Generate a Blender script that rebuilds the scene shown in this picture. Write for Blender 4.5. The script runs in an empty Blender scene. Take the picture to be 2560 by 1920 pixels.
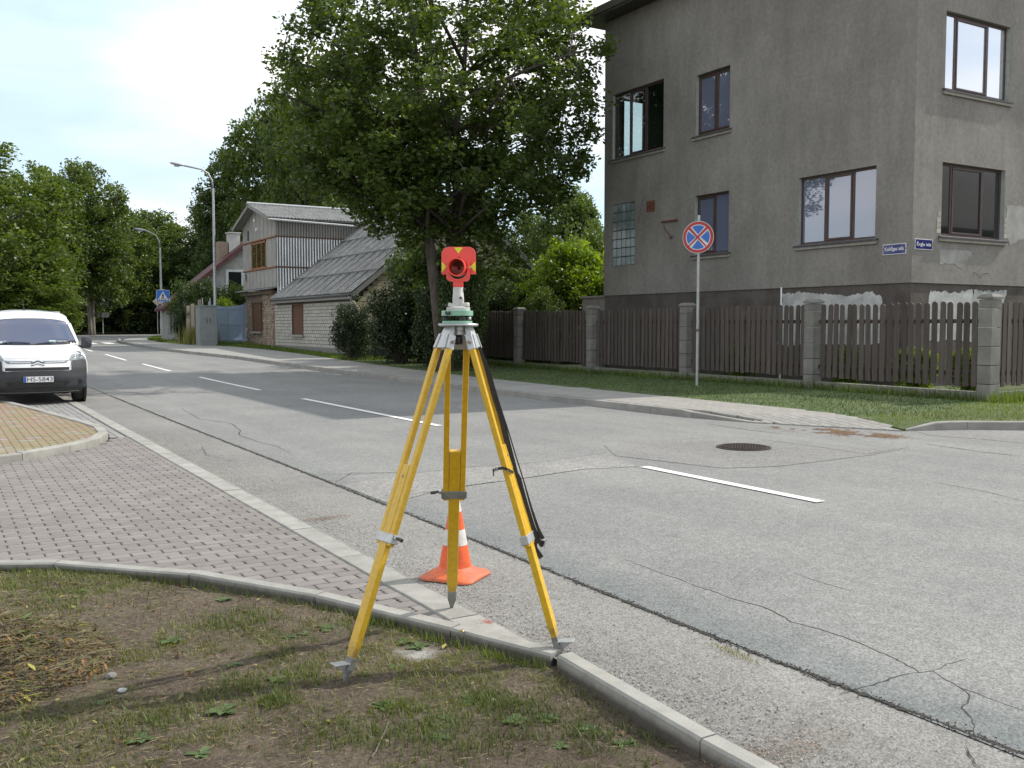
import bpy, bmesh, math, random
import numpy as np
from mathutils import Vector, Matrix
from mathutils.geometry import tessellate_polygon
R = math.radians
scene = bpy.context.scene
COL = scene.collection
rnd = random.Random(7)
npr = np.random.default_rng(11)

# ------------------------------------------------------------------ camera
CAMH = 1.55
cam_d = bpy.data.cameras.new("camera")
cam_o = bpy.data.objects.new("camera", cam_d)
COL.objects.link(cam_o)
cam_o.location = (0, 0, CAMH)
PITCH, YAW, FPX = R(3.53), R(31.09), 2400.0
cam_o.rotation_euler = (R(90) - PITCH, 0, -YAW)
cam_d.sensor_width = 36.0
cam_d.lens = 36.0 * FPX / 2560.0
cam_d.clip_start, cam_d.clip_end = 0.05, 2000
scene.camera = cam_o

# ------------------------------------------------------------------ light
SUN_EL = math.atan2(1.0, 1.108)
SUN_AZ = math.atan2(1.1, -0.13)            # from +Y towards +X
world = bpy.data.worlds.new("World")
scene.world = world
world.use_nodes = True
wt = world.node_tree
for n in list(wt.nodes): wt.nodes.remove(n)
wo = wt.nodes.new("ShaderNodeOutputWorld")
bg = wt.nodes.new("ShaderNodeBackground")
sky = wt.nodes.new("ShaderNodeTexSky")
sky.sky_type = 'NISHITA'; sky.sun_disc = False
sky.sun_elevation = SUN_EL; sky.sun_rotation = SUN_AZ
sky.air_density = 1.0; sky.dust_density = 0.6; sky.ozone_density = 1.2
tc = wt.nodes.new("ShaderNodeTexCoord")
mp = wt.nodes.new("ShaderNodeMapping"); mp.inputs['Scale'].default_value = (1.0, 1.0, 3.2)
mp.inputs['Location'].default_value = (2.4, 6.1, 3.0)
no = wt.nodes.new("ShaderNodeTexNoise"); no.inputs['Scale'].default_value = 2.1
no.inputs['Detail'].default_value = 7; no.inputs['Roughness'].default_value = .52; no.inputs['Distortion'].default_value = .35
cr = wt.nodes.new("ShaderNodeValToRGB")
cr.color_ramp.elements[0].position = .36; cr.color_ramp.elements[0].color = (.60, .60, .60, 1)
cr.color_ramp.elements[1].position = .56; cr.color_ramp.elements[1].color = (.97, .97, .97, 1)
no2 = wt.nodes.new("ShaderNodeTexNoise"); no2.inputs['Scale'].default_value = 1.3
no2.inputs['Detail'].default_value = 4
cc = wt.nodes.new("ShaderNodeValToRGB")
cc.color_ramp.elements[0].position = .40; cc.color_ramp.elements[0].color = (6.3, 7.9, 9.2, 1)
cc.color_ramp.elements[1].position = .56; cc.color_ramp.elements[1].color = (11.6, 11.4, 11.3, 1)
mx = wt.nodes.new("ShaderNodeMix"); mx.data_type = 'RGBA'
wt.links.new(tc.outputs['Generated'], mp.inputs[0])
wt.links.new(mp.outputs[0], no.inputs['Vector']); wt.links.new(mp.outputs[0], no2.inputs['Vector'])
wt.links.new(no.outputs['Fac'], cr.inputs[0]); wt.links.new(no2.outputs['Fac'], cc.inputs[0])
wt.links.new(cr.outputs[0], mx.inputs[0])
wt.links.new(sky.outputs[0], mx.inputs[6]); wt.links.new(cc.outputs[0], mx.inputs[7])
wt.links.new(mx.outputs[2], bg.inputs[0])
bg.inputs[1].default_value = 0.115
wt.links.new(bg.outputs[0], wo.inputs[0])

sun_d = bpy.data.lights.new("sun", 'SUN')
sun_d.energy = 4.1; sun_d.angle = R(0.5); sun_d.color = (1.0, 0.955, 0.88)
sun_o = bpy.data.objects.new("sun", sun_d); COL.objects.link(sun_o)
sdir = Vector((1.1, -0.13, 1.0)).normalized()
sun_o.rotation_euler = sdir.to_track_quat('Z', 'Y').to_euler()
sun_o.location = (30, 0, 40)
scene.view_settings.view_transform = 'Standard'
scene.view_settings.look = 'None'
scene.view_settings.gamma = 1.0
scene.view_settings.exposure = 0.24
try: scene.view_settings.use_curve_mapping = False
except Exception: pass

# ------------------------------------------------------------------ helpers
fwd = np.array([math.sin(YAW)*math.cos(PITCH), math.cos(YAW)*math.cos(PITCH), -math.sin(PITCH)])
rgt = np.array([math.cos(YAW), -math.sin(YAW), 0.0]); upv = np.cross(rgt, fwd)
CAMP = np.array([0, 0, CAMH])
def zg(Y):
    t = min(max((Y-22)/53., 0), 1); return .7*t*t*(3-2*t)
def ray(x, y): return fwd*FPX + rgt*(x-1280) + upv*(960-y)
def gp(x, y, z=0.0):
    d = ray(x, y); return CAMP + d*((z-CAMH)/d[2])
def rnear(rx, ry, z): pass

def idm(d, name):
    return d
def finish(o, parent=None, label=None, cat=None, group=None, kind=None):
    COL.objects.link(o)
    if parent is not None:
        o.parent = parent
    if label: o['label'] = label
    if cat: o['category'] = cat
    if group: o['group'] = group
    if kind: o['kind'] = kind
    return o
def thing(name, label, cat, loc=(0,0,0), rz=0, group=None, kind=None):
    o = bpy.data.objects.new(name, None); o.empty_display_size = .2
    o.location = loc; o.rotation_euler = (0, 0, rz)
    return finish(o, None, label, cat, group, kind)
def mkmesh(name, v, f, mat=None, smooth=False):
    me = bpy.data.meshes.new(name)
    me.from_pydata([tuple(p) for p in v], [], f)
    if mat: me.materials.append(mat)
    if smooth:
        me.polygons.foreach_set('use_smooth', [True]*len(me.polygons))
    me.update()
    return me
def npmesh(name, V, F, mat=None, smooth=False):
    """V (n,3); F (m,k) same-size faces"""
    V = np.asarray(V, dtype=np.float32); F = np.asarray(F, dtype=np.int32)
    me = bpy.data.meshes.new(name)
    me.vertices.add(len(V)); me.vertices.foreach_set('co', V.ravel())
    k = F.shape[1]; m = len(F)
    me.loops.add(m*k); me.loops.foreach_set('vertex_index', F.ravel())
    me.polygons.add(m); me.polygons.foreach_set('loop_start', np.arange(0, m*k, k, dtype=np.int32))
    try: me.polygons.foreach_set('loop_total', np.full(m, k, dtype=np.int32))
    except Exception: pass
    if mat: me.materials.append(mat)
    if smooth: me.polygons.foreach_set('use_smooth', np.ones(m, dtype=bool))
    me.update(calc_edges=True)
    return me
def inst_mesh(name, tv, tf, M3, T, mat, smooth=False):
    """template verts tv (k,3), faces tf (m,q), rotations*scales M3 (N,3,3), translations T (N,3)"""
    tv = np.asarray(tv, float); tf = np.asarray(tf, int)
    V = np.einsum('nij,kj->nki', M3, tv) + T[:, None, :]
    n, k, _ = V.shape
    F = tf[None] + (np.arange(n)*k)[:, None, None]
    return npmesh(name, V.reshape(-1, 3), F.reshape(-1, tf.shape[1]), mat, smooth)
def rotz_batch(a, s=None):
    c, si = np.cos(a), np.sin(a); z = np.zeros_like(c); o = np.ones_like(c)
    M = np.stack([np.stack([c, -si, z], -1), np.stack([si, c, z], -1), np.stack([z, z, o], -1)], -2)
    if s is not None: M = M*np.asarray(s)[:, None, None]
    return M
def randrot(n, g, s):
    q = g.normal(size=(n, 4)); q /= np.linalg.norm(q, axis=1)[:, None]
    w, x, y, z = q.T
    M = np.stack([np.stack([1-2*(y*y+z*z), 2*(x*y-z*w), 2*(x*z+y*w)], -1),
                  np.stack([2*(x*y+z*w), 1-2*(x*x+z*z), 2*(y*z-x*w)], -1),
                  np.stack([2*(x*z-y*w), 2*(y*z+x*w), 1-2*(x*x+y*y)], -1)], -2)
    return M*np.asarray(s)[:, None, None]
def ob(name, me, parent=None, world=False, loc=None, label=None, cat=None, group=None, kind=None):
    o = bpy.data.objects.new(name, me)
    if loc is not None: o.location = loc
    if world and parent is not None:
        o.location = -Vector(parent.location)
    return finish(o, parent, label, cat, group, kind)
def copy_tree(o, parent=None):
    c = o.copy(); COL.objects.link(c)
    if parent is not None: c.parent = parent
    for ch in list(o.children): copy_tree(ch, c)
    return c

class MB:
    def __init__(s): s.v = []; s.f = []
    def add(s, vs, fs):
        b = len(s.v); s.v += [tuple(p) for p in vs]; s.f += [tuple(i+b for i in f) for f in fs]; return s
    def fix(s, bf):
        vol = 0.0
        for f in s.f[bf:]:
            a = s.v[f[0]]
            for i in range(1, len(f)-1):
                b, c = s.v[f[i]], s.v[f[i+1]]
                vol += a[0]*(b[1]*c[2]-b[2]*c[1])+a[1]*(b[2]*c[0]-b[0]*c[2])+a[2]*(b[0]*c[1]-b[1]*c[0])
        if vol < 0: s.f[bf:] = [tuple(reversed(f)) for f in s.f[bf:]]
        return s
    def box(s, x0, x1, y0, y1, z0, z1):
        return s.add([(x0,y0,z0),(x1,y0,z0),(x1,y1,z0),(x0,y1,z0),(x0,y0,z1),(x1,y0,z1),(x1,y1,z1),(x0,y1,z1)],
                     [(0,3,2,1),(4,5,6,7),(0,1,5,4),(1,2,6,5),(2,3,7,6),(3,0,4,7)])
    def obox(s, P, a0, a1, b0, b1, c0, c1):
        """box in a frame function P(a,b,c)->point"""
        q = [P(a,b,c) for c in (c0,c1) for (a,b) in ((a0,b0),(a1,b0),(a1,b1),(a0,b1))]
        return s.hexa(q)
    def hexa(s, q):
        c = [sum(p[i] for p in q)/8 for i in range(3)]; n0 = len(s.f); b0 = len(s.v)
        s.add([(p[0]-c[0],p[1]-c[1],p[2]-c[2]) for p in q], [(0,3,2,1),(4,5,6,7),(0,1,5,4),(1,2,6,5),(2,3,7,6),(3,0,4,7)]); s.fix(n0)
        s.v[b0:] = [tuple(p) for p in q]; return s
    def quad(s, *q): return s.add(q, [tuple(range(len(q)))])
    def prism(s, poly, f0, f1):
        """poly list of 2D; f0,f1 map (x,y)->3D"""
        n = len(poly)
        vs = [f0(*p) for p in poly] + [f1(*p) for p in poly]
        c = [sum(p[i] for p in vs)/len(vs) for i in range(3)]; n0 = len(s.f); b0 = len(s.v)
        s.add([(p[0]-c[0],p[1]-c[1],p[2]-c[2]) for p in vs], [tuple(range(n-1,-1,-1)), tuple(range(n, 2*n))] + [(i,(i+1)%n,(i+1)%n+n,i+n) for i in range(n)]); s.fix(n0)
        s.v[b0:] = [tuple(p) for p in vs]; return s
    def tube(s, pts, rad, n=8, cap=True):
        pts = [Vector(p) for p in pts]
        if not hasattr(rad, '__len__'): rad = [rad]*len(pts)
        b = len(s.v); up = Vector((0,0,1)); last = None
        for i, p in enumerate(pts):
            t = (pts[min(i+1,len(pts)-1)] - pts[max(i-1,0)]).normalized()
            if last is None:
                a = t.orthogonal().normalized()
            else:
                a = (last - t*last.dot(t)).normalized()
            last = a; c = t.cross(a)
            for k in range(n):
                th = 2*math.pi*k/n
                s.v.append(tuple(p + (a*math.cos(th)+c*math.sin(th))*rad[i]))
        for i in range(len(pts)-1):
            for k in range(n):
                s.f.append((b+i*n+k, b+i*n+(k+1)%n, b+(i+1)*n+(k+1)%n, b+(i+1)*n+k))
        if cap:
            s.f.append(tuple(b+k for k in range(n-1,-1,-1)))
            s.f.append(tuple(b+(len(pts)-1)*n+k for k in range(n)))
        return s
    def lathe(s, prof, n=24, P=None, cap=True):
        """prof (r,z); P maps (x,y,z)->point"""
        if P is None: P = lambda x,y,z: (x,y,z)
        b = len(s.v)
        for r, z in prof:
            for k in range(n):
                th = 2*math.pi*k/n; s.v.append(tuple(P(r*math.cos(th), r*math.sin(th), z)))
        for i in range(len(prof)-1):
            for k in range(n):
                s.f.append((b+i*n+k, b+i*n+(k+1)%n, b+(i+1)*n+(k+1)%n, b+(i+1)*n+k))
        if cap:
            s.f.append(tuple(b+k for k in range(n-1,-1,-1)))
            s.f.append(tuple(b+(len(prof)-1)*n+k for k in range(n)))
        return s
    def build(s, name, mat, parent=None, world=False, smooth=False, bevel=0, loc=None, bseg=2, autosmooth=False, **kw):
        me = mkmesh(name, s.v, s.f, mat, smooth)
        if smooth and autosmooth:
            try: me.set_sharp_from_angle(angle=R(35))
            except Exception: pass
        o = ob(name, me, parent, world, loc, **kw)
        if bevel:
            m = o.modifiers.new('bevel', 'BEVEL'); m.width = bevel; m.segments = bseg; m.limit_method = 'ANGLE'
        return o

# ------------------------------------------------------------------ materials
_mc = {}
def nodes_of(name):
    m = bpy.data.materials.new(name); m.use_nodes = True
    nt = m.node_tree; b = nt.nodes['Principled BSDF']
    return m, nt, b
def ramp(nt, a, b, p0=.3, p1=.7):
    r = nt.nodes.new("ShaderNodeValToRGB")
    r.color_ramp.elements[0].position = p0; r.color_ramp.elements[0].color = (*a, 1)
    r.color_ramp.elements[1].position = p1; r.color_ramp.elements[1].color = (*b, 1)
    return r
def noise(nt, vec, scale, detail=4, rough=.55, dist=0):
    n = nt.nodes.new("ShaderNodeTexNoise"); n.inputs['Scale'].default_value = scale
    n.inputs['Detail'].default_value = detail; n.inputs['Roughness'].default_value = rough
    n.inputs['Distortion'].default_value = dist
    nt.links.new(vec, n.inputs['Vector']); return n
def coords(nt, stretch=(1,1,1), rand=False):
    tcn = nt.nodes.new("ShaderNodeTexCoord"); m = nt.nodes.new("ShaderNodeMapping")
    m.inputs['Scale'].default_value = stretch
    nt.links.new(tcn.outputs['Object'], m.inputs[0])
    if rand:
        oi = nt.nodes.new("ShaderNodeObjectInfo"); mm = nt.nodes.new("ShaderNodeMath"); mm.operation = 'MULTIPLY'
        mm.inputs[1].default_value = 37.0
        nt.links.new(oi.outputs['Random'], mm.inputs[0])
        cx_ = nt.nodes.new("ShaderNodeCombineXYZ"); nt.links.new(mm.outputs[0], cx_.inputs[0]); nt.links.new(mm.outputs[0], cx_.inputs[1])
        nt.links.new(cx_.outputs[0], m.inputs['Location'])
    return m.outputs[0]
def mixc(nt, fac, a, b, mode='MIX'):
    m = nt.nodes.new("ShaderNodeMix"); m.data_type = 'RGBA'; m.blend_type = mode
    for s_, v in ((m.inputs[0], fac), (m.inputs[6], a), (m.inputs[7], b)):
        if isinstance(v, (int, float)): s_.default_value = v
        elif isinstance(v, tuple): s_.default_value = (*v, 1) if len(v) == 3 else v
        else: nt.links.new(v, s_)
    return m.outputs[2]
def mathn(nt, op, a, b=0.0, clamp=False):
    m = nt.nodes.new("ShaderNodeMath"); m.operation = op; m.use_clamp = clamp
    for s_, v in ((m.inputs[0], a), (m.inputs[1], b)):
        if isinstance(v, (int, float)): s_.default_value = v
        else: nt.links.new(v, s_)
    return m.outputs[0]
def bumpn(nt, h, strength, dist, b):
    bn = nt.nodes.new("ShaderNodeBump"); bn.inputs['Strength'].default_value = strength; bn.inputs['Distance'].default_value = dist
    nt.links.new(h, bn.inputs['Height']); nt.links.new(bn.outputs[0], b.inputs['Normal']); return bn
def M(name, c1, c2=None, scale=4, rough=.8, metal=0., bump=0., bscale=60, bdist=.01, fine=.0, fscale=120,
      rand=0., island=0., stretch=(1,1,1), detail=5, p=(.35,.65), coat=0., spec=.5):
    if name in _mc: return _mc[name]
    m, nt, b = nodes_of(name)
    b.inputs['Roughness'].default_value = rough; b.inputs['Metallic'].default_value = metal
    b.inputs['Specular IOR Level'].default_value = spec
    if coat: b.inputs['Coat Weight'].default_value = coat; b.inputs['Coat Roughness'].default_value = .08
    if c2 is None: c2 = tuple(x*.82 for x in c1)
    v = coords(nt, stretch, rand > 0)
    n = noise(nt, v, scale, detail)
    r = ramp(nt, c1, c2, *p); nt.links.new(n.outputs['Fac'], r.inputs[0]); c = r.outputs[0]
    if fine:
        n2 = noise(nt, v, fscale, 3, .7)
        r2 = ramp(nt, (1-fine,)*3, (1+fine,)*3, .3, .7); nt.links.new(n2.outputs['Fac'], r2.inputs[0])
        c = mixc(nt, 1.0, c, r2.outputs[0], 'MULTIPLY')
    if rand or island:
        if rand:
            oi = nt.nodes.new("ShaderNodeObjectInfo"); src = oi.outputs['Random']
        else:
            ge = nt.nodes.new("ShaderNodeNewGeometry"); src = ge.outputs['Random Per Island']
        a = rand or island
        r3 = ramp(nt, (1-a,)*3, (1+a,)*3, 0, 1); nt.links.new(src, r3.inputs[0])
        c = mixc(nt, 1.0, c, r3.outputs[0], 'MULTIPLY')
    nt.links.new(c, b.inputs['Base Color'])
    if bump:
        n3 = noise(nt, v, bscale, 4, .6); bumpn(nt, n3.outputs['Fac'], bump, bdist, b)
    _mc[name] = m
    return m
def flat(name, c, rough=.6, metal=0., coat=0.):
    return M(name, c, tuple(x*.88 for x in c), scale=12, rough=rough, metal=metal, coat=coat)
def leafmat(name, c1, c2, trans=.35, rough=.45):
    if name in _mc: return _mc[name]
    m, nt, b = nodes_of(name)
    ge = nt.nodes.new("ShaderNodeNewGeometry")
    r = ramp(nt, c1, c2, 0, 1); nt.links.new(ge.outputs['Random Per Island'], r.inputs[0])
    v = coords(nt); n = noise(nt, v, .55, 3)
    r2 = ramp(nt, (.7,.7,.7), (1.35,1.3,1.1), .35, .65); nt.links.new(n.outputs['Fac'], r2.inputs[0])
    c = mixc(nt, 1.0, r.outputs[0], r2.outputs[0], 'MULTIPLY')
    nt.links.new(c, b.inputs['Base Color']); b.inputs['Roughness'].default_value = rough
    b.inputs['Specular IOR Level'].default_value = .35
    tr = nt.nodes.new("ShaderNodeBsdfTranslucent")
    tcx = mixc(nt, 1.0, c, (1.9, 1.9, .55), 'MULTIPLY'); nt.links.new(tcx, tr.inputs[0])
    ms = nt.nodes.new("ShaderNodeMixShader"); ms.inputs[0].default_value = trans
    nt.links.new(b.outputs[0], ms.inputs[1]); nt.links.new(tr.outputs[0], ms.inputs[2])
    nt.links.new(ms.outputs[0], nt.nodes['Material Output'].inputs[0])
    _mc[name] = m
    return m
def glassmat(name, tint=(.02,.025,.03), refl=.35, trans=0.0):
    if name in _mc: return _mc[name]
    m, nt, b = nodes_of(name)
    b.inputs['Base Color'].default_value = (*tint, 1); b.inputs['Roughness'].default_value = .1
    gl = nt.nodes.new("ShaderNodeBsdfGlossy"); gl.inputs['Roughness'].default_value = .015; gl.inputs[0].default_value = (.93,.95,1,1)
    lw = nt.nodes.new("ShaderNodeLayerWeight"); lw.inputs[0].default_value = .5
    fa = mathn(nt, 'ADD', mathn(nt, 'MULTIPLY', mathn(nt, 'POWER', lw.outputs['Facing'], 4.0), .9), refl, True)
    body = b.outputs[0]
    if trans > 0:
        tp = nt.nodes.new("ShaderNodeBsdfTransparent"); tp.inputs[0].default_value = (.82,.88,.88,1)
        m2 = nt.nodes.new("ShaderNodeMixShader"); m2.inputs[0].default_value = trans
        nt.links.new(b.outputs[0], m2.inputs[1]); nt.links.new(tp.outputs[0], m2.inputs[2]); body = m2.outputs[0]
    ms = nt.nodes.new("ShaderNodeMixShader"); nt.links.new(fa, ms.inputs[0])
    nt.links.new(body, ms.inputs[1]); nt.links.new(gl.outputs[0], ms.inputs[2])
    nt.links.new(ms.outputs[0], nt.nodes['Material Output'].inputs[0])
    _mc[name] = m
    return m

def asphalt(name, c1, c2, speck=.35, sscale=130, seam=False, bump=.5):
    m, nt, b = nodes_of(name)
    v = coords(nt)
    n = noise(nt, v, .55, 6, .6); r = ramp(nt, c1, c2, .36, .66); nt.links.new(n.outputs['Fac'], r.inputs[0])
    c = r.outputs[0]
    if seam:
        sx = nt.nodes.new("ShaderNodeSeparateXYZ"); nt.links.new(v, sx.inputs[0])
        nn = noise(nt, v, 1.7, 4)
        xo = mathn(nt, 'ADD', sx.outputs[0], mathn(nt, 'MULTIPLY', mathn(nt, 'SUBTRACT', nn.outputs['Fac'], .5), .7))
        d = mathn(nt, 'ABSOLUTE', mathn(nt, 'SUBTRACT', xo, 3.36))
        fz = mathn(nt, 'SUBTRACT', 1.0, mathn(nt, 'DIVIDE', d, .42), True)
        fy = mathn(nt, 'SUBTRACT', 1.0, mathn(nt, 'DIVIDE', sx.outputs[1], 14.0), True)
        fz = mathn(nt, 'MULTIPLY', fz, fy, True)
        c = mixc(nt, mathn(nt, 'MULTIPLY', fz, .95, True), c, (.105, .120, .120))
    vo = nt.nodes.new("ShaderNodeTexVoronoi"); vo.inputs['Scale'].default_value = sscale
    nt.links.new(v, vo.inputs['Vector'])
    bw = nt.nodes.new("ShaderNodeRGBToBW"); nt.links.new(vo.outputs['Color'], bw.inputs[0])
    r2 = ramp(nt, (1-speck*.9,)*3, (1+speck*1.25,)*3, .15, .85); nt.links.new(bw.outputs[0], r2.inputs[0])
    c = mixc(nt, 1.0, c, r2.outputs[0], 'MULTIPLY')
    vs_ = nt.nodes.new("ShaderNodeMapping"); vs_.inputs['Scale'].default_value = (1.0, .08, 1.0); nt.links.new(v, vs_.inputs[0])
    n7 = noise(nt, vs_.outputs[0], 1.1, 4, .6); r7 = ramp(nt, (.90,.90,.905), (1.07,1.065,1.055), .35, .65); nt.links.new(n7.outputs['Fac'], r7.inputs[0])
    c = mixc(nt, 1.0, c, r7.outputs[0], 'MULTIPLY')
    n4 = noise(nt, v, 9, 5, .7); r4 = ramp(nt, (.88,.88,.87), (1.1,1.1,1.1), .3, .7); nt.links.new(n4.outputs['Fac'], r4.inputs[0])
    c = mixc(nt, 1.0, c, r4.outputs[0], 'MULTIPLY')
    # sparse dark pits and brownish grime
    n5 = noise(nt, v, 3.1, 8, .75); r5 = ramp(nt, (0,0,0), (1,1,1), .62, .74); nt.links.new(n5.outputs['Fac'], r5.inputs[0])
    c = mixc(nt, mathn(nt, 'MULTIPLY', r5.outputs[0], .5), c, (.10,.085,.068))
    nt.links.new(c, b.inputs['Base Color']); b.inputs['Roughness'].default_value = .82
    b.inputs['Specular IOR Level'].default_value = .35
    nh = noise(nt, v, sscale*.8, 2, .6)
    hh = mathn(nt, 'ADD', mathn(nt, 'MULTIPLY', vo.outputs['Distance'], -.8), nh.outputs['Fac'])
    bumpn(nt, hh, bump, .006, b)
    _mc[name] = m
    return m
# ------------------------------------------------------------------ ground sheets
YS = list(range(22, 80, 2))
def poly_sheet(name, poly, off, mat, parent=None, kind='structure', skirt=0, label=None):
    bm = bmesh.new()
    vs = [bm.verts.new((x, y, 0)) for x, y in poly]
    for t_ in tessellate_polygon([[Vector((x, y, 0)) for x, y in poly]]):
        try: bm.faces.new([vs[i] for i in t_])
        except ValueError: pass
    for Y in YS:
        bmesh.ops.bisect_plane(bm, geom=bm.verts[:]+bm.edges[:]+bm.faces[:], plane_co=(0, Y, 0), plane_no=(0, 1, 0))
    for v in bm.verts: v.co.z = zg(v.co.y) + off
    bm.normal_update()
    for f in bm.faces:
        if f.normal.z < 0: f.normal_flip()
    if skirt:
        r = bmesh.ops.extrude_edge_only(bm, edges=[e for e in bm.edges if e.is_boundary])
        for v in [g_ for g_ in r['geom'] if isinstance(g_, bmesh.types.BMVert)]: v.co.z -= skirt
    me = bpy.data.meshes.new(name); bm.to_mesh(me); bm.free(); me.materials.append(mat)
    return ob(name, me, parent, kind=kind if parent is None else None)
def pip(x, y, poly):
    c = False; n = len(poly); j = n-1
    for i in range(n):
        xi, yi = poly[i]; xj, yj = poly[j]
        if (yi > y) != (yj > y) and x < (xj-xi)*(y-yi)/(yj-yi)+xi: c = not c
        j = i
    return c
def clip_half(poly, p, nrm):
    out = []; n = len(poly)
    for i in range(n):
        a, b = poly[i], poly[(i+1) % n]
        da = (a[0]-p[0])*nrm[0]+(a[1]-p[1])*nrm[1]; db = (b[0]-p[0])*nrm[0]+(b[1]-p[1])*nrm[1]
        if da >= 0: out.append(a)
        if (da >= 0) != (db >= 0):
            t = da/(da-db); out.append((a[0]+(b[0]-a[0])*t, a[1]+(b[1]-a[1])*t))
    return out
def area(poly):
    return abs(sum(poly[i-1][0]*poly[i][1]-poly[i][0]*poly[i-1][1] for i in range(len(poly))))/2
def seg_info(x, y, line):
    best = None
    for a, b in zip(line[:-1], line[1:]):
        dx, dy = b[0]-a[0], b[1]-a[1]; L2 = dx*dx+dy*dy
        t = max(0, min(1, ((x-a[0])*dx+(y-a[1])*dy)/L2)); qx, qy = a[0]+t*dx, a[1]+t*dy
        d = math.hypot(x-qx, y-qy)
        if best is None or d < best[0]:
            L = math.sqrt(L2); best = (d, (qx, qy), (-dy/L, dx/L))
    return best

m_ground = M('ground_earth', (.075,.085,.035), (.12,.10,.065), scale=.8, rough=.95, fine=.3, fscale=30)
m_asph = asphalt('asphalt_road', (.172,.171,.166), (.208,.205,.197), speck=.30, sscale=95, seam=True)
m_asph_sh = asphalt('asphalt_shoulder', (.165,.159,.149), (.212,.204,.191), speck=.30, sscale=105, bump=.55)
m_asph_tr = asphalt('asphalt_trench', (.175,.172,.165), (.232,.224,.212), speck=.38, sscale=85, bump=.6)
m_asph_pt = asphalt('asphalt_patch', (.170,.166,.160), (.205,.20,.192), speck=.35, sscale=90)
m_crack = M('crack_filler', (.018,.017,.015), (.04,.034,.026), scale=30, rough=.95)
m_conc = M('concrete_kerb', (.235,.228,.205), (.31,.30,.272), scale=6, rough=.9, bump=.35, bscale=140, bdist=.004, fine=.16, fscale=160, rand=.07)
m_conc_dark = M('concrete_kerb_far', (.215,.205,.185), (.28,.27,.245), scale=3, rough=.9, bump=.3, bscale=60, fine=.15, rand=.06)
m_white = M('road_paint', (.70,.70,.68), (.55,.55,.53), scale=14, rough=.7, fine=.2, fscale=90, p=(.45,.8))

ground = poly_sheet('ground', [(-260,-60),(300,-60),(300,420),(-260,420)], -.19, m_ground)

# asphalt
ROADX0, SEAM = 2.46, 3.30
far_kerb = [(11.06,10.9),(10.94,11.5),(10.78,12.4),(10.74,18),(10.9,25),(10.8,33),(10.5,39),(9.9,43),(9.35,47),(9.05,52),(9.0,58)]
road_poly = [(SEAM,-8),(62,-8),(62,6.0),(20,7.0),(14.0,8.35),(13.3,8.75),(12.3,9.0),(12.15,9.1),(11.2,10.8)] + [(x+.08,y) for x,y in far_kerb] + \
            [(9.6,62),(11.5,66),(20,70),(60,76),(60,112),(-60,92),(-60,60),(-6,50),(-4,28),(SEAM,28)]
road = poly_sheet('road', road_poly, 0.0, m_asph)
shoulder = poly_sheet('road_shoulder', [(ROADX0-.02,-8),(SEAM+.0,-8),(SEAM+.0,28),(ROADX0-.02,28)], -.004, m_asph_sh)
# trench repair and square repair round the manhole cover
D2S = 1.15732
def gd(x, y, z=0): return tuple(gp(x*D2S, y*D2S, z)[:2])
tr = [gd(762,1082),(3.36,8.45),gd(960,1020),gd(1080,1006),gd(1300,982),gd(1390,1010),gd(1270,1022),gd(1100,1040),gd(940,1066)]
tr = [(3.34,8.75),(3.34,7.6)] + [gd(940,1062),gd(1030,1047),gd(1130,1034),gd(1260,1014),gd(1380,1008)] + [gd(1305,980),gd(1160,1000),gd(1030,1008),gd(900,1022)]
poly_sheet('trench_patch', tr, .004, m_asph_tr, road)
pm = [gd(1240,960),gd(1475,947),gd(1740,960),gd(1945,980),gd(1880,990),gd(1695,1010),gd(1560,1013),gd(1310,982)]
poly_sheet('corner_patch', [gd(1975,931),gd(2080,927),gd(2212,932),gd(2260,950),gd(2212,958),gd(2110,948),gd(2010,941)], .003, m_asph_pt, road)
poly_sheet('manhole_patch', [gd(1305,962),gd(1480,948),gd(1945,972),gd(1870,985),gd(1680,1008),gd(1560,1012),gd(1330,985)], .004, m_asph_pt, road)

# gravelly litter patch colour handled by debris later
def jag(pts, step=.06, amp=.012, seed=0):
    r = random.Random(seed); out = [pts[0]]
    for a, b in zip(pts[:-1], pts[1:]):
        L = math.hypot(b[0]-a[0], b[1]-a[1]); n = max(1, int(L/step))
        nx, ny = -(b[1]-a[1])/L, (b[0]-a[0])/L; w = 0
        for i in range(1, n+1):
            t = i/n; w = w*.6 + r.uniform(-amp, amp); k = w*(1-abs(2*t-1)**4)
            out.append((a[0]+(b[0]-a[0])*t+nx*k, a[1]+(b[1]-a[1])*t+ny*k))
    return out
def ribbon(pts, wfun, z=.006, seed=0):
    r = random.Random(seed); mb = MB(); L = []; Rr = []
    for i, p in enumerate(pts):
        a = pts[max(i-1,0)]; b = pts[min(i+1,len(pts)-1)]
        dx, dy = b[0]-a[0], b[1]-a[1]; l = math.hypot(dx, dy) or 1
        nx, ny = -dy/l, dx/l; w = wfun(i/(len(pts)-1))*r.uniform(.5,1.4)/2
        zz = zg(p[1])+z
        L.append((p[0]+nx*w, p[1]+ny*w, zz)); Rr.append((p[0]-nx*w, p[1]-ny*w, zz))
    n = len(pts); mb.add(L+Rr, [(n+i, n+i+1, i+1, i) for i in range(n-1)])
    return mb
def crack(pts, w, seed, step=.03, amp=.008, par=None):
    zc_ = .0055 if seed >= 12 else .0012
    ribbon(jag(pts, step, amp, seed), lambda t: w*(.35+.65*math.sin(math.pi*min(max(t,.04),.96))), zc_, seed).build('crack', m_crack, par or road)
def zc(o, s, q): return [tuple(gp(o[0]+x/s, o[1]+y/s)[:2]) for x, y in q]
_sl = [(SEAM,.3),(SEAM+.03,2.0),(SEAM-.02,3.4),(SEAM,5.6),(SEAM+.01,9.2),(SEAM-.02,16),(SEAM,25.5)]
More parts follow.
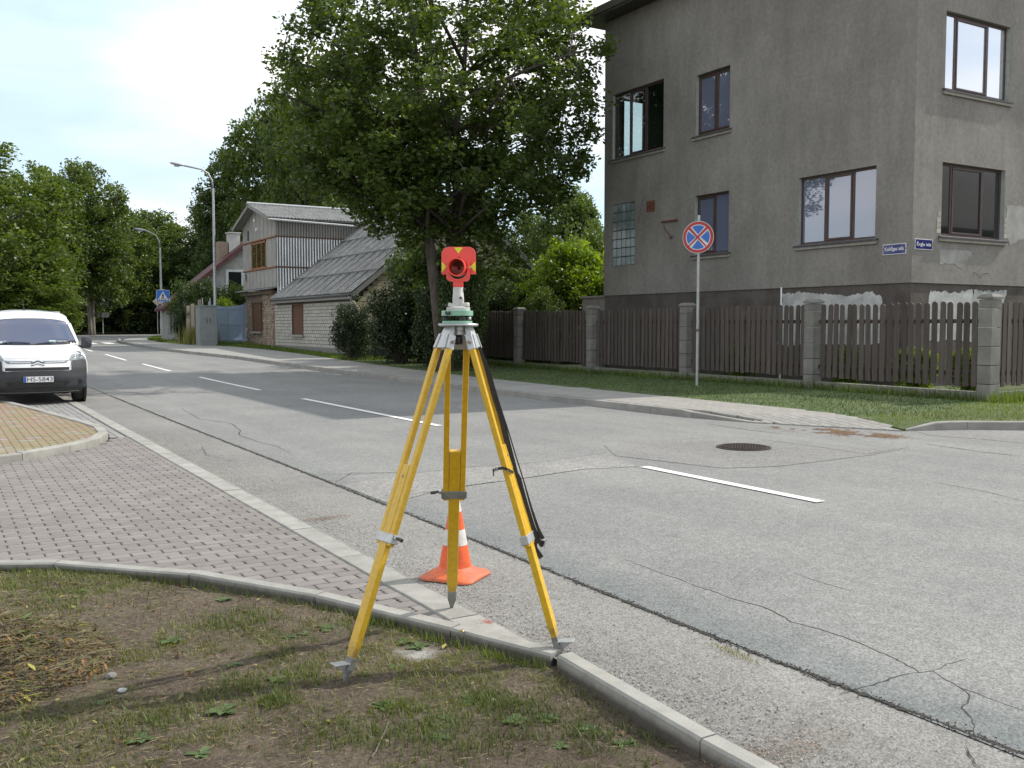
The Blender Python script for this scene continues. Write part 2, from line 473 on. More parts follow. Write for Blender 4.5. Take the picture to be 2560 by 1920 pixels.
_wn = random.Random(4); _wt = [_wn.uniform(.25,1.5) for _ in range(400)]
ribbon(jag(_sl, .022, .006, 3), lambda t: .020*_wt[int(t*399)], .0012, 5).build('seam_crack', m_crack, road)
_g = np.random.default_rng(44); _n = 7000
_Y = .5+_g.random(_n)**1.4*22; _X = np.interp(_Y, [p[1] for p in _sl], [p[0] for p in _sl])+_g.normal(0,.016,_n)
m_crumbd = M('dark_asphalt_crumb', (.05,.047,.042), (.10,.095,.085), scale=50, rough=.95, island=.5)
_oct = [(1,0,0),(-1,0,0),(0,1,0),(0,-1,0),(0,0,.6),(0,0,-.6)]; _of = [(0,2,4),(2,1,4),(1,3,4),(3,0,4),(2,0,5),(1,2,5),(3,1,5),(0,3,5)]
ob('crumbled_edge', inst_mesh('crumbled_edge', _oct, _of, randrot(_n, _g, .002+.006*_g.random(_n)**2), np.stack([_X, _Y, np.full(_n,.001)], 1), m_crumbd), road, kind='stuff')
O8 = (1450, 1000); S8 = 1.8036
crack([gd(393,882),gd(430,905),gd(500,915),gd(520,930),gd(515,940),gd(560,955),gd(600,965),gd(628,980)], .018, 1)
crack(zc(O8,S8,[(200,720),(350,775),(500,830),(620,870),(720,905),(830,935),(950,1000),(1100,1040),(1280,1105),(1420,1165),(1530,1230),(1590,1222),(1700,1290),(1830,1340),(2000,1400)]), .0075, 2)
crack(zc(O8,S8,[(1165,1325),(1300,1290),(1420,1250),(1530,1228)]), .0075, 3)
crack(zc(O8,S8,[(1590,1222),(1650,1190),(1740,1170)]), .005, 4)
crack(zc(O8,S8,[(1700,1290),(1755,1330),(1720,1390),(1780,1470),(1775,1520)]), .006, 5)
crack(zc(O8,S8,[(960,780),(1110,830),(1240,865)]), .005, 6)
crack(zc(O8,S8,[(1740,1560),(1800,1659)]), .008, 7)
crack(zc(O8,S8,[(980,1215),(1080,1260),(1180,1300),(1240,1310)]), .008, 8)
crack(zc(O8,S8,[(1600,370),(1810,410),(2002,455)]), .012, 9)
crack(zc((1680,1060),2.5136,[(230,0),(480,38),(690,62)]), .03, 10)
crack(zc((1680,1060),2.5136,[(1590,125),(1750,148),(1980,180),(2190,203)]), .03, 11)
crack(zc((1680,1060),2.5136,[(370,78),(700,115),(1220,190),(1480,150)]), .014, 12)
crack(zc((1680,1060),2.5136,[(370,78),(0,100)]), .008, 13)
crack([(3.34,8.9),gd(760,1022),gd(900,1022),gd(1030,1008),gd(1160,1000),gd(1305,980)], .012, 14)
crack([(3.34,7.9),gd(940,1062),gd(1030,1047),gd(1130,1034),gd(1260,1014)], .008, 15)
crack([gd(660,1024),gd(760,1025),gd(870,1020)], .010, 16)
crack([gd(235,845),gd(290,848),gd(330,860)], .014, 17)
crack([(2.9,12.5),(2.75,11.6),(2.9,10.9)], .008, 18, par=shoulder)

# lane dashes
for i, (y0, y1) in enumerate(((5.72,8.15),(13.1,19.43),(22.5,28.5),(31.9,36.6),(39.3,44.5),(47.5,53.))):
    xx = 6.6 if i < 3 else 6.6 - .12*(i-2)
    mb = MB(); w = .06
    ysq = [y0] + [Y for Y in YS if y0 < Y < y1] + [y1]
    if i == 0: ysq = [y0, y0+.12, y1]
    for a, b in zip(ysq[:-1], ysq[1:]):
        mb.quad((xx-w,a,zg(a)+.009),(xx+w,a,zg(a)+.009),(xx+w,b,zg(b)+.009),(xx-w,b,zg(b)+.009))
    mb.build('lane_marking', m_white, road)
for k in range(6):
    x0 = 3.6+k*.9
    MB().quad((x0,56.2,zg(56.2)+.012),(x0+.5,56.2,zg(56.2)+.012),(x0+.5,58.6,zg(58.6)+.012),(x0,58.6,zg(58.6)+.012)).build('crossing_stripe', m_white, road)

# manhole cover
def manhole():
    c = (8.72, 8.80)
    o = thing('manhole_cover', 'round rusty cast iron manhole cover set in a patch of the road', 'manhole cover', (c[0], c[1], .004))
    m = M('cast_iron', (.060,.050,.045), (.10,.08,.068), scale=20, rough=.55, metal=.6, bump=.3, bscale=90)
    MB().lathe([(.34,.002),(.34,.012),(.31,.012),(.31,.006),(.0001,.006)], 40, cap=False).build('frame_ring', m, o)
    MB().lathe([(.302,.004),(.302,.014),(.0001,.014)], 40, cap=False).build('lid', m, o)
    mb = MB()
    for i in range(-5, 6):
        for j in range(-5, 6):
            x, y = i*.05, j*.05
            if math.hypot(x, y) < .27: mb.box(x-.015, x+.015, y-.015, y+.015, .0135, .021)
    mb.lathe([(.295,.0135),(.295,.021),(.280,.021),(.280,.0135)], 40, cap=False)
    mb.build('lid_relief', m, o)
manhole()

# ------------------------------------------------------------------ forecourt pavers
kerbF = [(-6,8.9),(-3,8.2),(-1,7.5),(.33,6.97),(.54,6.82),(1.16,6.25),(1.61,5.56),(1.96,4.86),(2.07,4.63),(2.25,4.07),(2.42,3.66)]
# back edge is offset to the forecourt side
def offset_line(line, d):
    out = []
    for i, p in enumerate(line):
        a = line[max(i-1,0)]; b = line[min(i+1,len(line)-1)]
        dx, dy = b[0]-a[0], b[1]-a[1]; L = math.hypot(dx, dy); out.append((p[0]-dy/L*d, p[1]+dx/L*d))
    return out
def resample(line, step):
    out = [line[0]]; acc = 0
    for a, b in zip(line[:-1], line[1:]):
        L = math.hypot(b[0]-a[0], b[1]-a[1]); t = step-acc
        while t <= L:
            out.append((a[0]+(b[0]-a[0])*t/L, a[1]+(b[1]-a[1])*t/L)); t += step
        acc = L-(t-step)
    if math.hypot(out[-1][0]-line[-1][0], out[-1][1]-line[-1][1]) > step*.3: out.append(line[-1])
    else: out[-1] = line[-1]
    return out
kerbB = offset_line(kerbF, .09)
island = [(-6,10.9),(-3,11.3),(-.5,11.75),(.6,12.05),(1.14,12.5),(1.67,13.1),(1.98,13.8),(2.10,14.6),(2.04,15.5),(1.85,16.8),(1.5,19.2),(1.1,21.6),(.3,24),(-1,26)]
islB = offset_line(island, .13)      # inner edge of the island kerb (island lies to the left of travel)
GX0, GX1 = 2.27, 2.455
JOIN = 14.03
m_bed = M('paver_joint_sand', (.045,.036,.028), (.085,.068,.05), scale=9, rough=1, fine=.3)
forecourt = poly_sheet('forecourt_paving', [(-7,9.0)]+kerbB[1:]+[(2.46,3.7),(2.46,30),(-14,30),(-14,9)], -.028, m_bed)
m_pav_br = M('paver_brown', (.165,.147,.138), (.205,.185,.174), scale=3, rough=.9, bump=.3, bscale=160, bdist=.003, fine=.16, fscale=220, rand=.10)
m_pav_br_s = M('paver_brown_far', (.165,.147,.138), (.205,.185,.174), scale=3, rough=.9, fine=.14, fscale=120, island=.09)
m_pav_gr = M('paver_grey', (.20,.195,.19), (.245,.235,.225), scale=3, rough=.9, fine=.14, fscale=120, island=.09)
m_pav_gr_o = M('paver_grey_near', (.20,.195,.19), (.245,.235,.225), scale=3, rough=.9, fine=.14, fscale=120, rand=.09)
m_pav_ye = M('paver_yellow', (.27,.222,.125), (.225,.185,.108), scale=3, rough=.9, fine=.18, fscale=120, rand=.17)
m_pav_re = M('paver_reddish', (.27,.175,.125), (.235,.155,.115), scale=3, rough=.9, fine=.15, fscale=120, rand=.08)

WAVE = [(-.100,-.020),(-.088,-.0475),(-.03,-.0445),(.04,-.0475),(.090,-.0475),(.098,-.030),(.090,.0),(.100,.020),(.088,.0475),(.03,.0445),(-.04,.0475),(-.090,.0475),(-.098,.030),(-.090,0)]
RECT = [(-.0965,-.0465),(.0965,-.0465),(.0965,.0465),(-.0965,.0465)]
def paver_geo(poly, zt, zb=-.05):
    """top polygon with a chamfer"""
    n = len(poly); cx_ = sum(p[0] for p in poly)/n; cy_ = sum(p[1] for p in poly)/n
    ins = []
    for p in poly:
        d = math.hypot(p[0]-cx_, p[1]-cy_) or 1; k = max(0, 1-.006/d); ins.append((cx_+(p[0]-cx_)*k, cy_+(p[1]-cy_)*k))
    v = [(x,y,zt) for x,y in ins]+[(x,y,zt-.004) for x,y in poly]+[(x,y,zb) for x,y in poly]
    f = [tuple(range(n))]+[(n+i, n+(i+1)%n, (i+1)%n, i) for i in range(n)]+[(2*n+i, 2*n+(i+1)%n, n+(i+1)%n, n+i) for i in range(n)]
    return v, f
def lay(parent, shape, x0, x1, y0, y1, dx, dy, off, test, clips, zt, mats, nobj=300, along='X', matpick=None, camxy=(0,0), mats_s=None, name='paver', shift=None):
    items = []
    ny = int((y1-y0)/dy)+1; nx = int((x1-x0)/dx)+2
    for j in range(ny):
        for i in range(nx):
            a = x0+i*dx+(off*dx if j % 2 else 0); b = y0+j*dy
            if along == 'X': cx_, cy_ = a, b
            else: cx_, cy_ = b, a
            if not test(cx_, cy_): continue
            pol = shape if along == 'X' else [(-q, p) for p, q in shape]
            P = [(cx_+p, cy_+q) for p, q in pol]; cut = False
            for line, side, marg in clips:
                d, q, nrm = seg_info(cx_, cy_, line)
                if d < .22:
                    nn = (nrm[0]*side, nrm[1]*side)
                    P2 = clip_half(P, (q[0]+nn[0]*marg, q[1]+nn[1]*marg), nn)
                    if len(P2) != len(P) or any(abs(u[0]-w[0])+abs(u[1]-w[1]) > 1e-6 for u, w in zip(P, P2)): cut = True
                    P = P2
                    if len(P) < 3: break
            if len(P) < 3 or area(P) < .0012: continue
            items.append((math.hypot(cx_-camxy[0], cy_-camxy[1]), cx_, cy_, P, cut))
    items.sort(key=lambda t: t[0])
    shared = {}
    rr = random.Random(5)
    for d, cx_, cy_, P, cut in items[:nobj]:
        mi = matpick(cx_, cy_) if matpick else 0
        h = rr.uniform(-.0015,.0015)
        if not cut:
            if mi not in shared:
                v, f = paver_geo([(p[0]-cx_, p[1]-cy_) for p in P], zt)
                shared[mi] = mkmesh(name, v, f, mats[mi])
            me = shared[mi]
        else:
            v, f = paver_geo([(p[0]-cx_, p[1]-cy_) for p in P], zt); me = mkmesh(name, v, f, mats[mi])
        o = ob(name, me, parent, loc=(cx_, cy_, h + zg(cy_)))
        if not cut: o.rotation_euler = (rr.uniform(-.008,.008), rr.uniform(-.006,.006), rr.uniform(-.01,.01))
    groups = {}
    for d, cx_, cy_, P, cut in items[nobj:]:
        mi = matpick(cx_, cy_) if matpick else 0
        mb = groups.setdefault(mi, MB()); v, f = paver_geo(P, zt+rr.uniform(-.0015,.0015))
        mb.add([(x,y,z+zg(y)) for x,y,z in v], f)
    for mi, mb in groups.items():
        o = mb.build(name+'_field', (mats_s or mats)[mi], parent); o['kind'] = 'stuff'

JL = [(-6,JOIN),(2.3,JOIN)]
GI = [(GX0,0),(GX0,40)]
lay(forecourt, WAVE, -5.2, 2.3, 3.6, JOIN+.1, .2, .1, .5,
    lambda x, y: x < 2.36 and y < JOIN+.05 and ((seg_info(x,y,kerbB)[0] < .10) or not pip(x, y, kerbB+[(2.4,3.4),(-6,3.4)])) and not pip(x, y, island+[(-6,26)]) and y > 3.7,
    [(kerbB, 1, .004), (GI, 1, .004), (island, -1, .006), (JL, -1, .006)], .0, [m_pav_br], 300, mats_s=[m_pav_br_s])
lay(forecourt, RECT, JOIN+.1, 29, -2.0, 2.3, .2, .1, .5,
    lambda x, y: x < 2.32 and y > JOIN and not pip(x, y, island+[(-6,26)]),
    [(GI, 1, .004), (island, -1, .006), (JL, 1, .006)], .0, [m_pav_gr_o], 300, along='Y', mats_s=[m_pav_gr])
isl = poly_sheet('island_paving', islB+[(-6,26)], .035, m_bed)
_r = random.Random(3); _cache = {}
def isl_pick(x, y):
    k = (round(x,2), round(y,2))
    if k not in _cache:
        u = _r.random()
        if y < 14.6: _cache[k] = 2 if u < .10 else (1 if u < .22 else 0)
        else: _cache[k] = 1 if u < .30 else (2 if u < .36 else 0)
    return _cache[k]
lay(isl, [(-.0925,-.0465),(.0925,-.0465),(.0925,.0465),(-.0925,.0465)], -4.5, 2.2, 11.2, 22, .2, .1, .5, lambda x, y: pip(x, y, islB+[(-6,26)]) or seg_info(x,y,islB)[0] < .1,
    [(islB, 1, .003)], .068, [m_pav_ye, m_pav_re, m_pav_gr_o], 300, matpick=isl_pick)

# ------------------------------------------------------------------ kerbs
def stones(parent, line, width, z0, z1, step, mat, gap=.004, side=1, zfun=None, chip=.004, seed=0, nm='kerb_stone', slope=0):
    pts = resample(line, step); bk = offset_line(pts, width*side); r = random.Random(seed)
    fine_n = 4
    for i in range(len(pts)-1):
        a, b, c, d = pts[i], pts[i+1], bk[i+1], bk[i]
        L = math.hypot(b[0]-a[0], b[1]-a[1]) or 1; g_ = gap/L
        mb = MB(); dz = r.uniform(-.003,.003); rows = []
        for k in range(fine_n+1):
            t = g_+(1-2*g_)*k/fine_n
            F = (a[0]+(b[0]-a[0])*t, a[1]+(b[1]-a[1])*t); B = (d[0]+(c[0]-d[0])*t, d[1]+(c[1]-d[1])*t)
            e = r.uniform(0, chip)
            zt = (zfun(F[0],F[1]) if zfun else z1)+dz+zg(F[1]); zb = z0+zg(F[1])
            ux, uy = (B[0]-F[0])/width, (B[1]-F[1])/width
            rows.append([(F[0],F[1],zb),(F[0],F[1],zt-.012),(F[0]+ux*(.008+e),F[1]+uy*(.008+e),zt-e*.5),(B[0]-ux*.008,B[1]-uy*.008,zt-slope),(B[0],B[1],zt-.01-slope),(B[0],B[1],zb)])
        v = [p for row in rows for p in row]; f = []
        for k in range(fine_n):
            for m_ in range(5): f.append((k*6+m_, k*6+m_+1, (k+1)*6+m_+1, (k+1)*6+m_))
        f.append(tuple(range(5,-1,-1))); f.append(tuple(fine_n*6+q for q in range(6)))
        if side > 0: f = [tuple(reversed(q)) for q in f]
        mb.add(v, f); mb.build(nm, mat, parent)
def dirt_shade_mat(name, z0, z1):  # soil splashes plus painted shade, darkening the kerb towards its foot
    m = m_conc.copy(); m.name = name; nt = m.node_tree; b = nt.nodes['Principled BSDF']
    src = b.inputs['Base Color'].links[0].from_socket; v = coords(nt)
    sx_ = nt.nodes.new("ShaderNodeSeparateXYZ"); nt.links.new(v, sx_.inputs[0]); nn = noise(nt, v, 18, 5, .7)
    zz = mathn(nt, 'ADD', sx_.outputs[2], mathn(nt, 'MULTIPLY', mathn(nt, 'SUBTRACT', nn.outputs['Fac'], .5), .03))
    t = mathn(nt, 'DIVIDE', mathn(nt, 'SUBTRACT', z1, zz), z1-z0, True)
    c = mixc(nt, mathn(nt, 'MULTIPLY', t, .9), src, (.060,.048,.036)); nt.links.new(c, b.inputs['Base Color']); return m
m_conc_soil_shade = dirt_shade_mat('concrete_kerb_soiled_shaded', -.02, .012)
kb = thing('lawn_kerb', None, None, (0,0,0), kind='structure')
stones(kb, kerbF, .09, -.17, .022, 1.0, m_conc_soil_shade, seed=1)
stones(kb, [(2.41,3.60),(2.395,3.07),(2.355,2.5),(2.35,2.2),(2.37,.6),(2.37,-1)], .085, -.17, .036, 1.02, m_conc_soil_shade, seed=2)
gk = thing('gutter_edging', None, None, (0,0,0), kind='structure')
stones(gk, [(GX1,30),(GX1,22),(GX1,9),(GX1,4.42)], .18, -.1, .004, 1.0, m_conc, side=-1, seed=3, chip=.002)
MB().prism([(GX1,4.416),(GX1-.18,4.416),(GX1-.16,4.30),(GX1-.02,3.86),(GX1,3.80)], lambda x, y: (x, y, -.06), lambda x, y: (x, y, .003)).build('kerb_stone', m_conc, gk)
ik = thing('island_kerb', None, None, (0,0,0), kind='structure')
stones(ik, island, .13, -.05, .085, .78, m_conc, side=1, seed=4)
fk = thing('far_kerb', None, None, (0,0,0), kind='structure')
def fz(x, y):
    if y < 12.9: return .014+.106*float(np.clip(((x-11.1)*.894+(y-10.84)*.449)/.45, 0, 1))
    return .12
stones(fk, list(reversed(far_kerb+[(9.6,62)])), .15, -.1, .12, 1.0, m_conc_dark, side=1, zfun=fz, seed=5)
stones(fk, [(12.12,8.97),(12.6,8.80),(13.0,8.66),(13.4,8.40),(13.8,8.10),(14.8,7.6),(17,7.1),(22,6.6),(40,5.6)], .15, -.1, .12, 1.0, m_conc_dark, side=1, zfun=lambda x,y: .016+.106*float(np.clip(((x-11.1)*.894+(y-10.84)*.449)/.45, 0, 1)), seed=6)

# ------------------------------------------------------------------ pavement and verge across the road
grass_edge = [(12.10,9.0),(12.14,9.56),(12.5,10.9),(12.55,12),(12.56,14.7),(12.6,18),(12.7,21),(13.0,27),(13.3,33),(13.6,40),(13.5,44),(12.9,48.5),(11.9,51.3),(10.7,54.6),(10.9,60),(12.8,67)]
m_side = M('pavement_grey', (.235,.225,.21), (.285,.275,.255), scale=1.2, rough=.9, bump=.3, bscale=70, fine=.15, fscale=70)
swp = [(11.16,10.9)]+[(x+.2,y) for x,y in far_kerb[1:]]+[(9.8,61),(11.2,64.5),(12.8,66)]+list(reversed(grass_edge))[1:-1]
sidewalk = poly_sheet('pavement', [(11.0,12.6)]+[p for p in swp if p[1] > 12.6]+[(12.55,12.6)], .112, m_side)
# ramp of pavers at the corner
m_pv2 = M('paver_pale', (.25,.235,.215), (.295,.28,.255), scale=3, rough=.9, fine=.14, fscale=110, rand=.07)
m_pv2s = M('paver_pale_far', (.25,.235,.215), (.295,.28,.255), scale=3, rough=.9, fine=.14, fscale=110, island=.07)
def zramp(y): return .014 + .102*min(1, max(0, (y-9.0)/2.8))
def HD(x, y): return (np.asarray(x)-11.1)*.894+(np.asarray(y)-10.84)*.449
def HH(x, y): return .012+.106*np.clip(HD(x, y)/.45, 0, 1)
ramp_poly = [(11.16,10.9),(12.08,9.0),(12.12,9.56),(12.48,10.9),(12.53,12),(12.54,14.7),(12.6,18),(10.92,18),(10.92,12.4),(11.06,11.5)]
items = []
bed = MB()
for j in range(int((18-8.3)/.2)):
    for i in range(17):
        x = 10.94+.05+i*.1; y = 8.4+j*.2+(.1 if i % 2 else 0)
        if pip(x, y, ramp_poly) or (y < 11.2 and pip(x+.09, y+.04, ramp_poly) and x < 12.3): items.append((x, y))
me_p = None
v, f = paver_geo([(-q, p) for p, q in RECT], .006); me_p = mkmesh('paver', v, f, m_pv2)
kbk = offset_line(far_kerb, -.155)
def clipramp(x, y):
    pg = [(x-q, y+p) for p, q in RECT]
    pg = clip_half(pg, (11.1, 10.84), (.894, .449))
    d_, q_, n_ = seg_info(x, y, kbk)
    if d_ < .2 and y > 10.95 and len(pg) > 2: pg = clip_half(pg, q_, (-n_[0], -n_[1]))
    return pg
items.sort(key=lambda q: math.hypot(*q))
for x, y in items[:300]:
    if HD(x, y) > .55 and x > 11.15: ob('paver', me_p, sidewalk, loc=(x, y, float(HH(x, y))))
    else:
        pg = clipramp(x, y)
        if len(pg) > 2 and area(pg) > .001:
            v_r, f_r = paver_geo([(p-x, q-y) for p, q in pg], .006)
            ob('paver', mkmesh('paver', [(p, q, r_+float(HH(x+p, y+q))) for p, q, r_ in v_r], f_r, m_pv2), sidewalk, loc=(x, y, 0))
mb = MB()
for x, y in items[300:]: mb.add([(p+x, q+y, r_+float(HH(x+p, y+q))) for p, q, r_ in v], f)
if mb.v:
    o = mb.build('paver_field', m_pv2s, sidewalk); o['kind'] = 'stuff'
def sheetH(name, poly, zf, mat, parent, cx_, cy_):
    bm = bmesh.new(); vs = [bm.verts.new((x, y, 0)) for x, y in poly]
    for t_ in tessellate_polygon([[Vector((x, y, 0)) for x, y in poly]]):
        try: bm.faces.new([vs[i] for i in t_])
        except ValueError: pass
    for c in cx_: bmesh.ops.bisect_plane(bm, geom=bm.verts[:]+bm.edges[:]+bm.faces[:], plane_co=(c,0,0), plane_no=(1,0,0))
    for c in cy_: bmesh.ops.bisect_plane(bm, geom=bm.verts[:]+bm.edges[:]+bm.faces[:], plane_co=(0,c,0), plane_no=(0,1,0))
    for v_2 in bm.verts: v_2.co.z = zf(v_2.co.x, v_2.co.y)
    me = bpy.data.meshes.new(name); bm.to_mesh(me); bm.free(); me.materials.append(mat); return ob(name, me, parent)
sheetH('paver_bed', [(11.10,10.84),(12.05,8.95),(12.14,9.2),(12.55,10.9),(12.6,12.5),(12.64,18.0),(10.90,18.0),(10.90,12.3),(10.98,11.4)], lambda x, y: float(HH(x, y))-.024, m_bed, sidewalk, np.arange(10.95,12.7,.12), np.arange(8.9,13,.15))
_unused = MB(); _unused.add([(10.9,11.0,.07),(12.04,8.93,.006),(12.15,9.3,.02),(12.55,11.0,.078),(12.6,11.8,.1145),(10.93,11.8,.1145),(12.62,18.0,.1148),(10.93,18.0,.1148)], [(0,1,2,3),(0,3,4,5),(5,4,6,7)])

def vz(x, y): return .014+.104*np.clip(((np.asarray(x)-11.1)*.894+(np.asarray(y)-10.84)*.449)/.45, 0, 1)
m_lawn = M('lawn_base', (.045,.075,.018), (.085,.10,.035), scale=1.5, rough=1, fine=.35, fscale=40)
vp = grass_edge + [(14.0,66),(30,70),(70,70),(70,5.0),(40,5.72),(22,6.72),(17,7.22),(14.84,7.72),(13.88,8.20),(13.47,8.50),(13.05,8.77),(12.62,8.92)]
verge = poly_sheet('grass_verge', vp, .118, m_lawn)
_bm = bmesh.new(); _bm.from_mesh(verge.data)
for _c in np.arange(11.4, 13.8, .3): bmesh.ops.bisect_plane(_bm, geom=_bm.verts[:]+_bm.edges[:]+_bm.faces[:], plane_co=(_c,0,0), plane_no=(1,0,0))
for _c in np.arange(8.8, 11.8, .3): bmesh.ops.bisect_plane(_bm, geom=_bm.verts[:]+_bm.edges[:]+_bm.faces[:], plane_co=(0,_c,0), plane_no=(0,1,0))
for _v in _bm.verts: _v.co.z = zg(_v.co.y)+float(vz(_v.co.x, _v.co.y))
_r = bmesh.ops.extrude_edge_only(_bm, edges=[e for e in _bm.edges if e.is_boundary])
for _v in [g_ for g_ in _r['geom'] if isinstance(g_, bmesh.types.BMVert)]: _v.co.z -= .3
_bm.to_mesh(verge.data); _bm.free()
poly_sheet('far_verge', [(-70,88.5),(-6,86.5),(8,87),(14,89),(22,93),(70,104),(70,130),(-70,130)], .14, m_lawn)
poly_sheet('left_verge', [(-70,26),(-6.5,27),(-7,48),(-70,58)], .05, m_lawn)

# grass blades, vectorised
BL = [(-.5,0,0),(.5,0,0),(.28,.25,.6),(-.28,.25,.6),(0,.62,1.0)]
def blades(name, pts, hmin, hmax, w, mat, parent=None, g=None, kind='stuff', lean=.9, **kw):
    g = g or npr; n = len(pts); pts = np.asarray(pts)
    a = g.uniform(0, 2*math.pi, n); h = g.uniform(hmin, hmax, n); ln = g.uniform(.1, lean, n)
    tv = np.array(BL)
    V = np.zeros((n, 5, 3)); c, s = np.cos(a)[:, None], np.sin(a)[:, None]
    ww = (w*g.uniform(.6,1.3,n))[:, None]
    x = tv[None,:,0]*ww; y = tv[None,:,1]*h[:,None]*ln[:,None]; z = tv[None,:,2]*h[:,None]
    V[...,0] = c*x - s*y + pts[:,0:1]; V[...,1] = s*x + c*y + pts[:,1:2]; V[...,2] = z + pts[:,2:3]
    b = (np.arange(n)*5)[:, None]
    F4 = (np.array([[0,1,2,3]])+b); F3 = (np.array([[3,2,4]])+b)
    me = bpy.data.meshes.new(name)
    me.vertices.add(n*5); me.vertices.foreach_set('co', V.astype(np.float32).ravel())
    loops = np.concatenate([F4, F3], 1).ravel().astype(np.int32)
    me.loops.add(len(loops)); me.loops.foreach_set('vertex_index', loops)
    st = (np.arange(n)*7)[:, None]+np.array([[0,4]]); me.polygons.add(n*2)
    me.polygons.foreach_set('loop_start', st.ravel().astype(np.int32))
    try: me.polygons.foreach_set('loop_total', np.tile([4,3], n).astype(np.int32))
    except Exception: pass
    me.materials.append(mat); me.update(calc_edges=True)
    return ob(name, me, parent, kind=kind, **kw)
gr_a = leafmat('grass_blade', (.060,.105,.018), (.125,.165,.035), .3, .5)
gr_b = leafmat('grass_blade_dry', (.10,.125,.035), (.235,.205,.085), .25, .6)
def vnoise(seed, scale):
    g = np.random.default_rng(seed); T = g.random((64, 64))
    def f(x, y):
        x = np.asarray(x)*scale+1000; y = np.asarray(y)*scale+1000
        i, j = np.floor(x).astype(int), np.floor(y).astype(int); u, w = x-i, y-j
        u = u*u*(3-2*u); w = w*w*(3-2*w)
        t = lambda a, b: T[a % 64, b % 64]
        return (t(i,j)*(1-u)+t(i+1,j)*u)*(1-w)+(t(i,j+1)*(1-u)+t(i+1,j+1)*u)*w
    return f
# verge between pavement and fence
gr_v = leafmat('verge_blade', (.030,.068,.010), (.070,.115,.018), .22, .55)
gr_d = leafmat('verge_blade_light', (.075,.12,.018), (.14,.17,.030), .3, .55)
g1 = np.random.default_rng(21)
edge_poly = grass_edge[:9]+[(16.9,40),(16.9,8.75)]
N = 110000; Y = 6.6+(g1.random(N)**1.4)*28; X = g1.uniform(11.2, 25, N)
edge_x = np.interp(Y, [p[1] for p in grass_edge], [p[0] for p in grass_edge])
ok = (X > edge_x+.02) & ((X < 17.3) | (Y < 11.2)) & (Y > np.interp(X, [12.1,12.62,13.05,13.47,13.88,14.84,17,22,26], [9.0,8.93,8.78,8.51,8.21,7.73,7.23,6.73,6.5])+.02)
X, Y = X[ok], Y[ok]; Z = np.array([zg(y) for y in Y])+vz(X, Y)-.003
q_ = Y < 9.75+.25*np.sin(X*2.1)+.14*(X-12)+.35*(g1.random(len(Y))-.5)
blades('kerbside_grass', np.stack([X, Y, Z], 1)[q_], .02, .07, .011, gr_d, verge, g1, lean=1.3)
blades('verge_grass', np.stack([X, Y, Z], 1)[~q_], .02, .055, .011, gr_v, verge, g1, lean=1.5)
# rough tuft line along the fence foot
N = 9000; Y = g1.uniform(10.6, 34, N); X = 16.85+g1.normal(0,.12,N); Z = np.array([zg(y) for y in Y])+.115
blades('fence_foot_grass', np.stack([X, Y, Z], 1), .06, .24, .012, gr_a, verge, g1)
# rank grass by the corner post
N = 2500; X = g1.uniform(16.6, 24, N); Y = 10.45+g1.normal(0,.16,N)
blades('corner_grass', np.stack([X, Y, np.full(N,.115)], 1), .10, .30, .014, gr_b if False else gr_a, verge, g1)
# verge by the houses further on
N = 20000; Y = g1.uniform(34, 66, N); ex = np.interp(Y, [p[1] for p in grass_edge], [p[0] for p in grass_edge]); X = ex+g1.uniform(0,1,N)**1.3*3.0
Z = np.array([zg(y) for y in Y])+.115
blades('house_side_grass', np.stack([X, Y, Z], 1), .05, .16, .03, gr_a, verge, g1)

# ------------------------------------------------------------------ bare lawn corner in the foreground
kp = kerbF + [(2.40,3.5),(2.36,2.5),(2.36,-1.5)]
nA, nB, nC = vnoise(1, 1.4), vnoise(2, 5.5), vnoise(3, 22)
def soil_z(x, y): return -.040 + .035*(nA(x,y)-.5) + .022*(nB(x,y)-.5) + .010*(nC(x,y)-.5)
def heap_z(x, y):
    d = np.hypot((np.asarray(x)-.08)/1.0, (np.asarray(y)-5.0)/.95)
    return .36*np.clip(1-d/.66, 0, 1)**1.1
S_ = .022
xs = np.arange(-2.6, 2.46, S_); ys = np.arange(1.2, 8.9, S_)
XX, YY = np.meshgrid(xs, ys)
fx = np.array([p[0] for p in kp]); fy = np.array([p[1] for p in kp])
kx = np.interp(YY.ravel(), fy[::-1], fx[::-1]).reshape(YY.shape)   # kerb x at each y (monotone)
inside = XX < kx+.05
ZZ = soil_z(XX, YY)+heap_z(XX, YY)*.8
idx = -np.ones(XX.shape, int); idx[inside] = np.arange(inside.sum())
V = np.stack([XX[inside], YY[inside], ZZ[inside]], 1)
a, b, c, d = idx[:-1,:-1], idx[:-1,1:], idx[1:,1:], idx[1:,:-1]
q = (a >= 0)&(b >= 0)&(c >= 0)&(d >= 0)
F = np.stack([a[q], b[q], c[q], d[q]], 1)
m_soil, nt, bb = nodes_of('bare_soil')
v_ = coords(nt); n1 = noise(nt, v_, 2.2, 6, .6); r1 = ramp(nt, (.088,.070,.053), (.158,.132,.103), .32, .68); nt.links.new(n1.outputs['Fac'], r1.inputs[0])
n2 = noise(nt, v_, 48, 8, .8); r2 = ramp(nt, (.30,.30,.30), (1.75,1.65,1.55), .32, .68); nt.links.new(n2.outputs['Fac'], r2.inputs[0])
c_ = mixc(nt, 1.0, r1.outputs[0], r2.outputs[0], 'MULTIPLY')
n3 = noise(nt, v_, 4.5, 6, .7); r3 = ramp(nt, (0,0,0), (1,1,1), .54, .68); nt.links.new(n3.outputs['Fac'], r3.inputs[0])
c_ = mixc(nt, mathn(nt,'MULTIPLY',r3.outputs[0],.55), c_, (.085,.10,.035))
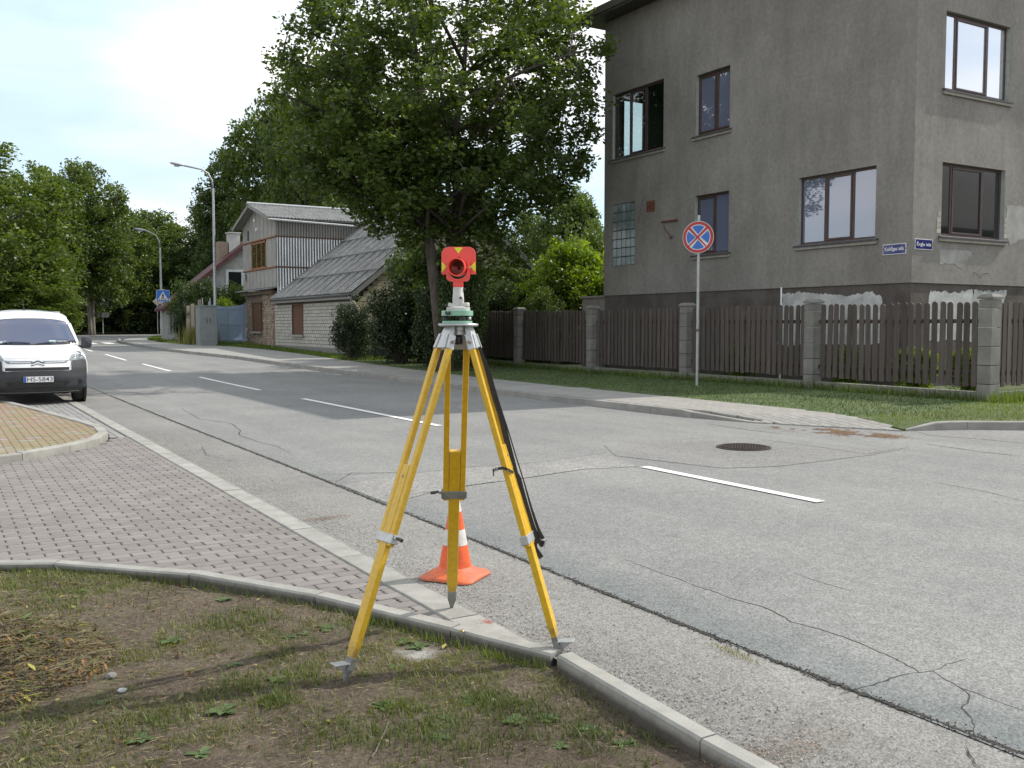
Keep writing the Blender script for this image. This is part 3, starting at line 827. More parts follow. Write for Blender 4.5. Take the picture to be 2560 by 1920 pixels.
# spilt white lime powder next to the tripod
vd = nt.nodes.new("ShaderNodeVectorMath"); vd.operation = 'DISTANCE'; nt.links.new(v_, vd.inputs[0]); vd.inputs[1].default_value = (1.985, 4.17, -.05)
nz = noise(nt, v_, 14, 6, .8)
pw = mathn(nt, 'SUBTRACT', mathn(nt,'ADD', .14, mathn(nt,'MULTIPLY', mathn(nt,'SUBTRACT', nz.outputs['Fac'], .5), .34)), vd.outputs['Value'])
pw = mathn(nt, 'MULTIPLY', pw, 8.0, True)
c_ = mixc(nt, mathn(nt,'MULTIPLY',pw,.8), c_, (.50,.49,.46))
nt.links.new(c_, bb.inputs['Base Color']); bb.inputs['Roughness'].default_value = .95; bb.inputs['Specular IOR Level'].default_value = .2
bumpn(nt, n2.outputs['Fac'], 1.0, .022, bb)
me = npmesh('lawn_soil', V, F, m_soil, True)
soil = ob('lawn_soil', me, kind='structure')

def inlawn(x, y, m=.02):
    k = np.interp(y, fy[::-1], fx[::-1]); return x < k-m
g2_ = np.random.default_rng(5)
N = 230000
X = g2_.uniform(-1.6, 2.45, N); Y = g2_.uniform(1.6, 7.3, N)
cA, cB, cC = vnoise(8, 2.1), vnoise(9, 6.5), vnoise(10, 17)
dens = cA(X,Y)*.5+cB(X,Y)*.35+cC(X,Y)*.35
band = np.clip(1-np.abs(np.interp(Y, fy[::-1], fx[::-1])-X-.35)/.5, 0, 1)
dens = dens + .10*np.clip((X-.9)/1.2,0,1)*np.clip((3.8-Y)/.8,0,1) + .06*(Y > 6.0)
keep = (dens > .60+.20*g2_.random(N)) & inlawn(X, Y, .015)
dlime = np.hypot(X-1.985, Y-4.17) > .13
keep &= dlime
X, Y = X[keep], Y[keep]
sel = g2_.random(len(X)) < .58
gr_l = leafmat('lawn_blade', (.055,.085,.020), (.125,.150,.045), .25, .55)
P3 = np.stack([X, Y, soil_z(X,Y)+heap_z(X,Y)*.8-.004], 1)
blades('lawn_grass', P3[sel], .008, .034, .0046, gr_l, soil, g2_, lean=2.2)
blades('lawn_grass_dry', P3[~sel], .008, .032, .005, gr_b, soil, g2_, lean=2.6)
# tufts
tp = []
for (cx_, cy_, n_, rad) in [(gp(x_, y_, -.1)[0], gp(x_, y_, -.1)[1], k_, r_) for x_, y_, k_, r_ in
      ((690,1795,260,.05),(1240,1665,260,.07),(1230,1790,320,.07),(930,1540,500,.13),(905,1590,300,.12),(1290,1830,400,.12),(1080,1850,400,.10),
       (820,1880,300,.10),(540,1590,400,.16),(200,1530,260,.2),(400,1840,300,.09),(130,1450,500,.28),(640,1590,300,.1),(1500,1870,300,.09),(990,1800,200,.05),
       (600,1755,300,.09),(770,1725,200,.08),(950,1880,260,.09),(80,1480,300,.2),(350,1470,300,.2),(1640,1880,120,.06),(1130,1900,300,.12))]:
    k_ = n_; x_ = cx_+g2_.normal(0, rad, k_); y_ = cy_+g2_.normal(0, rad, k_)
    ok = inlawn(x_, y_); tp.append(np.stack([x_[ok], y_[ok], soil_z(x_[ok], y_[ok])-.004], 1))
blades('lawn_tufts', np.concatenate(tp), .02, .055, .0055, gr_l, soil, g2_, lean=1.6)
# crumbs and small stones
N = 9000; X = g2_.uniform(-1.4, 2.4, N); Y = g2_.uniform(1.8, 7.2, N); ok = inlawn(X, Y); X, Y = X[ok], Y[ok]; n_ = len(X)
octv = [(1,0,0),(-1,0,0),(0,1,0),(0,-1,0),(0,0,.7),(0,0,-.7)]
octf = [(0,2,4),(2,1,4),(1,3,4),(3,0,4),(2,0,5),(1,2,5),(3,1,5),(0,3,5)]
m_crumb = M('soil_crumb', (.14,.115,.09), (.24,.205,.165), scale=40, rough=.95, island=.4)
ob('soil_crumbs', inst_mesh('soil_crumbs', octv, octf, randrot(n_, g2_, .002+.005*g2_.random(n_)**3), np.stack([X, Y, soil_z(X,Y)], 1), m_crumb), soil, kind='stuff')
# litter: dead leaves, straw, twigs
leafT = [(0,-.5,0),(.22,-.1,.10),(.16,.3,.05),(0,.55,.0),(-.16,.3,.06),(-.22,-.1,.12),(0,.05,-.02)]
leafF = [(0,1,6),(1,2,6),(2,3,6),(3,4,6),(4,5,6),(5,0,6)]
def tilt_batch(n, g, s, maxt=.6):
    A = rotz_batch(g.uniform(0, 6.28, n), None); t = g.uniform(-maxt, maxt, n); c, si = np.cos(t), np.sin(t); z = np.zeros(n); o = np.ones(n)
    B = np.stack([np.stack([o,z,z],-1),np.stack([z,c,-si],-1),np.stack([z,si,c],-1)],-2)
    return np.einsum('nij,njk->nik', A, B)*np.asarray(s)[:,None,None]
m_dleaf = leafmat('dead_leaf', (.075,.045,.026), (.23,.125,.062), .15, .7)
m_yleaf = leafmat('yellowing_leaf', (.18,.20,.05), (.42,.36,.11), .2, .6)
m_straw = M('cut_straw', (.13,.105,.055), (.235,.20,.115), scale=30, rough=.9, island=.35)
N = 2600; X = g2_.uniform(-1.4, 2.4, N); Y = g2_.uniform(2.2, 7.2, N)
pr_ = np.clip(1.15-.55*X, .12, 1)*np.clip(1.6-np.abs(Y-4.6)*.35, .15, 1)
ok = inlawn(X, Y) & (g2_.random(N) < pr_*.55); X, Y = X[ok], Y[ok]; n_ = len(X)
Tt = np.stack([X, Y, soil_z(X,Y)+heap_z(X,Y)*.8+.008], 1); sz = g2_.uniform(.012,.045,n_)
h_ = g2_.random(n_) < .8
ob('leaf_litter', inst_mesh('leaf_litter', leafT, leafF, tilt_batch(h_.sum(), g2_, sz[h_]), Tt[h_], m_dleaf), soil, kind='stuff')
ob('yellow_leaf_litter', inst_mesh('yellow_leaf_litter', leafT, leafF, tilt_batch((~h_).sum(), g2_, sz[~h_]*1.1), Tt[~h_], m_yleaf), soil, kind='stuff')
strT = [(-.5,-.012,0),(.5,-.012,0),(.5,.012,0),(-.5,.012,0),(0,0,.06)]
strF = [(0,1,4),(1,2,4),(2,3,4),(3,0,4)]
N = 20000; X = g2_.uniform(-1.4, 2.4, N); Y = g2_.uniform(2.0, 7.2, N)
pr_ = np.clip(1.0-.35*X, .25, 1)*np.clip(1.5-np.abs(Y-5.0)*.4, .2, 1)
ok = inlawn(X, Y) & (g2_.random(N) < pr_*1.2); X, Y = X[ok], Y[ok]; n_ = len(X)
ob('cut_straw', inst_mesh('cut_straw', strT, strF, tilt_batch(n_, g2_, g2_.uniform(.008,.055,n_), .35), np.stack([X, Y, soil_z(X,Y)+heap_z(X,Y)*.8+.008], 1), m_straw), soil, kind='stuff')
# ------------------------------------------------------------------ building kit
def plane_frame(o, u, n):
    """P(a,b,c): a along wall, b outward, c up"""
    o, u, n = Vector(o), Vector(u), Vector(n)
    return lambda a, b, c: o + u*a + n*b + Vector((0,0,c))
def wall_holes(P, u0, u1, z0, z1, holes, depth=.14, mb=None):
    mb = mb or MB()
    us = sorted({u0, u1} | {h[0] for h in holes} | {h[1] for h in holes}); zs = sorted({z0, z1} | {h[2] for h in holes} | {h[3] for h in holes})
    us = [u for u in us if u0 <= u <= u1]; zs = [z for z in zs if z0 <= z <= z1]
    for a, b in zip(us[:-1], us[1:]):
        for c, d in zip(zs[:-1], zs[1:]):
            mu, mz = (a+b)/2, (c+d)/2
            if any(h[0] < mu < h[1] and h[2] < mz < h[3] for h in holes): continue
            mb.quad(P(a,0,c), P(b,0,c), P(b,0,d), P(a,0,d))
    for a, b, c, d in holes:
        mb.quad(P(a,0,c), P(a,-depth,c), P(a,-depth,d), P(a,0,d)); mb.quad(P(b,0,c), P(b,0,d), P(b,-depth,d), P(b,-depth,c))
        mb.quad(P(a,0,d), P(b,0,d), P(b,-depth,d), P(a,-depth,d)); mb.quad(P(a,0,c), P(b,0,c), P(b,-depth,c), P(a,-depth,c))
    return mb
m_frame = M('window_frame_brown', (.075,.045,.040), (.055,.034,.030), scale=6, rough=.45)
m_sill = M('sill_metal', (.055,.052,.055), (.085,.08,.08), scale=8, rough=.5, metal=.3)
m_ledge = M('ledge_concrete', (.24,.22,.19), (.31,.285,.25), scale=6, rough=.9, fine=.2)
m_glass = glassmat('glass_sky', (.14,.155,.23), .17)
m_glass_dark = glassmat('glass_dark', (.012,.016,.015), .05)
m_glass_clear = glassmat('glass_clear', (.02,.03,.03), .05, .93)
m_glass_up = glassmat('glass_bright', (.5,.5,.52), .55)
m_reveal = M('painted_reveal', (.36,.39,.36), (.28,.30,.27), scale=8, rough=.85)
def window(par, P, u0, u1, z0, z1, cols, sash, glass, d=.11, fr=.06, sill=True, curtain=None, reveal=True):
    """cols: inner mullion fractions; sash: indices of columns with an opening frame of their own"""
    w = MB(); W = u1-u0
    w.obox(P, u0,u1, -d-.05,-d, z0,z0+fr); w.obox(P, u0,u1, -d-.05,-d, z1-fr,z1)
    w.obox(P, u0,u0+fr, -d-.05,-d, z0+fr,z1-fr); w.obox(P, u1-fr,u1, -d-.05,-d, z0+fr,z1-fr)
    edges = [u0+fr] + [u0+W*c for c in cols] + [u1-fr]
    for c in cols: w.obox(P, u0+W*c-fr*.5, u0+W*c+fr*.5, -d-.05,-d, z0+fr,z1-fr)
    win = w.build('window', m_frame, par, world=True, bevel=.004)
    for i, (a, b) in enumerate(zip(edges[:-1], edges[1:])):
        a2 = a if i == 0 else a+fr*.5; b2 = b if i == len(edges)-2 else b-fr*.5; c2, e2 = z0+fr, z1-fr
        if i in sash:
            s = MB(); k = .05
            s.obox(P, a2+.004,b2-.004, -d-.04,-d+.014, c2+.004,c2+k); s.obox(P, a2+.004,b2-.004, -d-.04,-d+.014, e2-k,e2-.004)
            s.obox(P, a2+.004,a2+k, -d-.04,-d+.014, c2+k,e2-k); s.obox(P, b2-k,b2-.004, -d-.04,-d+.014, c2+k,e2-k)
            s.build('sash', m_frame, win, bevel=.004)
            a2, b2, c2, e2 = a2+k, b2-k, c2+k, e2-k
        MB().obox(P, a2-.004,b2+.004, -d-.03,-d-.018, c2-.004,e2+.004).build('pane', glass[i] if isinstance(glass, (list,tuple)) else glass, win)
    if sill:
        s = MB(); e = .10
        s.hexa([P(u0-e,-d,z0+.01),P(u1+e,-d,z0+.01),P(u1+e,.075,z0-.045),P(u0-e,.075,z0-.045),P(u0-e,-d,z0+.022),P(u1+e,-d,z0+.022),P(u1+e,.075,z0-.03),P(u0-e,.075,z0-.03)])
        s.obox(P, u0-e,u1+e, .068,.076, z0-.07,z0-.03)
        s.build('sill_flashing', m_sill, win)
        MB().obox(P, u0-.08,u1+.08, .001,.055, z0-.135,z0-.05).build('ledge', m_ledge, win, bevel=.006)
    if reveal:
        MB().obox(P, u1-.003 if reveal > 0 else u0-.006, u1+.006 if reveal > 0 else u0+.003, -d+.002, -.004, z0,z1).build('reveal', m_reveal, win)
    if curtain: MB().obox(P, u0+fr,u1-fr, -d-.20,-d-.19, z0+fr,z1-fr).build('curtain', curtain, win)
    return win
def text_mesh(txt, mat, P, height, width=None, depth=.002, name='lettering', parent=None, world=True, shear=0, bold=0.0):
    cu = bpy.data.curves.new(name, 'FONT'); cu.body = txt; cu.size = 1; cu.extrude = 0; cu.align_x = 'CENTER'; cu.align_y = 'CENTER'
    cu.offset = bold
    to = bpy.data.objects.new(name, cu); COL.objects.link(to)
    bpy.context.view_layer.update()
    me = bpy.data.meshes.new_from_object(to.evaluated_get(bpy.context.evaluated_depsgraph_get()))
    bpy.data.objects.remove(to); bpy.data.curves.remove(cu)
    xs_ = [v.co.x for v in me.vertices]; ys_ = [v.co.y for v in me.vertices]
    sx = (width/(max(xs_)-min(xs_))) if width else None
    sy = height/(max(ys_)-min(ys_)); sx = sx or sy
    mx_, my_ = (max(xs_)+min(xs_))/2, (max(ys_)+min(ys_))/2
    for v in me.vertices:
        v.co = P((v.co.x-mx_)*sx, depth, (v.co.y-my_)*sy)
    me.materials.clear(); me.materials.append(mat); me.name = name
    return ob(name, me, parent, world)

# ------------------------------------------------------------------ grey rendered house
HX, HY, HY2, HX2 = 19.0, 14.02, 25.65, 31.0
house = thing('rendered_house', 'tall grey rendered house with brown window frames behind the picket fence', 'house', (HX, HY, .12))
ms, nt, bb = nodes_of('grey_render')
v_ = coords(nt)
n1 = noise(nt, v_, .55, 6, .62); r1 = ramp(nt, (.205,.190,.172), (.272,.253,.231), .34, .66); nt.links.new(n1.outputs['Fac'], r1.inputs[0])
vv = coords(nt, (1.2,1.2,.22)); n2 = noise(nt, vv, 2.4, 6, .65); r2 = ramp(nt, (.90,.90,.90), (1.06,1.06,1.05), .35, .65); nt.links.new(n2.outputs['Fac'], r2.inputs[0])
c_ = mixc(nt, 1.0, r1.outputs[0], r2.outputs[0], 'MULTIPLY')
n3 = noise(nt, v_, 9, 9, .8); r3 = ramp(nt, (.76,.76,.765), (1.2,1.2,1.19), .3, .7); nt.links.new(n3.outputs['Fac'], r3.inputs[0])
c_ = mixc(nt, 1.0, c_, r3.outputs[0], 'MULTIPLY')
# pale, thin mineral bloom
n4 = noise(nt, v_, 1.1, 9, .72, .8); r4 = ramp(nt, (0,0,0), (1,1,1), .615, .70); nt.links.new(n4.outputs['Fac'], r4.inputs[0])
c_ = mixc(nt, mathn(nt,'MULTIPLY',r4.outputs[0],.38), c_, (.33,.32,.295))
nt.links.new(c_, bb.inputs['Base Color']); bb.inputs['Roughness'].default_value = .95; bb.inputs['Specular IOR Level'].default_value = .2
nb = noise(nt, v_, 60, 4, .7); bumpn(nt, nb.outputs['Fac'], .7, .012, bb)
m_render = ms
m_plinth = M('plinth_roughcast', (.075,.062,.055), (.115,.098,.085), scale=2, rough=.95, bump=.9, bscale=35, bdist=.02, fine=.35, fscale=45)
m_patch = M('plaster_patch', (.30,.30,.285), (.50,.50,.48), scale=2.6, rough=.9, fine=.2, fscale=30, p=(.3,.62))
m_patch_g = M('plaster_patch_grey', (.24,.23,.215), (.36,.35,.33), scale=2.6, rough=.9, fine=.1)
PW = plane_frame((HX, HY, 0), (0, 1, 0), (-1, 0, 0))     # west face, a = Y-HY
PS = plane_frame((HX, HY, 0), (1, 0, 0), (0, -1, 0))     # south face, a = X-HX
PN = plane_frame((HX, HY2, 0), (1, 0, 0), (0, 1, 0))
y_ = lambda v: v-HY
ZT = 11.30
WA = (y_(22.70), y_(25.23), 6.88, 8.92); WB = (y_(19.90), y_(21.27), 6.97, 8.68); WC = (y_(19.88), y_(21.27), 3.57, 5.26); WD = (y_(15.03), y_(17.38), 3.58, 5.27)
GB = (y_(24.04), y_(25.22), 3.44, 5.42)
SU = (1.02, 3.50, 6.95, 8.70); SL = (1.02, 3.46, 3.61, 5.29)
mb = wall_holes(PW, 0, HY2-HY, 2.505, ZT, [WA, WB, WC, WD, GB])
wall_holes(PS, 0, HX2-HX, 2.505, ZT, [SU, SL], mb=mb)
wall_holes(PN, 0, HX2-HX, 2.505, ZT, [(.62, 1.55, 6.9, 8.95)], mb=mb)
mb.quad((HX2,HY,2.505),(HX2,HY2,2.505),(HX2,HY2,ZT),(HX2,HY,ZT))
wobj = mb.build('wall', m_render, house, world=True)
mb = MB()
mb.box(HX+.03, HX2-.03, HY+.03, HY2-.03, -.2, 2.50); mb.build('plinth', m_plinth, house, world=True)
mb = MB(); mb.box(HX+.2, HX2-.1, HY+.2, HY2-.2, 6.2, 6.3); mb.box(HX+.2, HX2-.1, HY+.2, HY2-.2, 2.6, 2.7); mb.box(HX+.2, HX2-.1, HY+.2, HY2-.2, 9.6, 9.7)
mb.box(HX+.2, HX+6, 18.2, 18.3, 2.7, 9.6); mb.box(HX+4.2, HX+4.3, HY+.2, HY2-.2, 2.7, 9.6); mb.box(HX+.2, HX+4.2, 22.2, 22.3, 2.7, 9.6)
mb.build('inner_floor', M('room_dark', (.10,.095,.085), (.13,.12,.11), rough=.9), house, world=True)
m_curt = M('net_curtain', (.50,.52,.58), (.42,.44,.50), scale=4, rough=.9, stretch=(6,6,.3))
m_curt2 = M('roller_blind', (.62,.64,.66), (.55,.57,.60), scale=1, rough=.9)
window(house, PW, *WA, (.365,.69), (1,), m_glass_clear, reveal=1)
window(house, PW, *WB, (.46,), (0,1), m_glass, curtain=m_curt, reveal=1)
window(house, PW, *WC, (.46,), (1,), m_glass, curtain=m_curt, reveal=1)
window(house, PW, *WD, (.31,.67), (1,), m_glass, curtain=m_curt, reveal=1)
window(house, PS, *SU, (.20,.70), (1,), m_glass_up, curtain=m_curt2, reveal=1)
window(house, PS, *SL, (.20,.70), (1,), m_glass_dark, reveal=1)
window(house, PN, .62, 1.55, 6.9, 8.95, (), (), glassmat('glass_plain', (.02,.03,.03), .02, 1.0), sill=False, reveal=0)
# roof slab with deep eaves
mroof = M('roof_metal_dark', (.055,.048,.046), (.08,.07,.066), rough=.55, metal=.2)
mb = MB(); mb.box(HX-.62, HX2+.4, HY-.6, HY2+.62, ZT+.002, ZT+.07); mb.box(HX-.66, HX2+.44, HY-.64, HY2+.66, ZT+.072, ZT+.30)
mb.build('roof', mroof, house, world=True)
# glass block window
blk = M('glass_block', (.085,.125,.125), (.14,.185,.18), scale=12, rough=.25, rand=.22, coat=.5)
bw_, bh_ = (GB[1]-GB[0])/5, (GB[3]-GB[2])/7
bmb = MB().box(-bw_/2+.008, bw_/2-.008, -.04, .04, -bh_/2+.008, bh_/2-.008)
bme = mkmesh('glass_block', bmb.v, bmb.f, blk)
MB().obox(PW, GB[0],GB[1],-.13,-.10,GB[2],GB[3]).build('mortar', M('mortar_grey', (.13,.125,.115), rough=.95), house, world=True)
for i in range(5):
    for j in range(7):
        p = PW(GB[0]+bw_*(i+.5), -.06, GB[2]+bh_*(j+.5)) - Vector(house.location)
        o = ob('glass_block', bme, house, loc=p); o.rotation_euler = (rnd.uniform(-.03,.03), 0, R(90)+rnd.uniform(-.03,.03))
        m_ = o.modifiers.new('bevel','BEVEL'); m_.width = .012; m_.segments = 2
def blob_patch(P, pts, mat, par, nm='plaster_patch', d=.004, seed=0, amp=.035):
    r = random.Random(seed); out = []
    for i in range(len(pts)):
        a, b = pts[i], pts[(i+1) % len(pts)]; n = max(1, int(math.hypot(b[0]-a[0], b[1]-a[1])/.07))
        for k in range(n): t = k/n; out.append((a[0]+(b[0]-a[0])*t+r.uniform(-amp,amp), a[1]+(b[1]-a[1])*t+r.uniform(-amp,amp)))
    tri = tessellate_polygon([[Vector((x, y, 0)) for x, y in out]])
    n = len(out); mb = MB(); mb.add([P(x, d, y) for x, y in out]+[P(x, -.01, y) for x, y in out], [tuple(t) for t in tri]+[(i,(i+1)%n,n+(i+1)%n,n+i) for i in range(n)])
    return mb.build(nm, mat, par, world=True)
def sx(px, py): # pixel on the west face -> (a,z)
    d = ray(px, py); t = HX/d[0]; return (d[1]*t-HY, CAMH+d[2]*t)
def ss(px, py):
    d = ray(px, py); t = HY/d[1]; return (d[0]*t-HX, CAMH+d[2]*t)
q6 = lambda x, y: (1450+x/1.993, 600+y/1.993)
blob_patch(plane_frame((HX+.03, HY, 0), (0,1,0), (-1,0,0)), [sx(*q6(*p)) for p in ((1005,268),(1100,258),(1210,268),(1330,280),(1440,255),(1500,285),(1500,310))]+[(.8,1.1),(4.0,1.0)], m_patch, house, seed=1)
PS2 = plane_frame((HX, HY+.03, 0), (1,0,0), (0,-1,0))
blob_patch(PS2, [ss(*q6(*p)) for p in ((1750,252),(1870,262),(1960,250))]+[(2.45,1.15),(.65,1.2)], m_patch, house, seed=2)
blob_patch(PS2, [ss(*q6(*p)) for p in ((1965,252),(2130,255))]+[(3.3,1.2),(2.5,1.2)], m_patch, house, seed=5)
q5 = lambda x, y: (2160+x/2.37, y/2.37)
blob_patch(PS, [ss(*q5(*p)) for p in ((445,1478),(560,1480),(640,1492),(575,1600),(530,1560),(450,1565))], m_patch_g, house, seed=3, amp=.02)
blob_patch(PS, [ss(*q5(*p)) for p in ((845,1215),(960,1225),(1050,1240),(1050,1400),(960,1410),(870,1450),(845,1400))], m_patch_g, house, seed=4, amp=.02)
# missing render: bricks showing beside the lower window
mbk = M('pale_brick', (.36,.34,.28), (.42,.39,.32), scale=9, rough=.9, fine=.2, rand=.12)
for k in range(4):
    z = 3.66+k*.125
    MB().obox(PS, .86+.04*(k == 3),1.005, -.02,.006, z,z+.11).build('brick', mbk, wobj)
    MB().obox(PS, 3.475,3.60-.03*(k == 3), -.02,.006, z,z+.11).build('brick', mbk, wobj)
# surface cracks in the render
def wall_crack(P, pts, w, seed, mat, par):
    j = jag(pts, .08, .02, seed); n = len(j); mb = MB()
    for a, b in zip(j[:-1], j[1:]):
        dx, dy = b[0]-a[0], b[1]-a[1]; L = math.hypot(dx, dy) or 1; nx, ny = -dy/L*w/2, dx/L*w/2
        mb.quad(P(a[0]+nx,.003,a[1]+ny), P(a[0]-nx,.003,a[1]-ny), P(b[0]-nx,.003,b[1]-ny), P(b[0]+nx,.003,b[1]+ny))
    mb.build('hairline_crack', mat, par, world=True)
m_hair = M('hairline_repair', (.27,.255,.225), (.22,.205,.18), scale=9, rough=.95)
m_hdark = M('hairline_dark', (.05,.045,.04), rough=.95)
z6 = lambda x, y: (1450+x/1.993, y/1.993)
wall_crack(PW, [sx(*z6(*p)) for p in ((1010,112),(900,160),(780,210),(740,222))], .016, 1, m_hair, house)
wall_crack(PW, [sx(*z6(*p)) for p in ((1640,365),(1500,385),(1420,405),(1300,450),(1130,495),(960,535),(830,565))], .018, 2, m_hair, house)
wall_crack(PW, [sx(*z6(*p)) for p in ((1065,925),(960,965),(850,995),(750,1005))], .018, 3, m_hair, house)
wall_crack(PW, [sx(*z6(*p)) for p in ((560,690),(510,660),(450,690))], .018, 4, m_hair, house)
wall_crack(PW, [sx(*z6(*p)) for p in ((290,1115),(300,1050),(315,985))], .02, 5, m_hdark, house)
wall_crack(PS, [ss(*q5(*p)) for p in ((640,1640),(650,1612),(690,1650),(700,1625),(740,1620),(748,1655))], .012, 6, m_hdark, house)
# rusty house number and old pipe bracket
m_rust = M('rust', (.19,.065,.03), (.11,.05,.032), scale=18, rough=.9, bump=.4, bscale=60)
c163 = sx(1627, 516)
np_ = plane_frame(PW(c163[0], 0, c163[1]), (0,-1,0), (-1,0,0))
hn = thing('number_plate', 'small rusty square house number plate reading 163 on the grey wall', 'house number', PW(c163[0], 0, c163[1]))
MB().obox(np_, -.20,.20,.002,.012,-.17,.17).build('plate', m_rust, hn, world=True)
text_mesh('163', M('number_dark', (.10,.028,.02), rough=.9), np_, .20, .30, .0135, parent=hn, bold=.02)
br = thing('wall_bracket', 'rusty bent pipe bracket sticking out of the grey wall left of the round sign', 'bracket', PW(*[sx(1660,556)[0],0,sx(1660,556)[1]]))
b0, b1 = sx(1657,555), sx(1696,550)
MB().tube([PW(b0[0],.04,b0[1]), PW(b1[0],.05,b1[1])], .03, 6).build('arm', m_rust, br, world=True)
b2, b3, b4 = sx(1661,563), sx(1668,578), sx(1681,592)
MB().tube([PW(b2[0],.04,b2[1]), PW(b3[0],.05,b3[1]), PW(b4[0],.05,b4[1])], .014, 5).tube([PW(b4[0]-.03,.05,b4[1]), PW(b4[0]+.03,.05,b4[1]-.04)], .035, 6).build('hook', m_rust, br, world=True)
# low annex wall to the left
mb = MB(); mb.box(HX+.1, HX+5, HY2+.01, HY2+1.35, -.2, 2.45); mb.box(HX+.04, HX+5.06, HY2+.012, HY2+1.41, 2.452, 2.52)
an = mb.build('annex_wall', m_render, None, label='low flat-topped grey annex wall against the left end of the tall house', cat='wall')

# added house, out of view: gives the lower corner window something dark to reflect
nh = thing('added_reflected_house', 'added unseen dark house, placed to be mirrored in the lower window by the corner', 'house', (46, -5, 0))
MB().box(-7,9,-5,4,-.1,6.2).build('wall', M('dark_timber', (.045,.035,.028), (.06,.048,.038), rough=.85), nh)
MB().prism([(-5.6,6.2),(4.6,6.2),(-.5,10.5)], lambda y, z: (-7.6,y,z), lambda y, z: (9.6,y,z)).build('roof', M('dark_tiles', (.055,.045,.042), rough=.8), nh)
for k_ in range(4):
    MB().box(-5.6+k_*4,-4.4+k_*4,3.99,4.03,3.4,4.9).build('window', m_glass_dark, nh)
# street name plates
m_blue = M('enamel_blue', (.014,.016,.14), (.012,.014,.12), scale=2, rough=.25, coat=.6)
m_wh = M('enamel_white', (.78,.78,.78), (.72,.72,.72), scale=4, rough=.35)
def name_plate(P, w, h, txt, label):
    t = thing('street_name_plate', label, 'street sign', P(0,0,0))
    MB().obox(P, -w/2,w/2,.004,.018,-h/2,h/2).build('border', m_wh, t, world=True)
    MB().obox(P, -w/2+.014,w/2-.014,.0185,.021,-h/2+.014,h/2-.014).build('plate', m_blue, t, world=True)
    text_mesh(txt, m_wh, P, h*.50, w*.82, .0235, parent=t, bold=.012)
    for s in (-1, 1): MB().obox(P, s*w/2-.02-.02*s,s*w/2+.02-.02*s,.0212,.025,-.012,.012).build('screw', m_sill, t, world=True)
a = sx(2237, 623)
name_plate(plane_frame(PW(a[0],0,a[1]), (0,-1,0), (-1,0,0)), .62, .24, 'Kuldīgas iela', 'blue enamel street name plate reading Kuldīgas iela on the shaded wall by the corner')
a = ss(2308, 611)
name_plate(plane_frame(PS(a[0],0,a[1]), (1,0,0), (0,-1,0)), .62, .24, 'Ērgļu iela', 'blue enamel street name plate reading Ērgļu iela on the sunlit wall by the corner')

# ------------------------------------------------------------------ picket fence
m_picket = M('picket_brown', (.058,.045,.038), (.086,.068,.058), scale=3, rough=.75, stretch=(6,6,.6), fine=.22, fscale=60, rand=.26)
m_post = M('fence_block', (.165,.155,.140), (.215,.205,.185), scale=4, rough=.95, bump=.4, bscale=80, fine=.15, rand=.08)
m_base = M('fence_base', (.17,.165,.15), (.24,.23,.205), scale=2.5, rough=.95, bump=.3, fine=.2)
FX = 17.0; POSTS = [10.83+4.22*i for i in range(6)]
def picket_mesh(w, h):
    pr = [(-w/2,0),(w/2,0),(w/2,h-w*.42)]+[(w/2*math.cos(t), h-w*.42+w*.42*math.sin(t)) for t in [math.pi*k/6 for k in range(1,6)]]+[(-w/2,h-w*.42)]
    mb = MB().prism(pr, lambda x, y: (x,-.011,y), lambda x, y: (x,.011,y)); return mkmesh('picket', mb.v, mb.f, m_picket)
PM = picket_mesh(.118, 1.62)
fence = thing('picket_fence', 'long dark brown wooden picket fence with grey block posts along the pavement', 'fence', (FX, POSTS[0], .12))
def post_blocks(par, x, y, ztop=2.12):
    z = .08; k = 0
    hs = (ztop-.09-z)/5.5
    while z < ztop-.1:
        h = hs if z+hs < ztop-.1 else ztop-.09-z
        p = (x-par.location.x, y-par.location.y, z+h/2-par.location.z)
        mb = MB().box(-.15,.15,-.135,.135,-h/2+.005,h/2-.005)
        o = mb.build('block', m_post, par, bevel=.008); o.location = p; o.rotation_euler = (0,0,rnd.uniform(-.01,.01))
        z += h; k += 1
    mb = MB().hexa([(-.175,-.16,0),(.175,-.16,0),(.175,.16,0),(-.175,.16,0),(-.12,-.10,.055),(.12,-.10,.055),(.12,.10,.055),(-.12,.10,.055)])
    mb.box(-.175,.175,-.16,.16,-.035,0)
    o = mb.build('post_cap', m_post, par); o.location = (x-par.location.x, y-par.location.y, ztop-.05-par.location.z)
def run(par, p0, p1, n, hscale=1.0, zb=.38, inset=.2):
    p0, p1 = Vector(p0), Vector(p1); d = (p1-p0); L = d.length; d.normalize(); ang = math.atan2(d.y, d.x); nrm = Vector((-d.y, d.x, 0))
    for i in range(n):
        t = inset + (L-2*inset)*(i+.5)/n; q = p0+d*t
        zz = zg(q.y)
        o = ob('picket', PM, par, loc=(q.x-par.location.x, q.y-par.location.y, zb+zz-par.location.z+rnd.uniform(-.018,.014)))
        o.rotation_euler = (rnd.uniform(-.006,.006), rnd.gauss(0,.009), ang+rnd.uniform(-.05,.05)); o.scale = (1,1,hscale)
    P = plane_frame(p0, d, nrm)
    for z in (.62, 1.62):
        MB().obox(P, .1, L-.1, -.06*side-.02, -.06*side+.02, z-.04+zg(p0.y), z+.04+zg(p0.y)).build('rail', m_picket, par, world=True)
    MB().obox(P, .14, L-.14, -.09, .09, -.1, .30+zg(p0.y)-.02).build('base_wall', m_base, par, world=True)
side = 1
for i, y in enumerate(POSTS):
    post_blocks(fence, FX, y, 2.12+zg(y)*.6)
    if i < len(POSTS)-1: run(fence, (FX, y, 0), (FX, POSTS[i+1], 0), 22)
fence2 = thing('picket_fence', 'dark brown picket fence turning right along the side street from the corner post', 'fence', (FX+.4, POSTS[0], .12))
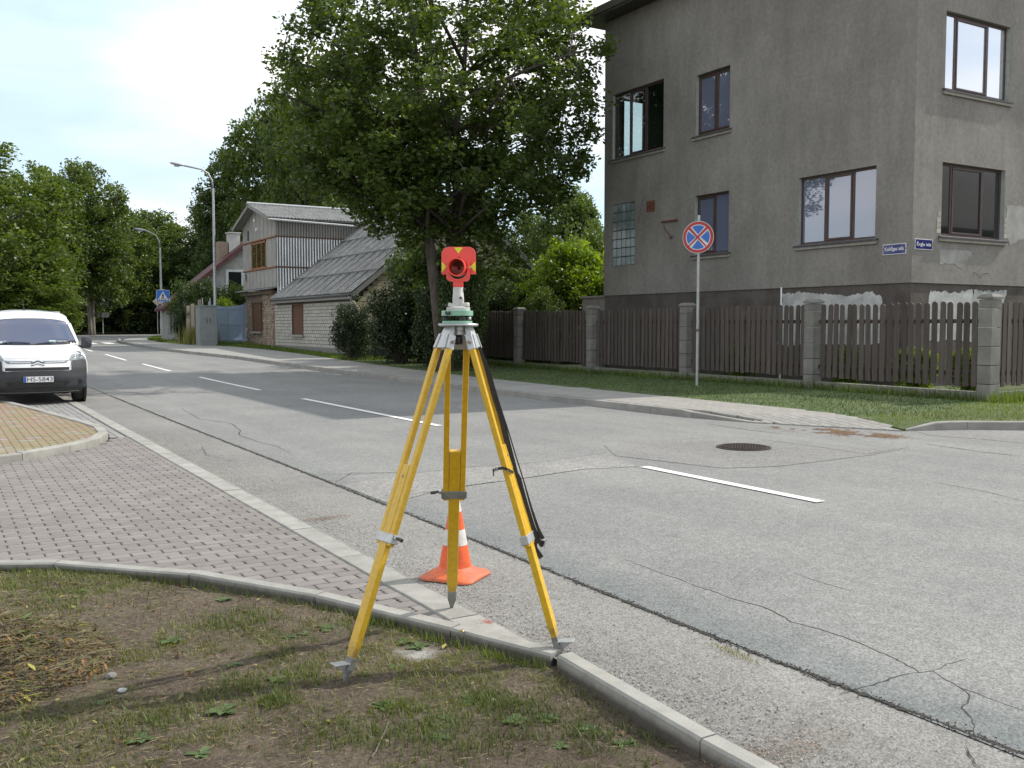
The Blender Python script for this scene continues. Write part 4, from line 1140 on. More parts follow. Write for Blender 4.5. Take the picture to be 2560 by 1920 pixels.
for i in range(3):
    if i: post_blocks(fence2, FX+4.22*i, POSTS[0])
    side = -1; run(fence2, (FX+4.22*i, POSTS[0], 0), (FX+4.22*(i+1), POSTS[0], 0), 22)

# ------------------------------------------------------------------ white brick house with corrugated tower
WX = 14.5
ZG = .40
old = thing('brick_house', 'long low white brick house with corrugated grey roof and a metal-clad gabled storey', 'house', (WX, 46.7, ZG))
m_wbrick = M('white_brick', (.37,.35,.31), (.44,.42,.375), scale=4, rough=.9, fine=.12, fscale=60, rand=.09)
m_wbrick_s = M('white_brick_field', (.37,.35,.31), (.44,.42,.375), scale=4, rough=.9, fine=.12, fscale=60, island=.09)
m_ybrick_s = M('cream_block', (.44,.39,.275), (.50,.45,.325), scale=4, rough=.9, fine=.12, fscale=60, island=.09)
m_mort = M('mortar_dark', (.075,.07,.062), (.105,.096,.085), rough=.95)
m_eter = M('fibre_cement', (.125,.125,.122), (.235,.23,.22), scale=2.6, rough=.92, fine=.42, fscale=14, p=(.3,.7))
m_tin = M('galvanised_tin', (.44,.45,.46), (.54,.55,.56), scale=2, rough=.30, metal=.85)
m_board = M('grey_cladding', (.255,.245,.225), (.305,.295,.27), scale=2, rough=.85, fine=.1, rand=.05)
m_wood_or = M('orange_wood', (.27,.115,.045), (.20,.085,.035), scale=8, rough=.7, stretch=(1,1,5))
m_ply = M('window_board', (.105,.048,.022), (.085,.038,.018), scale=5, rough=.7, rand=.06)
m_tan = M('rough_tan_brick', (.24,.18,.135), (.35,.285,.22), scale=3, rough=.95, fine=.3, fscale=40, island=.25)
m_tanr = M('tan_render', (.165,.125,.095), (.115,.088,.068), scale=2.2, rough=.95, fine=.3, fscale=30, bump=.5)
PO = plane_frame((WX, 0, 0), (0,1,0), (-1,0,0))
Ya, Yb, Yc = 36.3, 46.7, 51.9
wA = (42.44, 43.98, 1.10, 2.52)
mb = MB(); mb.box(WX+.03, WX+9, Ya+.03, Yb, -.2, 2.6); w_old = mb.build('mortar_wall', m_mort, old, world=True)
MB().box(WX-.02, WX+9, Ya-.02, Yb, -.1, .56).build('footing', M('footing_grey', (.15,.145,.135), (.19,.18,.17), rough=.95), old, world=True)
bl, bh = .262, .150
items = []
rows = int((2.60-.56)/bh)
for j in range(rows):
    for i in range(int((Yb-Ya)/bl)+1):
        a = Ya+i*bl+(bl/2 if j % 2 else 0); z = .565+j*bh
        a1 = min(a+bl-.036, Yb)
        if a1-a < .05: continue
        if a+bl > wA[0] and a < wA[1] and z+bh > wA[2] and z < wA[3]:
            if a < wA[0]-.05: a1 = wA[0]
            elif a1 > wA[1]+.05: a = wA[1]
            else: continue
        items.append((a, a1, z, z+bh-.022))
items.sort(key=lambda q: q[0])
base_me = MB().box(0, .035, 0, bl-.036, 0, bh-.022); base_me = mkmesh('brick', [(x, y, z) for x, y, z in base_me.v], base_me.f, m_wbrick)
L0 = Vector(old.location)
nb_ = 0; fld = MB()
for a, a1, z, z1 in items:
    full = abs(a1-a-bl+.036) < 1e-4; pr = rnd.uniform(-.004,.004)
    if nb_ < 300:
        if full: o = ob('brick', base_me, w_old, loc=Vector((WX-.005+pr, a, z))); 
        else: o = MB().box(WX-.005+pr, WX+.03, a, a1, z, z1).build('brick', m_wbrick, w_old)
        nb_ += 1
    else: fld.box(WX-.005+pr, WX+.03, a, a1, z, z1)
o = fld.build('brick_field', m_wbrick_s, w_old); o['kind'] = 'stuff'
def boarded(P, w, z0, z1, a0, a1):
    t = MB().obox(P, a0+.05,a1-.05,-.10,-.05,z0+.02,z1-.03)
    wn = t.build('boarded_window', m_ply, old, world=True)
    f_ = MB(); f_.obox(P, a0,a0+.05,-.1,.0,z0,z1); f_.obox(P, a1-.05,a1,-.1,.0,z0,z1); f_.obox(P, a0+.05,a1-.05,-.1,.0,z1-.05,z1); f_.build('frame', M('board_frame', (.13,.066,.034), (.10,.05,.028)), wn)
    MB().obox(P, a0-.12,a1+.12,-.05,.09,z0-.10,z0-.01).build('sill', m_ledge, wn)
boarded(plane_frame((WX-.04,0,0),(0,1,0),(-1,0,0)), 1, wA[2], wA[3], wA[0], wA[1])
# gable wall facing the camera: cream blocks
RZ0, RX0 = 2.80, WX-.30               # eave
SL_ = (6.87-2.80)/(19.35-RX0)          # roof slope
AX, AZ = 19.35, 6.87
gm = MB(); fr_ = (WX+.03, Ya+.03)
gm.prism([(WX+.03,.3),(WX+9,.3),(WX+9,2.9),(AX,AZ-.15),(WX+.03,2.75)], lambda x, z: (x, Ya+.03, z), lambda x, z: (x, Ya+.3, z)); gm.build('gable_backing', m_mort, old, world=True)
gb = MB(); BH, BW = .215, .40
for j in range(30):
    z = .56+j*BH
    for i in range(26):
        x = WX+.0+i*BW+(BW/2 if j % 2 else 0)
        zr = RZ0+(x+BW-RX0)*SL_-.2 if x < AX-BW else AZ-.3-(x+BW-AX)*SL_
        zr2 = min(RZ0+(x-RX0)*SL_, AZ-(x+BW-AX)*SL_)-.12
        if z+BH > max(min(zr, zr2), 2.2) or x > WX+9.3: continue
        gb.box(x, x+BW-.014, Ya-.006+rnd.uniform(-.004,.004), Ya+.03, z, z+BH-.014)
o = gb.build('gable_block', m_ybrick_s, old, world=True); o['kind'] = 'stuff'
gw = MB(); gw.box(AX-.7, AX+.7, Ya-.03, Ya+.02, 4.3, 5.1); gwo = gw.build('attic_window', m_glass_dark, old, world=True)
MB().box(AX-.75, AX+.75, Ya-.06, Ya-.0, 4.2, 4.298).build('sill', m_wood_or, gwo)
# corrugated roof slopes, built as sheets with real waves
def corr(P, a0, a1, b0, b1, pitch, amp, mat, name, par, lap=None, seg=6, zcl=None):
    """P(a,b,h): a across waves, b along slope"""
    n = int((a1-a0)/pitch*seg); bs = [b0]
    if lap:
        t = b0+lap
        while t < b1-.05: bs.append(t); t += lap
    bs.append(b1); mb = MB()
    for k, (u, v) in enumerate(zip(bs[:-1], bs[1:])):
        vs = []
        for i in range(n+1):
            a = a0+(a1-a0)*i/n; h = amp*math.sin(2*math.pi*(a-a0)/pitch)
            uu, vv = u, v
            if zcl: uu, vv = zcl(a, u, v)
            vs.append(P(a, uu-.0, h+(.03 if lap else 0)+.012)); vs.append(P(a, vv+(.06 if lap and k < len(bs)-2 else 0), h+.012))
        mb.add(vs, [(2*i, 2*i+2, 2*i+3, 2*i+1) for i in range(n)])
    return mb.build(name, mat, par, world=True, smooth=True)
ca, sa = 1/math.hypot(1, SL_), SL_/math.hypot(1, SL_)
PR = lambda a, b, h: Vector((RX0+b*ca-h*sa, a, RZ0+b*sa+h*ca))
RL = (AX-RX0)/ca
corr(PR, Ya-.45, 46.38, 0, RL, .25, .034, m_eter, 'roof_west', old, lap=1.55)
m_seam = M('sheet_seam', (.11,.107,.10), rough=.95)
mb = MB()
for k in range(1, 11):
    a = Ya-.45+k*1.0
    mb.hexa([PR(a,0,.03),PR(a+.022,0,.03),PR(a+.022,RL,.03),PR(a,RL,.03),PR(a,0,.052),PR(a+.018,0,.052),PR(a+.018,RL,.052),PR(a,RL,.052)])
for b in (1.55, 3.1, 4.65): mb.hexa([PR(Ya-.45,b-.06,.03),PR(46.3,b-.06,.03),PR(46.3,b,.03),PR(Ya-.45,b,.03),PR(Ya-.45,b-.03,.060),PR(46.3,b-.03,.060),PR(46.3,b,.060),PR(Ya-.45,b,.060)])
mb.build('sheet_overlap', m_seam, old, world=True)
PR2 = lambda a, b, h: Vector((2*AX-RX0-b*ca+h*sa, a, RZ0+b*sa+h*ca))
corr(PR2, Ya-.45, 52, 0, RL, .18, .025, m_eter, 'roof_east', old, lap=1.55)
m_fascia = M('weathered_board', (.20,.19,.175), (.25,.24,.22), scale=4, rough=.85, stretch=(1,1,1), fine=.15)
mb = MB()
mb.box(RX0+.02, RX0+.06, Ya-.4, 46.4, RZ0-.22, RZ0-.02); mb.box(RX0+.06, WX, Ya-.4, 46.4, RZ0-.21, RZ0-.18)
mb.build('eave_board', m_fascia, old, world=True)
mb = MB()
for s in (0, 1):
    Pq = PR if s == 0 else PR2
    mb.hexa([Pq(Ya-.42,0,-.2),Pq(Ya-.42,RL,-.2),Pq(Ya-.38,RL,-.2),Pq(Ya-.38,0,-.2),Pq(Ya-.42,0,-.02),Pq(Ya-.42,RL,-.02),Pq(Ya-.38,RL,-.02),Pq(Ya-.38,0,-.02)])
mb.build('barge_board', m_fascia, old, world=True)
m_gut = M('cream_downpipe', (.50,.47,.32), (.44,.41,.28), rough=.5)
MB().tube([(RX0+.05,Ya-.1,RZ0-.12),(RX0+.15,Ya-.25,RZ0-.3),(RX0+.75,Ya-.12,RZ0-1.05),(RX0+.8,Ya-.12,RZ0-1.4)], .055, 8).build('downpipe', m_gut, old, world=True, smooth=True)
MB().tube([(RX0-.03,Ya-.4,RZ0-.06),(RX0-.03,46.4,RZ0-.06)], .055, 8).build('gutter', M('gutter_grey', (.09,.09,.09), rough=.6), old, world=True, smooth=True)
# tan brick front under the tower
wB = (48.93, 50.47, 1.21, 2.72)
mb = MB(); mb.box(WX+.03, WX+3, Yb+.02, Yc, -.1, 3.2); tanw = mb.build('tan_wall', m_tanr, old, world=True)
tb = MB(); r_ = random.Random(9)
for j in range(34):
    z = .45+j*.085
    a = Yb+.02
    while a < Yc-.05:
        l = r_.uniform(.18,.32); inw = (a+l > wB[0]-.15 and a < wB[1]+.15 and wB[2]-.12 < z < wB[3]+.1)
        zone = (a < 48.7 and a > 46.95) or (z < 1.1 and 48.9 < a < 50.4)
        if not inw and (zone or r_.random() < .10): tb.box(WX+.03-r_.uniform(.0,.035), WX+.035, a, min(a+l-.02,Yc), z, z+.066)
        a += l
o = tb.build('rough_brick', m_tan, tanw); o['kind'] = 'stuff'
boarded(plane_frame((WX-.05,0,0),(0,1,0),(-1,0,0)), 1, wB[2], wB[3], wB[0], wB[1])
MB().hexa([(WX-.42,Yb-.3,3.28),(WX+.3,Yb-.3,3.42),(WX+.3,Yc+.35,3.42),(WX-.42,Yc+.35,3.28),(WX-.42,Yb-.3,3.32),(WX+.3,Yb-.3,3.46),(WX+.3,Yc+.35,3.46),(WX-.42,Yc+.35,3.32)]).build('drip_roof', M('tin_dull', (.25,.25,.25), rough=.5, metal=.4), old, world=True)
MB().box(WX-.18, WX+.02, Yb+.02, Yc-.02, 3.08, 3.27).build('cornice', m_tanr, old, world=True)
# tower: vertical boards on the front, tin on the side
Ty0, Ty1, Tz0, Tz1, Tap = 46.38, 52.2, 3.40, 6.75, 7.62
mb = MB(); mb.prism([(Ty0,Tz0),(Ty1,Tz0),(Ty1,Tz1),((Ty0+Ty1)/2+.2,Tap),(Ty0,Tz1)], lambda a, z: (WX+.05, a, z), lambda a, z: (WX+6.0, a, z)); tw = mb.build('tower_wall', M('cladding_joint', (.10,.095,.09), rough=.9), old, world=True)
tW = (47.98, 50.56, 4.40, 5.80)
zbands = [(3.42, 4.36), (4.42, 5.84), (5.90, 7.6)]
for (z0, z1) in zbands:
    a = Ty0; k = 0
    while a < Ty1-.05:
        w_ = .66; b = min(a+w_, Ty1)
        top = [z1, z1]
        if z1 > 7:
            ap = (Ty0+Ty1)/2+.2
            top = [Tz1+(Tap-Tz1)*(1-abs(q-ap)/(ap-Ty0 if q < ap else Ty1-ap)) for q in (a, b)]
        lo, hi = z0, top
        if z0 > 4.4 and z0 < 5 and b > tW[0]+.05 and a < tW[1]-.05:
            if a < tW[0]: b2 = tW[0]; 
            if a < tW[0] < b: MB().prism([(a,z0),(tW[0],z0),(tW[0],z1),(a,z1)], lambda p, z: (WX+.045, p, z), lambda p, z: (WX, p, z)).build('cladding_board', m_board, tw)
            if a < tW[1] < b: MB().prism([(tW[1],z0),(b,z0),(b,z1),(tW[1],z1)], lambda p, z: (WX+.045, p, z), lambda p, z: (WX, p, z)).build('cladding_board', m_board, tw)
            a = b; continue
        MB().prism([(a+.022,z0),(b-.022,z0),(b-.022,top[1]-.02),(a+.022,top[0]-.02)], lambda p, z: (WX+.045, p, z), lambda p, z: (WX, p, z)).build('cladding_board', m_board, tw)
        a = b
mb = MB()
mb.box(WX-.05, WX+.05, Ty0-.02, Ty1, 4.36, 4.42); mb.box(WX-.05, WX+.05, Ty0-.02, Ty1, 5.84, 5.90)
mb.build('timber_band', m_wood_or, old, world=True)
PT = plane_frame((WX+.02, 0, 0), (0,1,0), (-1,0,0))
w_ = MB(); a0, a1, z0, z1 = tW
w_.obox(PT, a0,a0+.1,-.02,.04,z0,z1); w_.obox(PT, a1-.1,a1,-.02,.04,z0,z1); w_.obox(PT, a0,a1,-.02,.04,z1-.1,z1+.0); w_.obox(PT, a0,a1,-.02,.04,z0,z0+.1)
w_.obox(PT, a0+.82,a0+.88,-.02,.03,z0+.1,z1-.1); w_.obox(PT, a0+1.66,a0+1.72,-.02,.03,z0+.1,z1-.1)
tw2 = w_.build('window', m_wood_or, old, world=True)
m_tglass = glassmat('glass_tower', (.05,.035,.025), .10)
m_refl = M('pale_drape', (.45,.45,.46), (.40,.40,.41), rough=.8)
for k in range(3):
    MB().obox(PT, a0+.1+.84*k,a0+.82+.84*k,-.0,.008,z0+.1,z1-.1).build('pane', m_tglass, tw2)
MB().obox(PT, a0+.12,a0+.42,-.015,-.002,z0+.75,z1-.12).obox(PT, a0+1.9,a0+2.3,-.015,-.002,z0+.8,z1-.2).build('drape', m_refl, tw2)
# tin side wall, clipped by the main roof
PTS = lambda a, b, h: Vector((WX+.05+a, Ty0-h, b))
def zc_(lo, hi):
    def f(a, u, v):
        zr = RZ0+(WX+.05+a-RX0)*SL_+.02
        return max(min(zr, hi), lo), hi
    return f
for lo, hi, mt in ((3.0,4.34,m_tin),(4.42,5.83,m_tin),(5.90,6.68,m_board)):
    amax = min(5.9, (hi-RZ0)/SL_+RX0-WX-.05)
    corr(PTS, 0, amax, lo, hi, .14, .022, mt, 'tin_wall', old, zcl=zc_(lo, hi))
mb = MB()
for z in (4.36, 5.84): 
    am = (z-RZ0)/SL_+RX0; mb.box(WX-.03, min(am, WX+6), Ty0-.05, Ty0-.0, z, z+.06)
mb.build('side_band', M('brown_board', (.12,.07,.045), rough=.8), old, world=True)
Tm = (Ty0+Ty1)/2+.2
for s in (-1, 1):
    ea = Ty0-.42 if s < 0 else Ty1+.42; run_ = abs(ea-Tm); slo = (Tap-Tz1+.0)/(abs((Ty0 if s < 0 else Ty1)-Tm)); L = run_*math.hypot(1, slo); c2, s2 = 1/math.hypot(1,slo), slo/math.hypot(1,slo)
    PP = (lambda e, s, c2, s2, slo: (lambda a, b, h: Vector((a, e - s*b*c2 + s*h*s2, Tap+.10-run_*slo + b*s2 + h*c2))))(ea, s, c2, s2, slo)
    corr(PP, WX-.45, WX+6.4, 0, L, .18, .025, m_eter, 'tower_roof', old, lap=None)
    q = [PP(WX-.47,0,-.16),PP(WX-.43,0,-.16),PP(WX-.43,L,-.16),PP(WX-.47,L,-.16),PP(WX-.47,0,.0),PP(WX-.43,0,.0),PP(WX-.43,L,.0),PP(WX-.47,L,.0)]
    MB().hexa(q).build('barge_board', m_fascia, old, world=True)
    MB().hexa([PP(WX-.4,.05,-.08),PP(WX+6.2,.05,-.08),PP(WX+6.2,L,-.08),PP(WX-.4,L,-.08),PP(WX-.4,.05,-.03),PP(WX+6.2,.05,-.03),PP(WX+6.2,L,-.03),PP(WX-.4,L,-.03)]).build('roof_deck', m_fascia, old, world=True)
MB().tube([(WX-.5,Tm,Tap+.15),(WX+6.4,Tm,Tap+.15)], .07, 8).build('ridge_cap', M('ridge_tin', (.42,.43,.44), rough=.5, metal=.4), old, world=True)
MB().tube([(WX-.5,Ty0-.55,6.62),(WX+4.0,Ty0-.55,6.5)], .05, 6).build('gutter', M('gutter_white', (.5,.5,.5), rough=.6), old, world=True)
# small wall lamp and vents
mb = MB().lathe([(.10,-.18),(.10,.12),(.05,.2)], 8, P=lambda x,y,z: (WX-.12+x, 51.6+y, 4.1+z)); mb.build('wall_lamp', M('lamp_grey', (.45,.45,.45), rough=.4), old, world=True)
MB().box(WX-.04,WX+.0,51.0,51.2,6.0,6.5).build('vent_slot', m_mort, old, world=True)
for yy, zz_ in ((49.9,6.95),(49.5,6.45)): MB().tube([(WX-.06,yy,zz_),(WX+.02,yy,zz_)], .09, 8).build('vent_cap', m_wh, old, world=True)

# ------------------------------------------------------------------ white-washed house with red roof
RY = 57.0
red = thing('red_roofed_house', 'whitewashed brick house with steep dark red roof and small chimney', 'house', (13.5, RY, .6))
m_wash = M('whitewashed_brick', (.36,.36,.34), (.46,.46,.44), scale=1.4, rough=.95, fine=.25, fscale=40)
m_stone = M('rubble_wall', (.16,.155,.145), (.30,.29,.27), scale=6, rough=.95, fine=.35, fscale=30)
m_redroof = M('red_tin_roof', (.058,.018,.019), (.085,.027,.026), scale=3, rough=.75)
gx0, gap_x, gap_z, ez = 11.45, 16.1, 6.35, 2.55
mb = MB(); mb.prism([(gx0,.2),(gap_x*2-gx0,.2),(gap_x*2-gx0,ez),(gap_x,gap_z),(gx0,ez)], lambda x, z: (x, RY, z), lambda x, z: (x, RY+1.6, z)); rw = mb.build('wall', m_wash, red, world=True)
fld = MB(); r_ = random.Random(4)
for j in range(52):
    z = .65+j*.105; x = gx0+.02-(.12 if j % 2 else 0)
    while x < gap_x+.8:
        zr = ez+(x-gx0)*(gap_z-ez)/(gap_x-gx0)-.08
        if z+.1 < zr and x > gx0: fld.box(x, x+.235, RY-.012-r_.uniform(0,.006), RY, z, z+.092)
        x += .25
o = fld.build('brick_course', M('wash_brick', (.37,.37,.355), (.45,.45,.43), rough=.95, island=.12, fine=.15), rw); o['kind'] = 'stuff'
sl = (gap_z-ez)/(gap_x-gx0)
for s in (1, -1):
    xe = gx0-.35 if s > 0 else 2*gap_x-gx0+.35; ze = ez-.35*sl+.06
    q = [(xe,RY-.45,ze),(gap_x,RY-.45,gap_z+.06),(gap_x,RY+1.7,gap_z+.06),(xe,RY+1.7,ze)]
    if s < 0: q = q[::-1]
    MB().hexa(q+[(x,y,z+.14) for x,y,z in q]).build('roof', m_redroof, red, world=True)
    MB().hexa([(xe,RY-.5,ze-.12),(gap_x,RY-.5,gap_z-.06),(gap_x,RY-.455,gap_z-.06),(xe,RY-.455,ze-.12),(xe,RY-.5,ze+.15),(gap_x,RY-.5,gap_z+.21),(gap_x,RY-.455,gap_z+.21),(xe,RY-.455,ze+.15)]).build('barge_board', m_redroof, red, world=True)
cm = MB().box(15.2,15.85,RY+.6,RY+1.2,5.2,6.95); cm.box(15.14,15.91,RY+.54,RY+1.26,6.952,7.03)
ch = cm.build('chimney', m_wash, red, world=True)
MB().box(14.6,15.15,RY+.7,RY+1.3,4.9,6.45).build('chimney', M('tan_chimney', (.22,.17,.13), (.28,.22,.17), rough=.95, fine=.2), red, world=True)
Pr = plane_frame((0, RY, 0), (1,0,0), (0,-1,0))
f_ = MB(); a0, a1, z0, z1 = 14.85, 16.75, 3.55, 4.75; m_wf = M('white_window_frame', (.72,.76,.76), rough=.5)
for q in ((a0-.04,a1,z0-.05,z0+.1),(a0-.04,a1,z1-.1,z1+.03),(a0-.04,a0+.1,z0+.1,z1-.1),(a1-.1,a1,z0+.1,z1-.1),((a0+a1)/2-.09,(a0+a1)/2+.09,z0+.1,z1-.1)): f_.obox(Pr, q[0],q[1],.01,.07,q[2],q[3])
fw = f_.build('window', m_wf, red, world=True)
for k in (0,1): MB().obox(Pr, a0+.1+.95*k,a0+.86+.95*k,.013,.03,z0+.1,z1-.1).build('pane', m_glass_dark, fw)
# three narrow slit windows low on the left
for k in range(3): MB().obox(Pr, 11.62+k*.19,11.70+k*.19,.02,.03,1.1,2.3).build('slit_window', m_mort, red, world=True)
# ------------------------------------------------------------------ trees and shrubs
m_bark = M('bark', (.060,.048,.038), (.11,.092,.075), scale=3, rough=.95, stretch=(4,4,.8), bump=.8, bscale=14, bdist=.03, fine=.25, fscale=30)
m_bark_l = M('bark_pale', (.12,.105,.09), (.20,.18,.155), scale=3, rough=.95, stretch=(4,4,.8), bump=.8, bscale=14, bdist=.03)
LM = dict(
  maple=leafmat('leaf_maple', (.038,.068,.018), (.095,.135,.034), .38, .42),
  dark=leafmat('leaf_dark', (.030,.056,.018), (.072,.110,.032), .30, .45),
  lime=leafmat('leaf_lime', (.046,.082,.016), (.110,.150,.028), .34, .45),
  mid=leafmat('leaf_mid', (.042,.076,.020), (.098,.138,.034), .34, .45),
  fresh=leafmat('leaf_fresh', (.075,.135,.016), (.165,.230,.028), .48, .42),
  hedge=leafmat('leaf_hedge', (.016,.032,.012), (.040,.062,.020), .15, .45))
LT = np.array([(0,-.5,0),(.30,-.05,.07),(0,.5,0),(-.30,-.05,.07)]); LF = np.array([[0,1,2,3]])
_N3 = np.random.default_rng(99).random((16,16,16))
def n3(p, s):
    q = np.floor(np.asarray(p)*s+500).astype(int); return _N3[q[...,0]%16, q[...,1]%16, q[...,2]%16]
def leaf_cloud(name, cents, rc, per, size, mat, g, flat_=.7):
    n = len(cents)*per
    C = np.repeat(cents, per, 0); rr = np.repeat(rc, per)
    off = g.normal(size=(n,3)); off /= np.linalg.norm(off, axis=1)[:,None]; off *= (g.random(n)**.5)[:,None]
    off[:,2] *= flat_
    P = C+off*rr[:,None]
    A = randrot(n, g, size*g.uniform(.6,1.3,n))
    # bias: squash the tilt so blades lie rather flat
    A[:,2,:] *= .75
    return inst_mesh(name, LT, LF, A, P, mat)
def tree_parts(H, r0, ells, nlimb, nclump, per, size, rcl, leaf, seed, z_split=.25, stems=1, bark=None, gap=.25, shell=.5):
    """returns (trunk mesh, crown mesh); ells: (cx,cy,cz,rx,ry,rz,weight)"""
    g = np.random.default_rng(seed); r = random.Random(seed)
    W = np.array([e[6] for e in ells], float); W /= W.sum()
    def pick(n, lo):
        k = g.choice(len(ells), n, p=W); E = np.array([e[:6] for e in ells])[k]
        d = g.normal(size=(n,3)); d /= np.linalg.norm(d, axis=1)[:,None]; rad = lo+(1-lo)*g.random(n)**.7
        return E[:,:3]+d*rad[:,None]*E[:,3:6]
    mb = MB(); samples = []
    ends = pick(nlimb, .75)
    tops = []
    for s in range(stems):
        ax, ay = (0,0) if stems == 1 else (.35*math.cos(2.1*s+.6), .35*math.sin(2.1*s+.6))
        pts = [Vector((ax*.4,ay*.4,-.1)), Vector((ax*.5,ay*.5,H*.06))]; n_ = 7
        for i in range(1, n_+1):
            t = i/n_; pts.append(Vector((ax*(.6+3*t)+r.uniform(-.12,.12), ay*(.6+3*t)+r.uniform(-.12,.12), H*(.06+.80*t))))
        rr = [r0*1.35, r0]+[r0*(1-.88*(i/n_)**.9) for i in range(1, n_+1)]
        if stems > 1: rr = [q*.72 for q in rr]
        mb.tube(pts, rr, 10); tops.append(pts)
        for p in pts[3:]: samples.append(np.array(p))
    for k in range(nlimb):
        e = Vector(ends[k]); st = tops[k % stems]
        zc_ = max(H*z_split, min(e.z-.25*math.hypot(e.x, e.y)-.6, H*.8)); 
        # point on stem at that height
        q = min(st, key=lambda p: abs(p.z-zc_)); i0 = st.index(q); q2 = st[min(i0+1, len(st)-1)]
        b = q.lerp(q2, max(0, min(1, (zc_-q.z)/max(.01, q2.z-q.z)))) if q2.z != q.z else q
        mid = b.lerp(e, .5)+Vector((0,0,.08*(e-b).length))+Vector([r.uniform(-.25,.25) for _ in range(3)])
        pts = [b.lerp(mid, t)*(1-t)+mid.lerp(e, t)*t for t in (0,.2,.4,.6,.8,1)]
        rb = r0*r.uniform(.18,.34)*(1 if stems == 1 else .8)
        mb.tube(pts, [rb*(1-.85*t)+.008 for t in (0,.2,.4,.6,.8,1)], 6, cap=False)
        for p in pts[1:]: samples.append(np.array(p))
    C = pick(int(nclump*1.35), shell)
    keep = n3(C, .9) > gap; C = np.concatenate([C[keep][:nclump], ends])
    S = np.array(samples)
    for c in C[::2]:
        q = S[np.argmin(((S-c)**2).sum(1))]
        if np.linalg.norm(q-c) > 2.0: continue
        m_ = (q+c)/2+np.array([0,0,.1]); mb.tube([q, m_, c], [.030*r0/.3+.006,.016,.007], 4, cap=False)
    trunk = mkmesh('trunk', mb.v, mb.f, bark or m_bark, True)
    rc = g.uniform(.6,1.25,len(C))*rcl
    crown = leaf_cloud('crown', C, rc, per, size, LM[leaf], g)
    return trunk, crown
def put_tree(nm, label, cat, loc, parts, scale=(1,1,1), rz=0, group=None):
    t = thing(nm, label, cat, loc, rz, group)
    t.scale = scale
    ob('trunk', parts[0], t); ob('crown', parts[1], t)
    return t
def atY(px, py, Y):
    d = ray(px*D2S, py*D2S); t = Y/d[1]; return (d[0]*t, Y, CAMH+d[2]*t)
# main street tree
E_ = [(-.15,0,9.0,5.2,5.2,5.2,1.0),(-2.3,.6,8.0,2.8,3.0,2.8,.34),(2.1,-.4,7.6,2.7,3.2,2.8,.34),(0.5,0,5.6,3.6,3.4,1.5,.36),(.7,.5,3.7,2.0,1.8,1.3,.13),(-2.0,.3,6.0,2.4,2.1,1.4,.18),(1.6,0,12.5,3.6,3.4,2.6,.30)]
mt = tree_parts(14.5, .30, E_, 64, 1000, 92, .180, .56, 'maple', 5, z_split=.17, stems=2, gap=.20, shell=.35)
put_tree('street_tree', 'large dark green twin-stemmed tree on the verge in front of the white brick house', 'tree', (13.65, 26.5, .12), mt)
# shared background crowns
ov = [(0,0,.62,.44,.44,.40,1),(0.12,.1,.40,.40,.38,.26,.5),(-.1,0,.82,.26,.26,.2,.3)]
def scaled(E, H, w): return [(a*w*2,b*w*2,c*H,d*w*2,e*w*2,f*H,g_) for a,b,c,d,e,f,g_ in E]
T1 = tree_parts(14, .30, scaled(ov,14,5), 34, 400, 74, .33, .95, 'mid', 21, z_split=.25, bark=m_bark_l, gap=.26, stems=2)
T2 = tree_parts(14, .28, scaled([(0,0,.55,.42,.42,.45,1),(.15,0,.3,.35,.35,.22,.5)],14,5), 32, 400, 74, .33, .95, 'dark', 22, z_split=.15, gap=.28)
T3 = tree_parts(14, .28, scaled([(0,0,.50,.45,.42,.48,1),(-.18,0,.70,.25,.3,.2,.4)],14,5), 32, 400, 74, .32, .95, 'mid', 23, z_split=.15, gap=.3)
T4 = tree_parts(14, .26, scaled([(0,0,.45,.48,.46,.46,1)],14,5), 30, 400, 74, .33, .95, 'lime', 24, z_split=.1, gap=.2)
fw_ = [
 (-12,282,60,300,T4,'big yellow-green tree at the far left edge, its crown reaching down beside the van','tree'),
 (75,352,80,200,T3,'dark tree crown just right of the tree at the left edge',''),
 (150,395,86,170,T2,'dark tree between the left edge trees and the tall open crown',''),
 (190,366,84,190,T1,'tall open-crowned tree with twin pale trunks beyond the van',''),
 (262,452,92,180,T3,'medium green tree right of the tall open-crowned tree beyond the van',''),
 (318,466,98,190,T1,'rounded tree above the pedestrian crossing sign, left of the far lamp',''),
 (372,474,104,190,T4,'light green tree right behind the far street lamp',''),
 (425,500,92,150,T2,'small dark tree beside the near lamp post above the red roof',''),
 (62,560,58,210,T4,'low spreading light green tree hanging over the white van',''),
 (500,330,74,190,T2,'dark tree behind the near street lamp head',''),
 (585,225,70,230,T1,'tall tree rising behind the metal-clad tower',''),
 (655,130,64,200,T3,'tree crown just left of and behind the large street tree',''),
 (760,250,75,240,T2,'dark tree hidden behind the white house roof',''),
 (112,430,100,170,T2,'dark background tree low between the left edge crown and the open-crowned tree',''),
 (232,520,97,150,T2,'dark background tree in the gap right of the twin pale trunks',''),
 (292,505,108,170,T2,'dark background tree left of the far street lamp arm',''),
 (350,520,96,120,T3,'round low tree directly behind the pedestrian crossing sign',''),
 (455,420,92,130,T3,'green tree behind the near lamp post, left of the tall dark tree',''),
 (40,430,74,190,T3,'lower green crown behind the van roof at the left edge',''),
]
for px, top, Y, w, T, lab, _c in fw_:
    p = atY(px, top, Y); dep = p[0]*fwd[0]+Y*fwd[1]
    zb = zg(Y)-.1; H = (p[2]-zb)/.985; wm = w*D2S*dep/FPX
    put_tree('tree', lab, 'tree', (p[0], Y, zb), T, (wm/9.2, wm/9.2, H/14), rz=rnd.uniform(0,6.28) if px > 0 else .4, group='trees along the far side of the street')
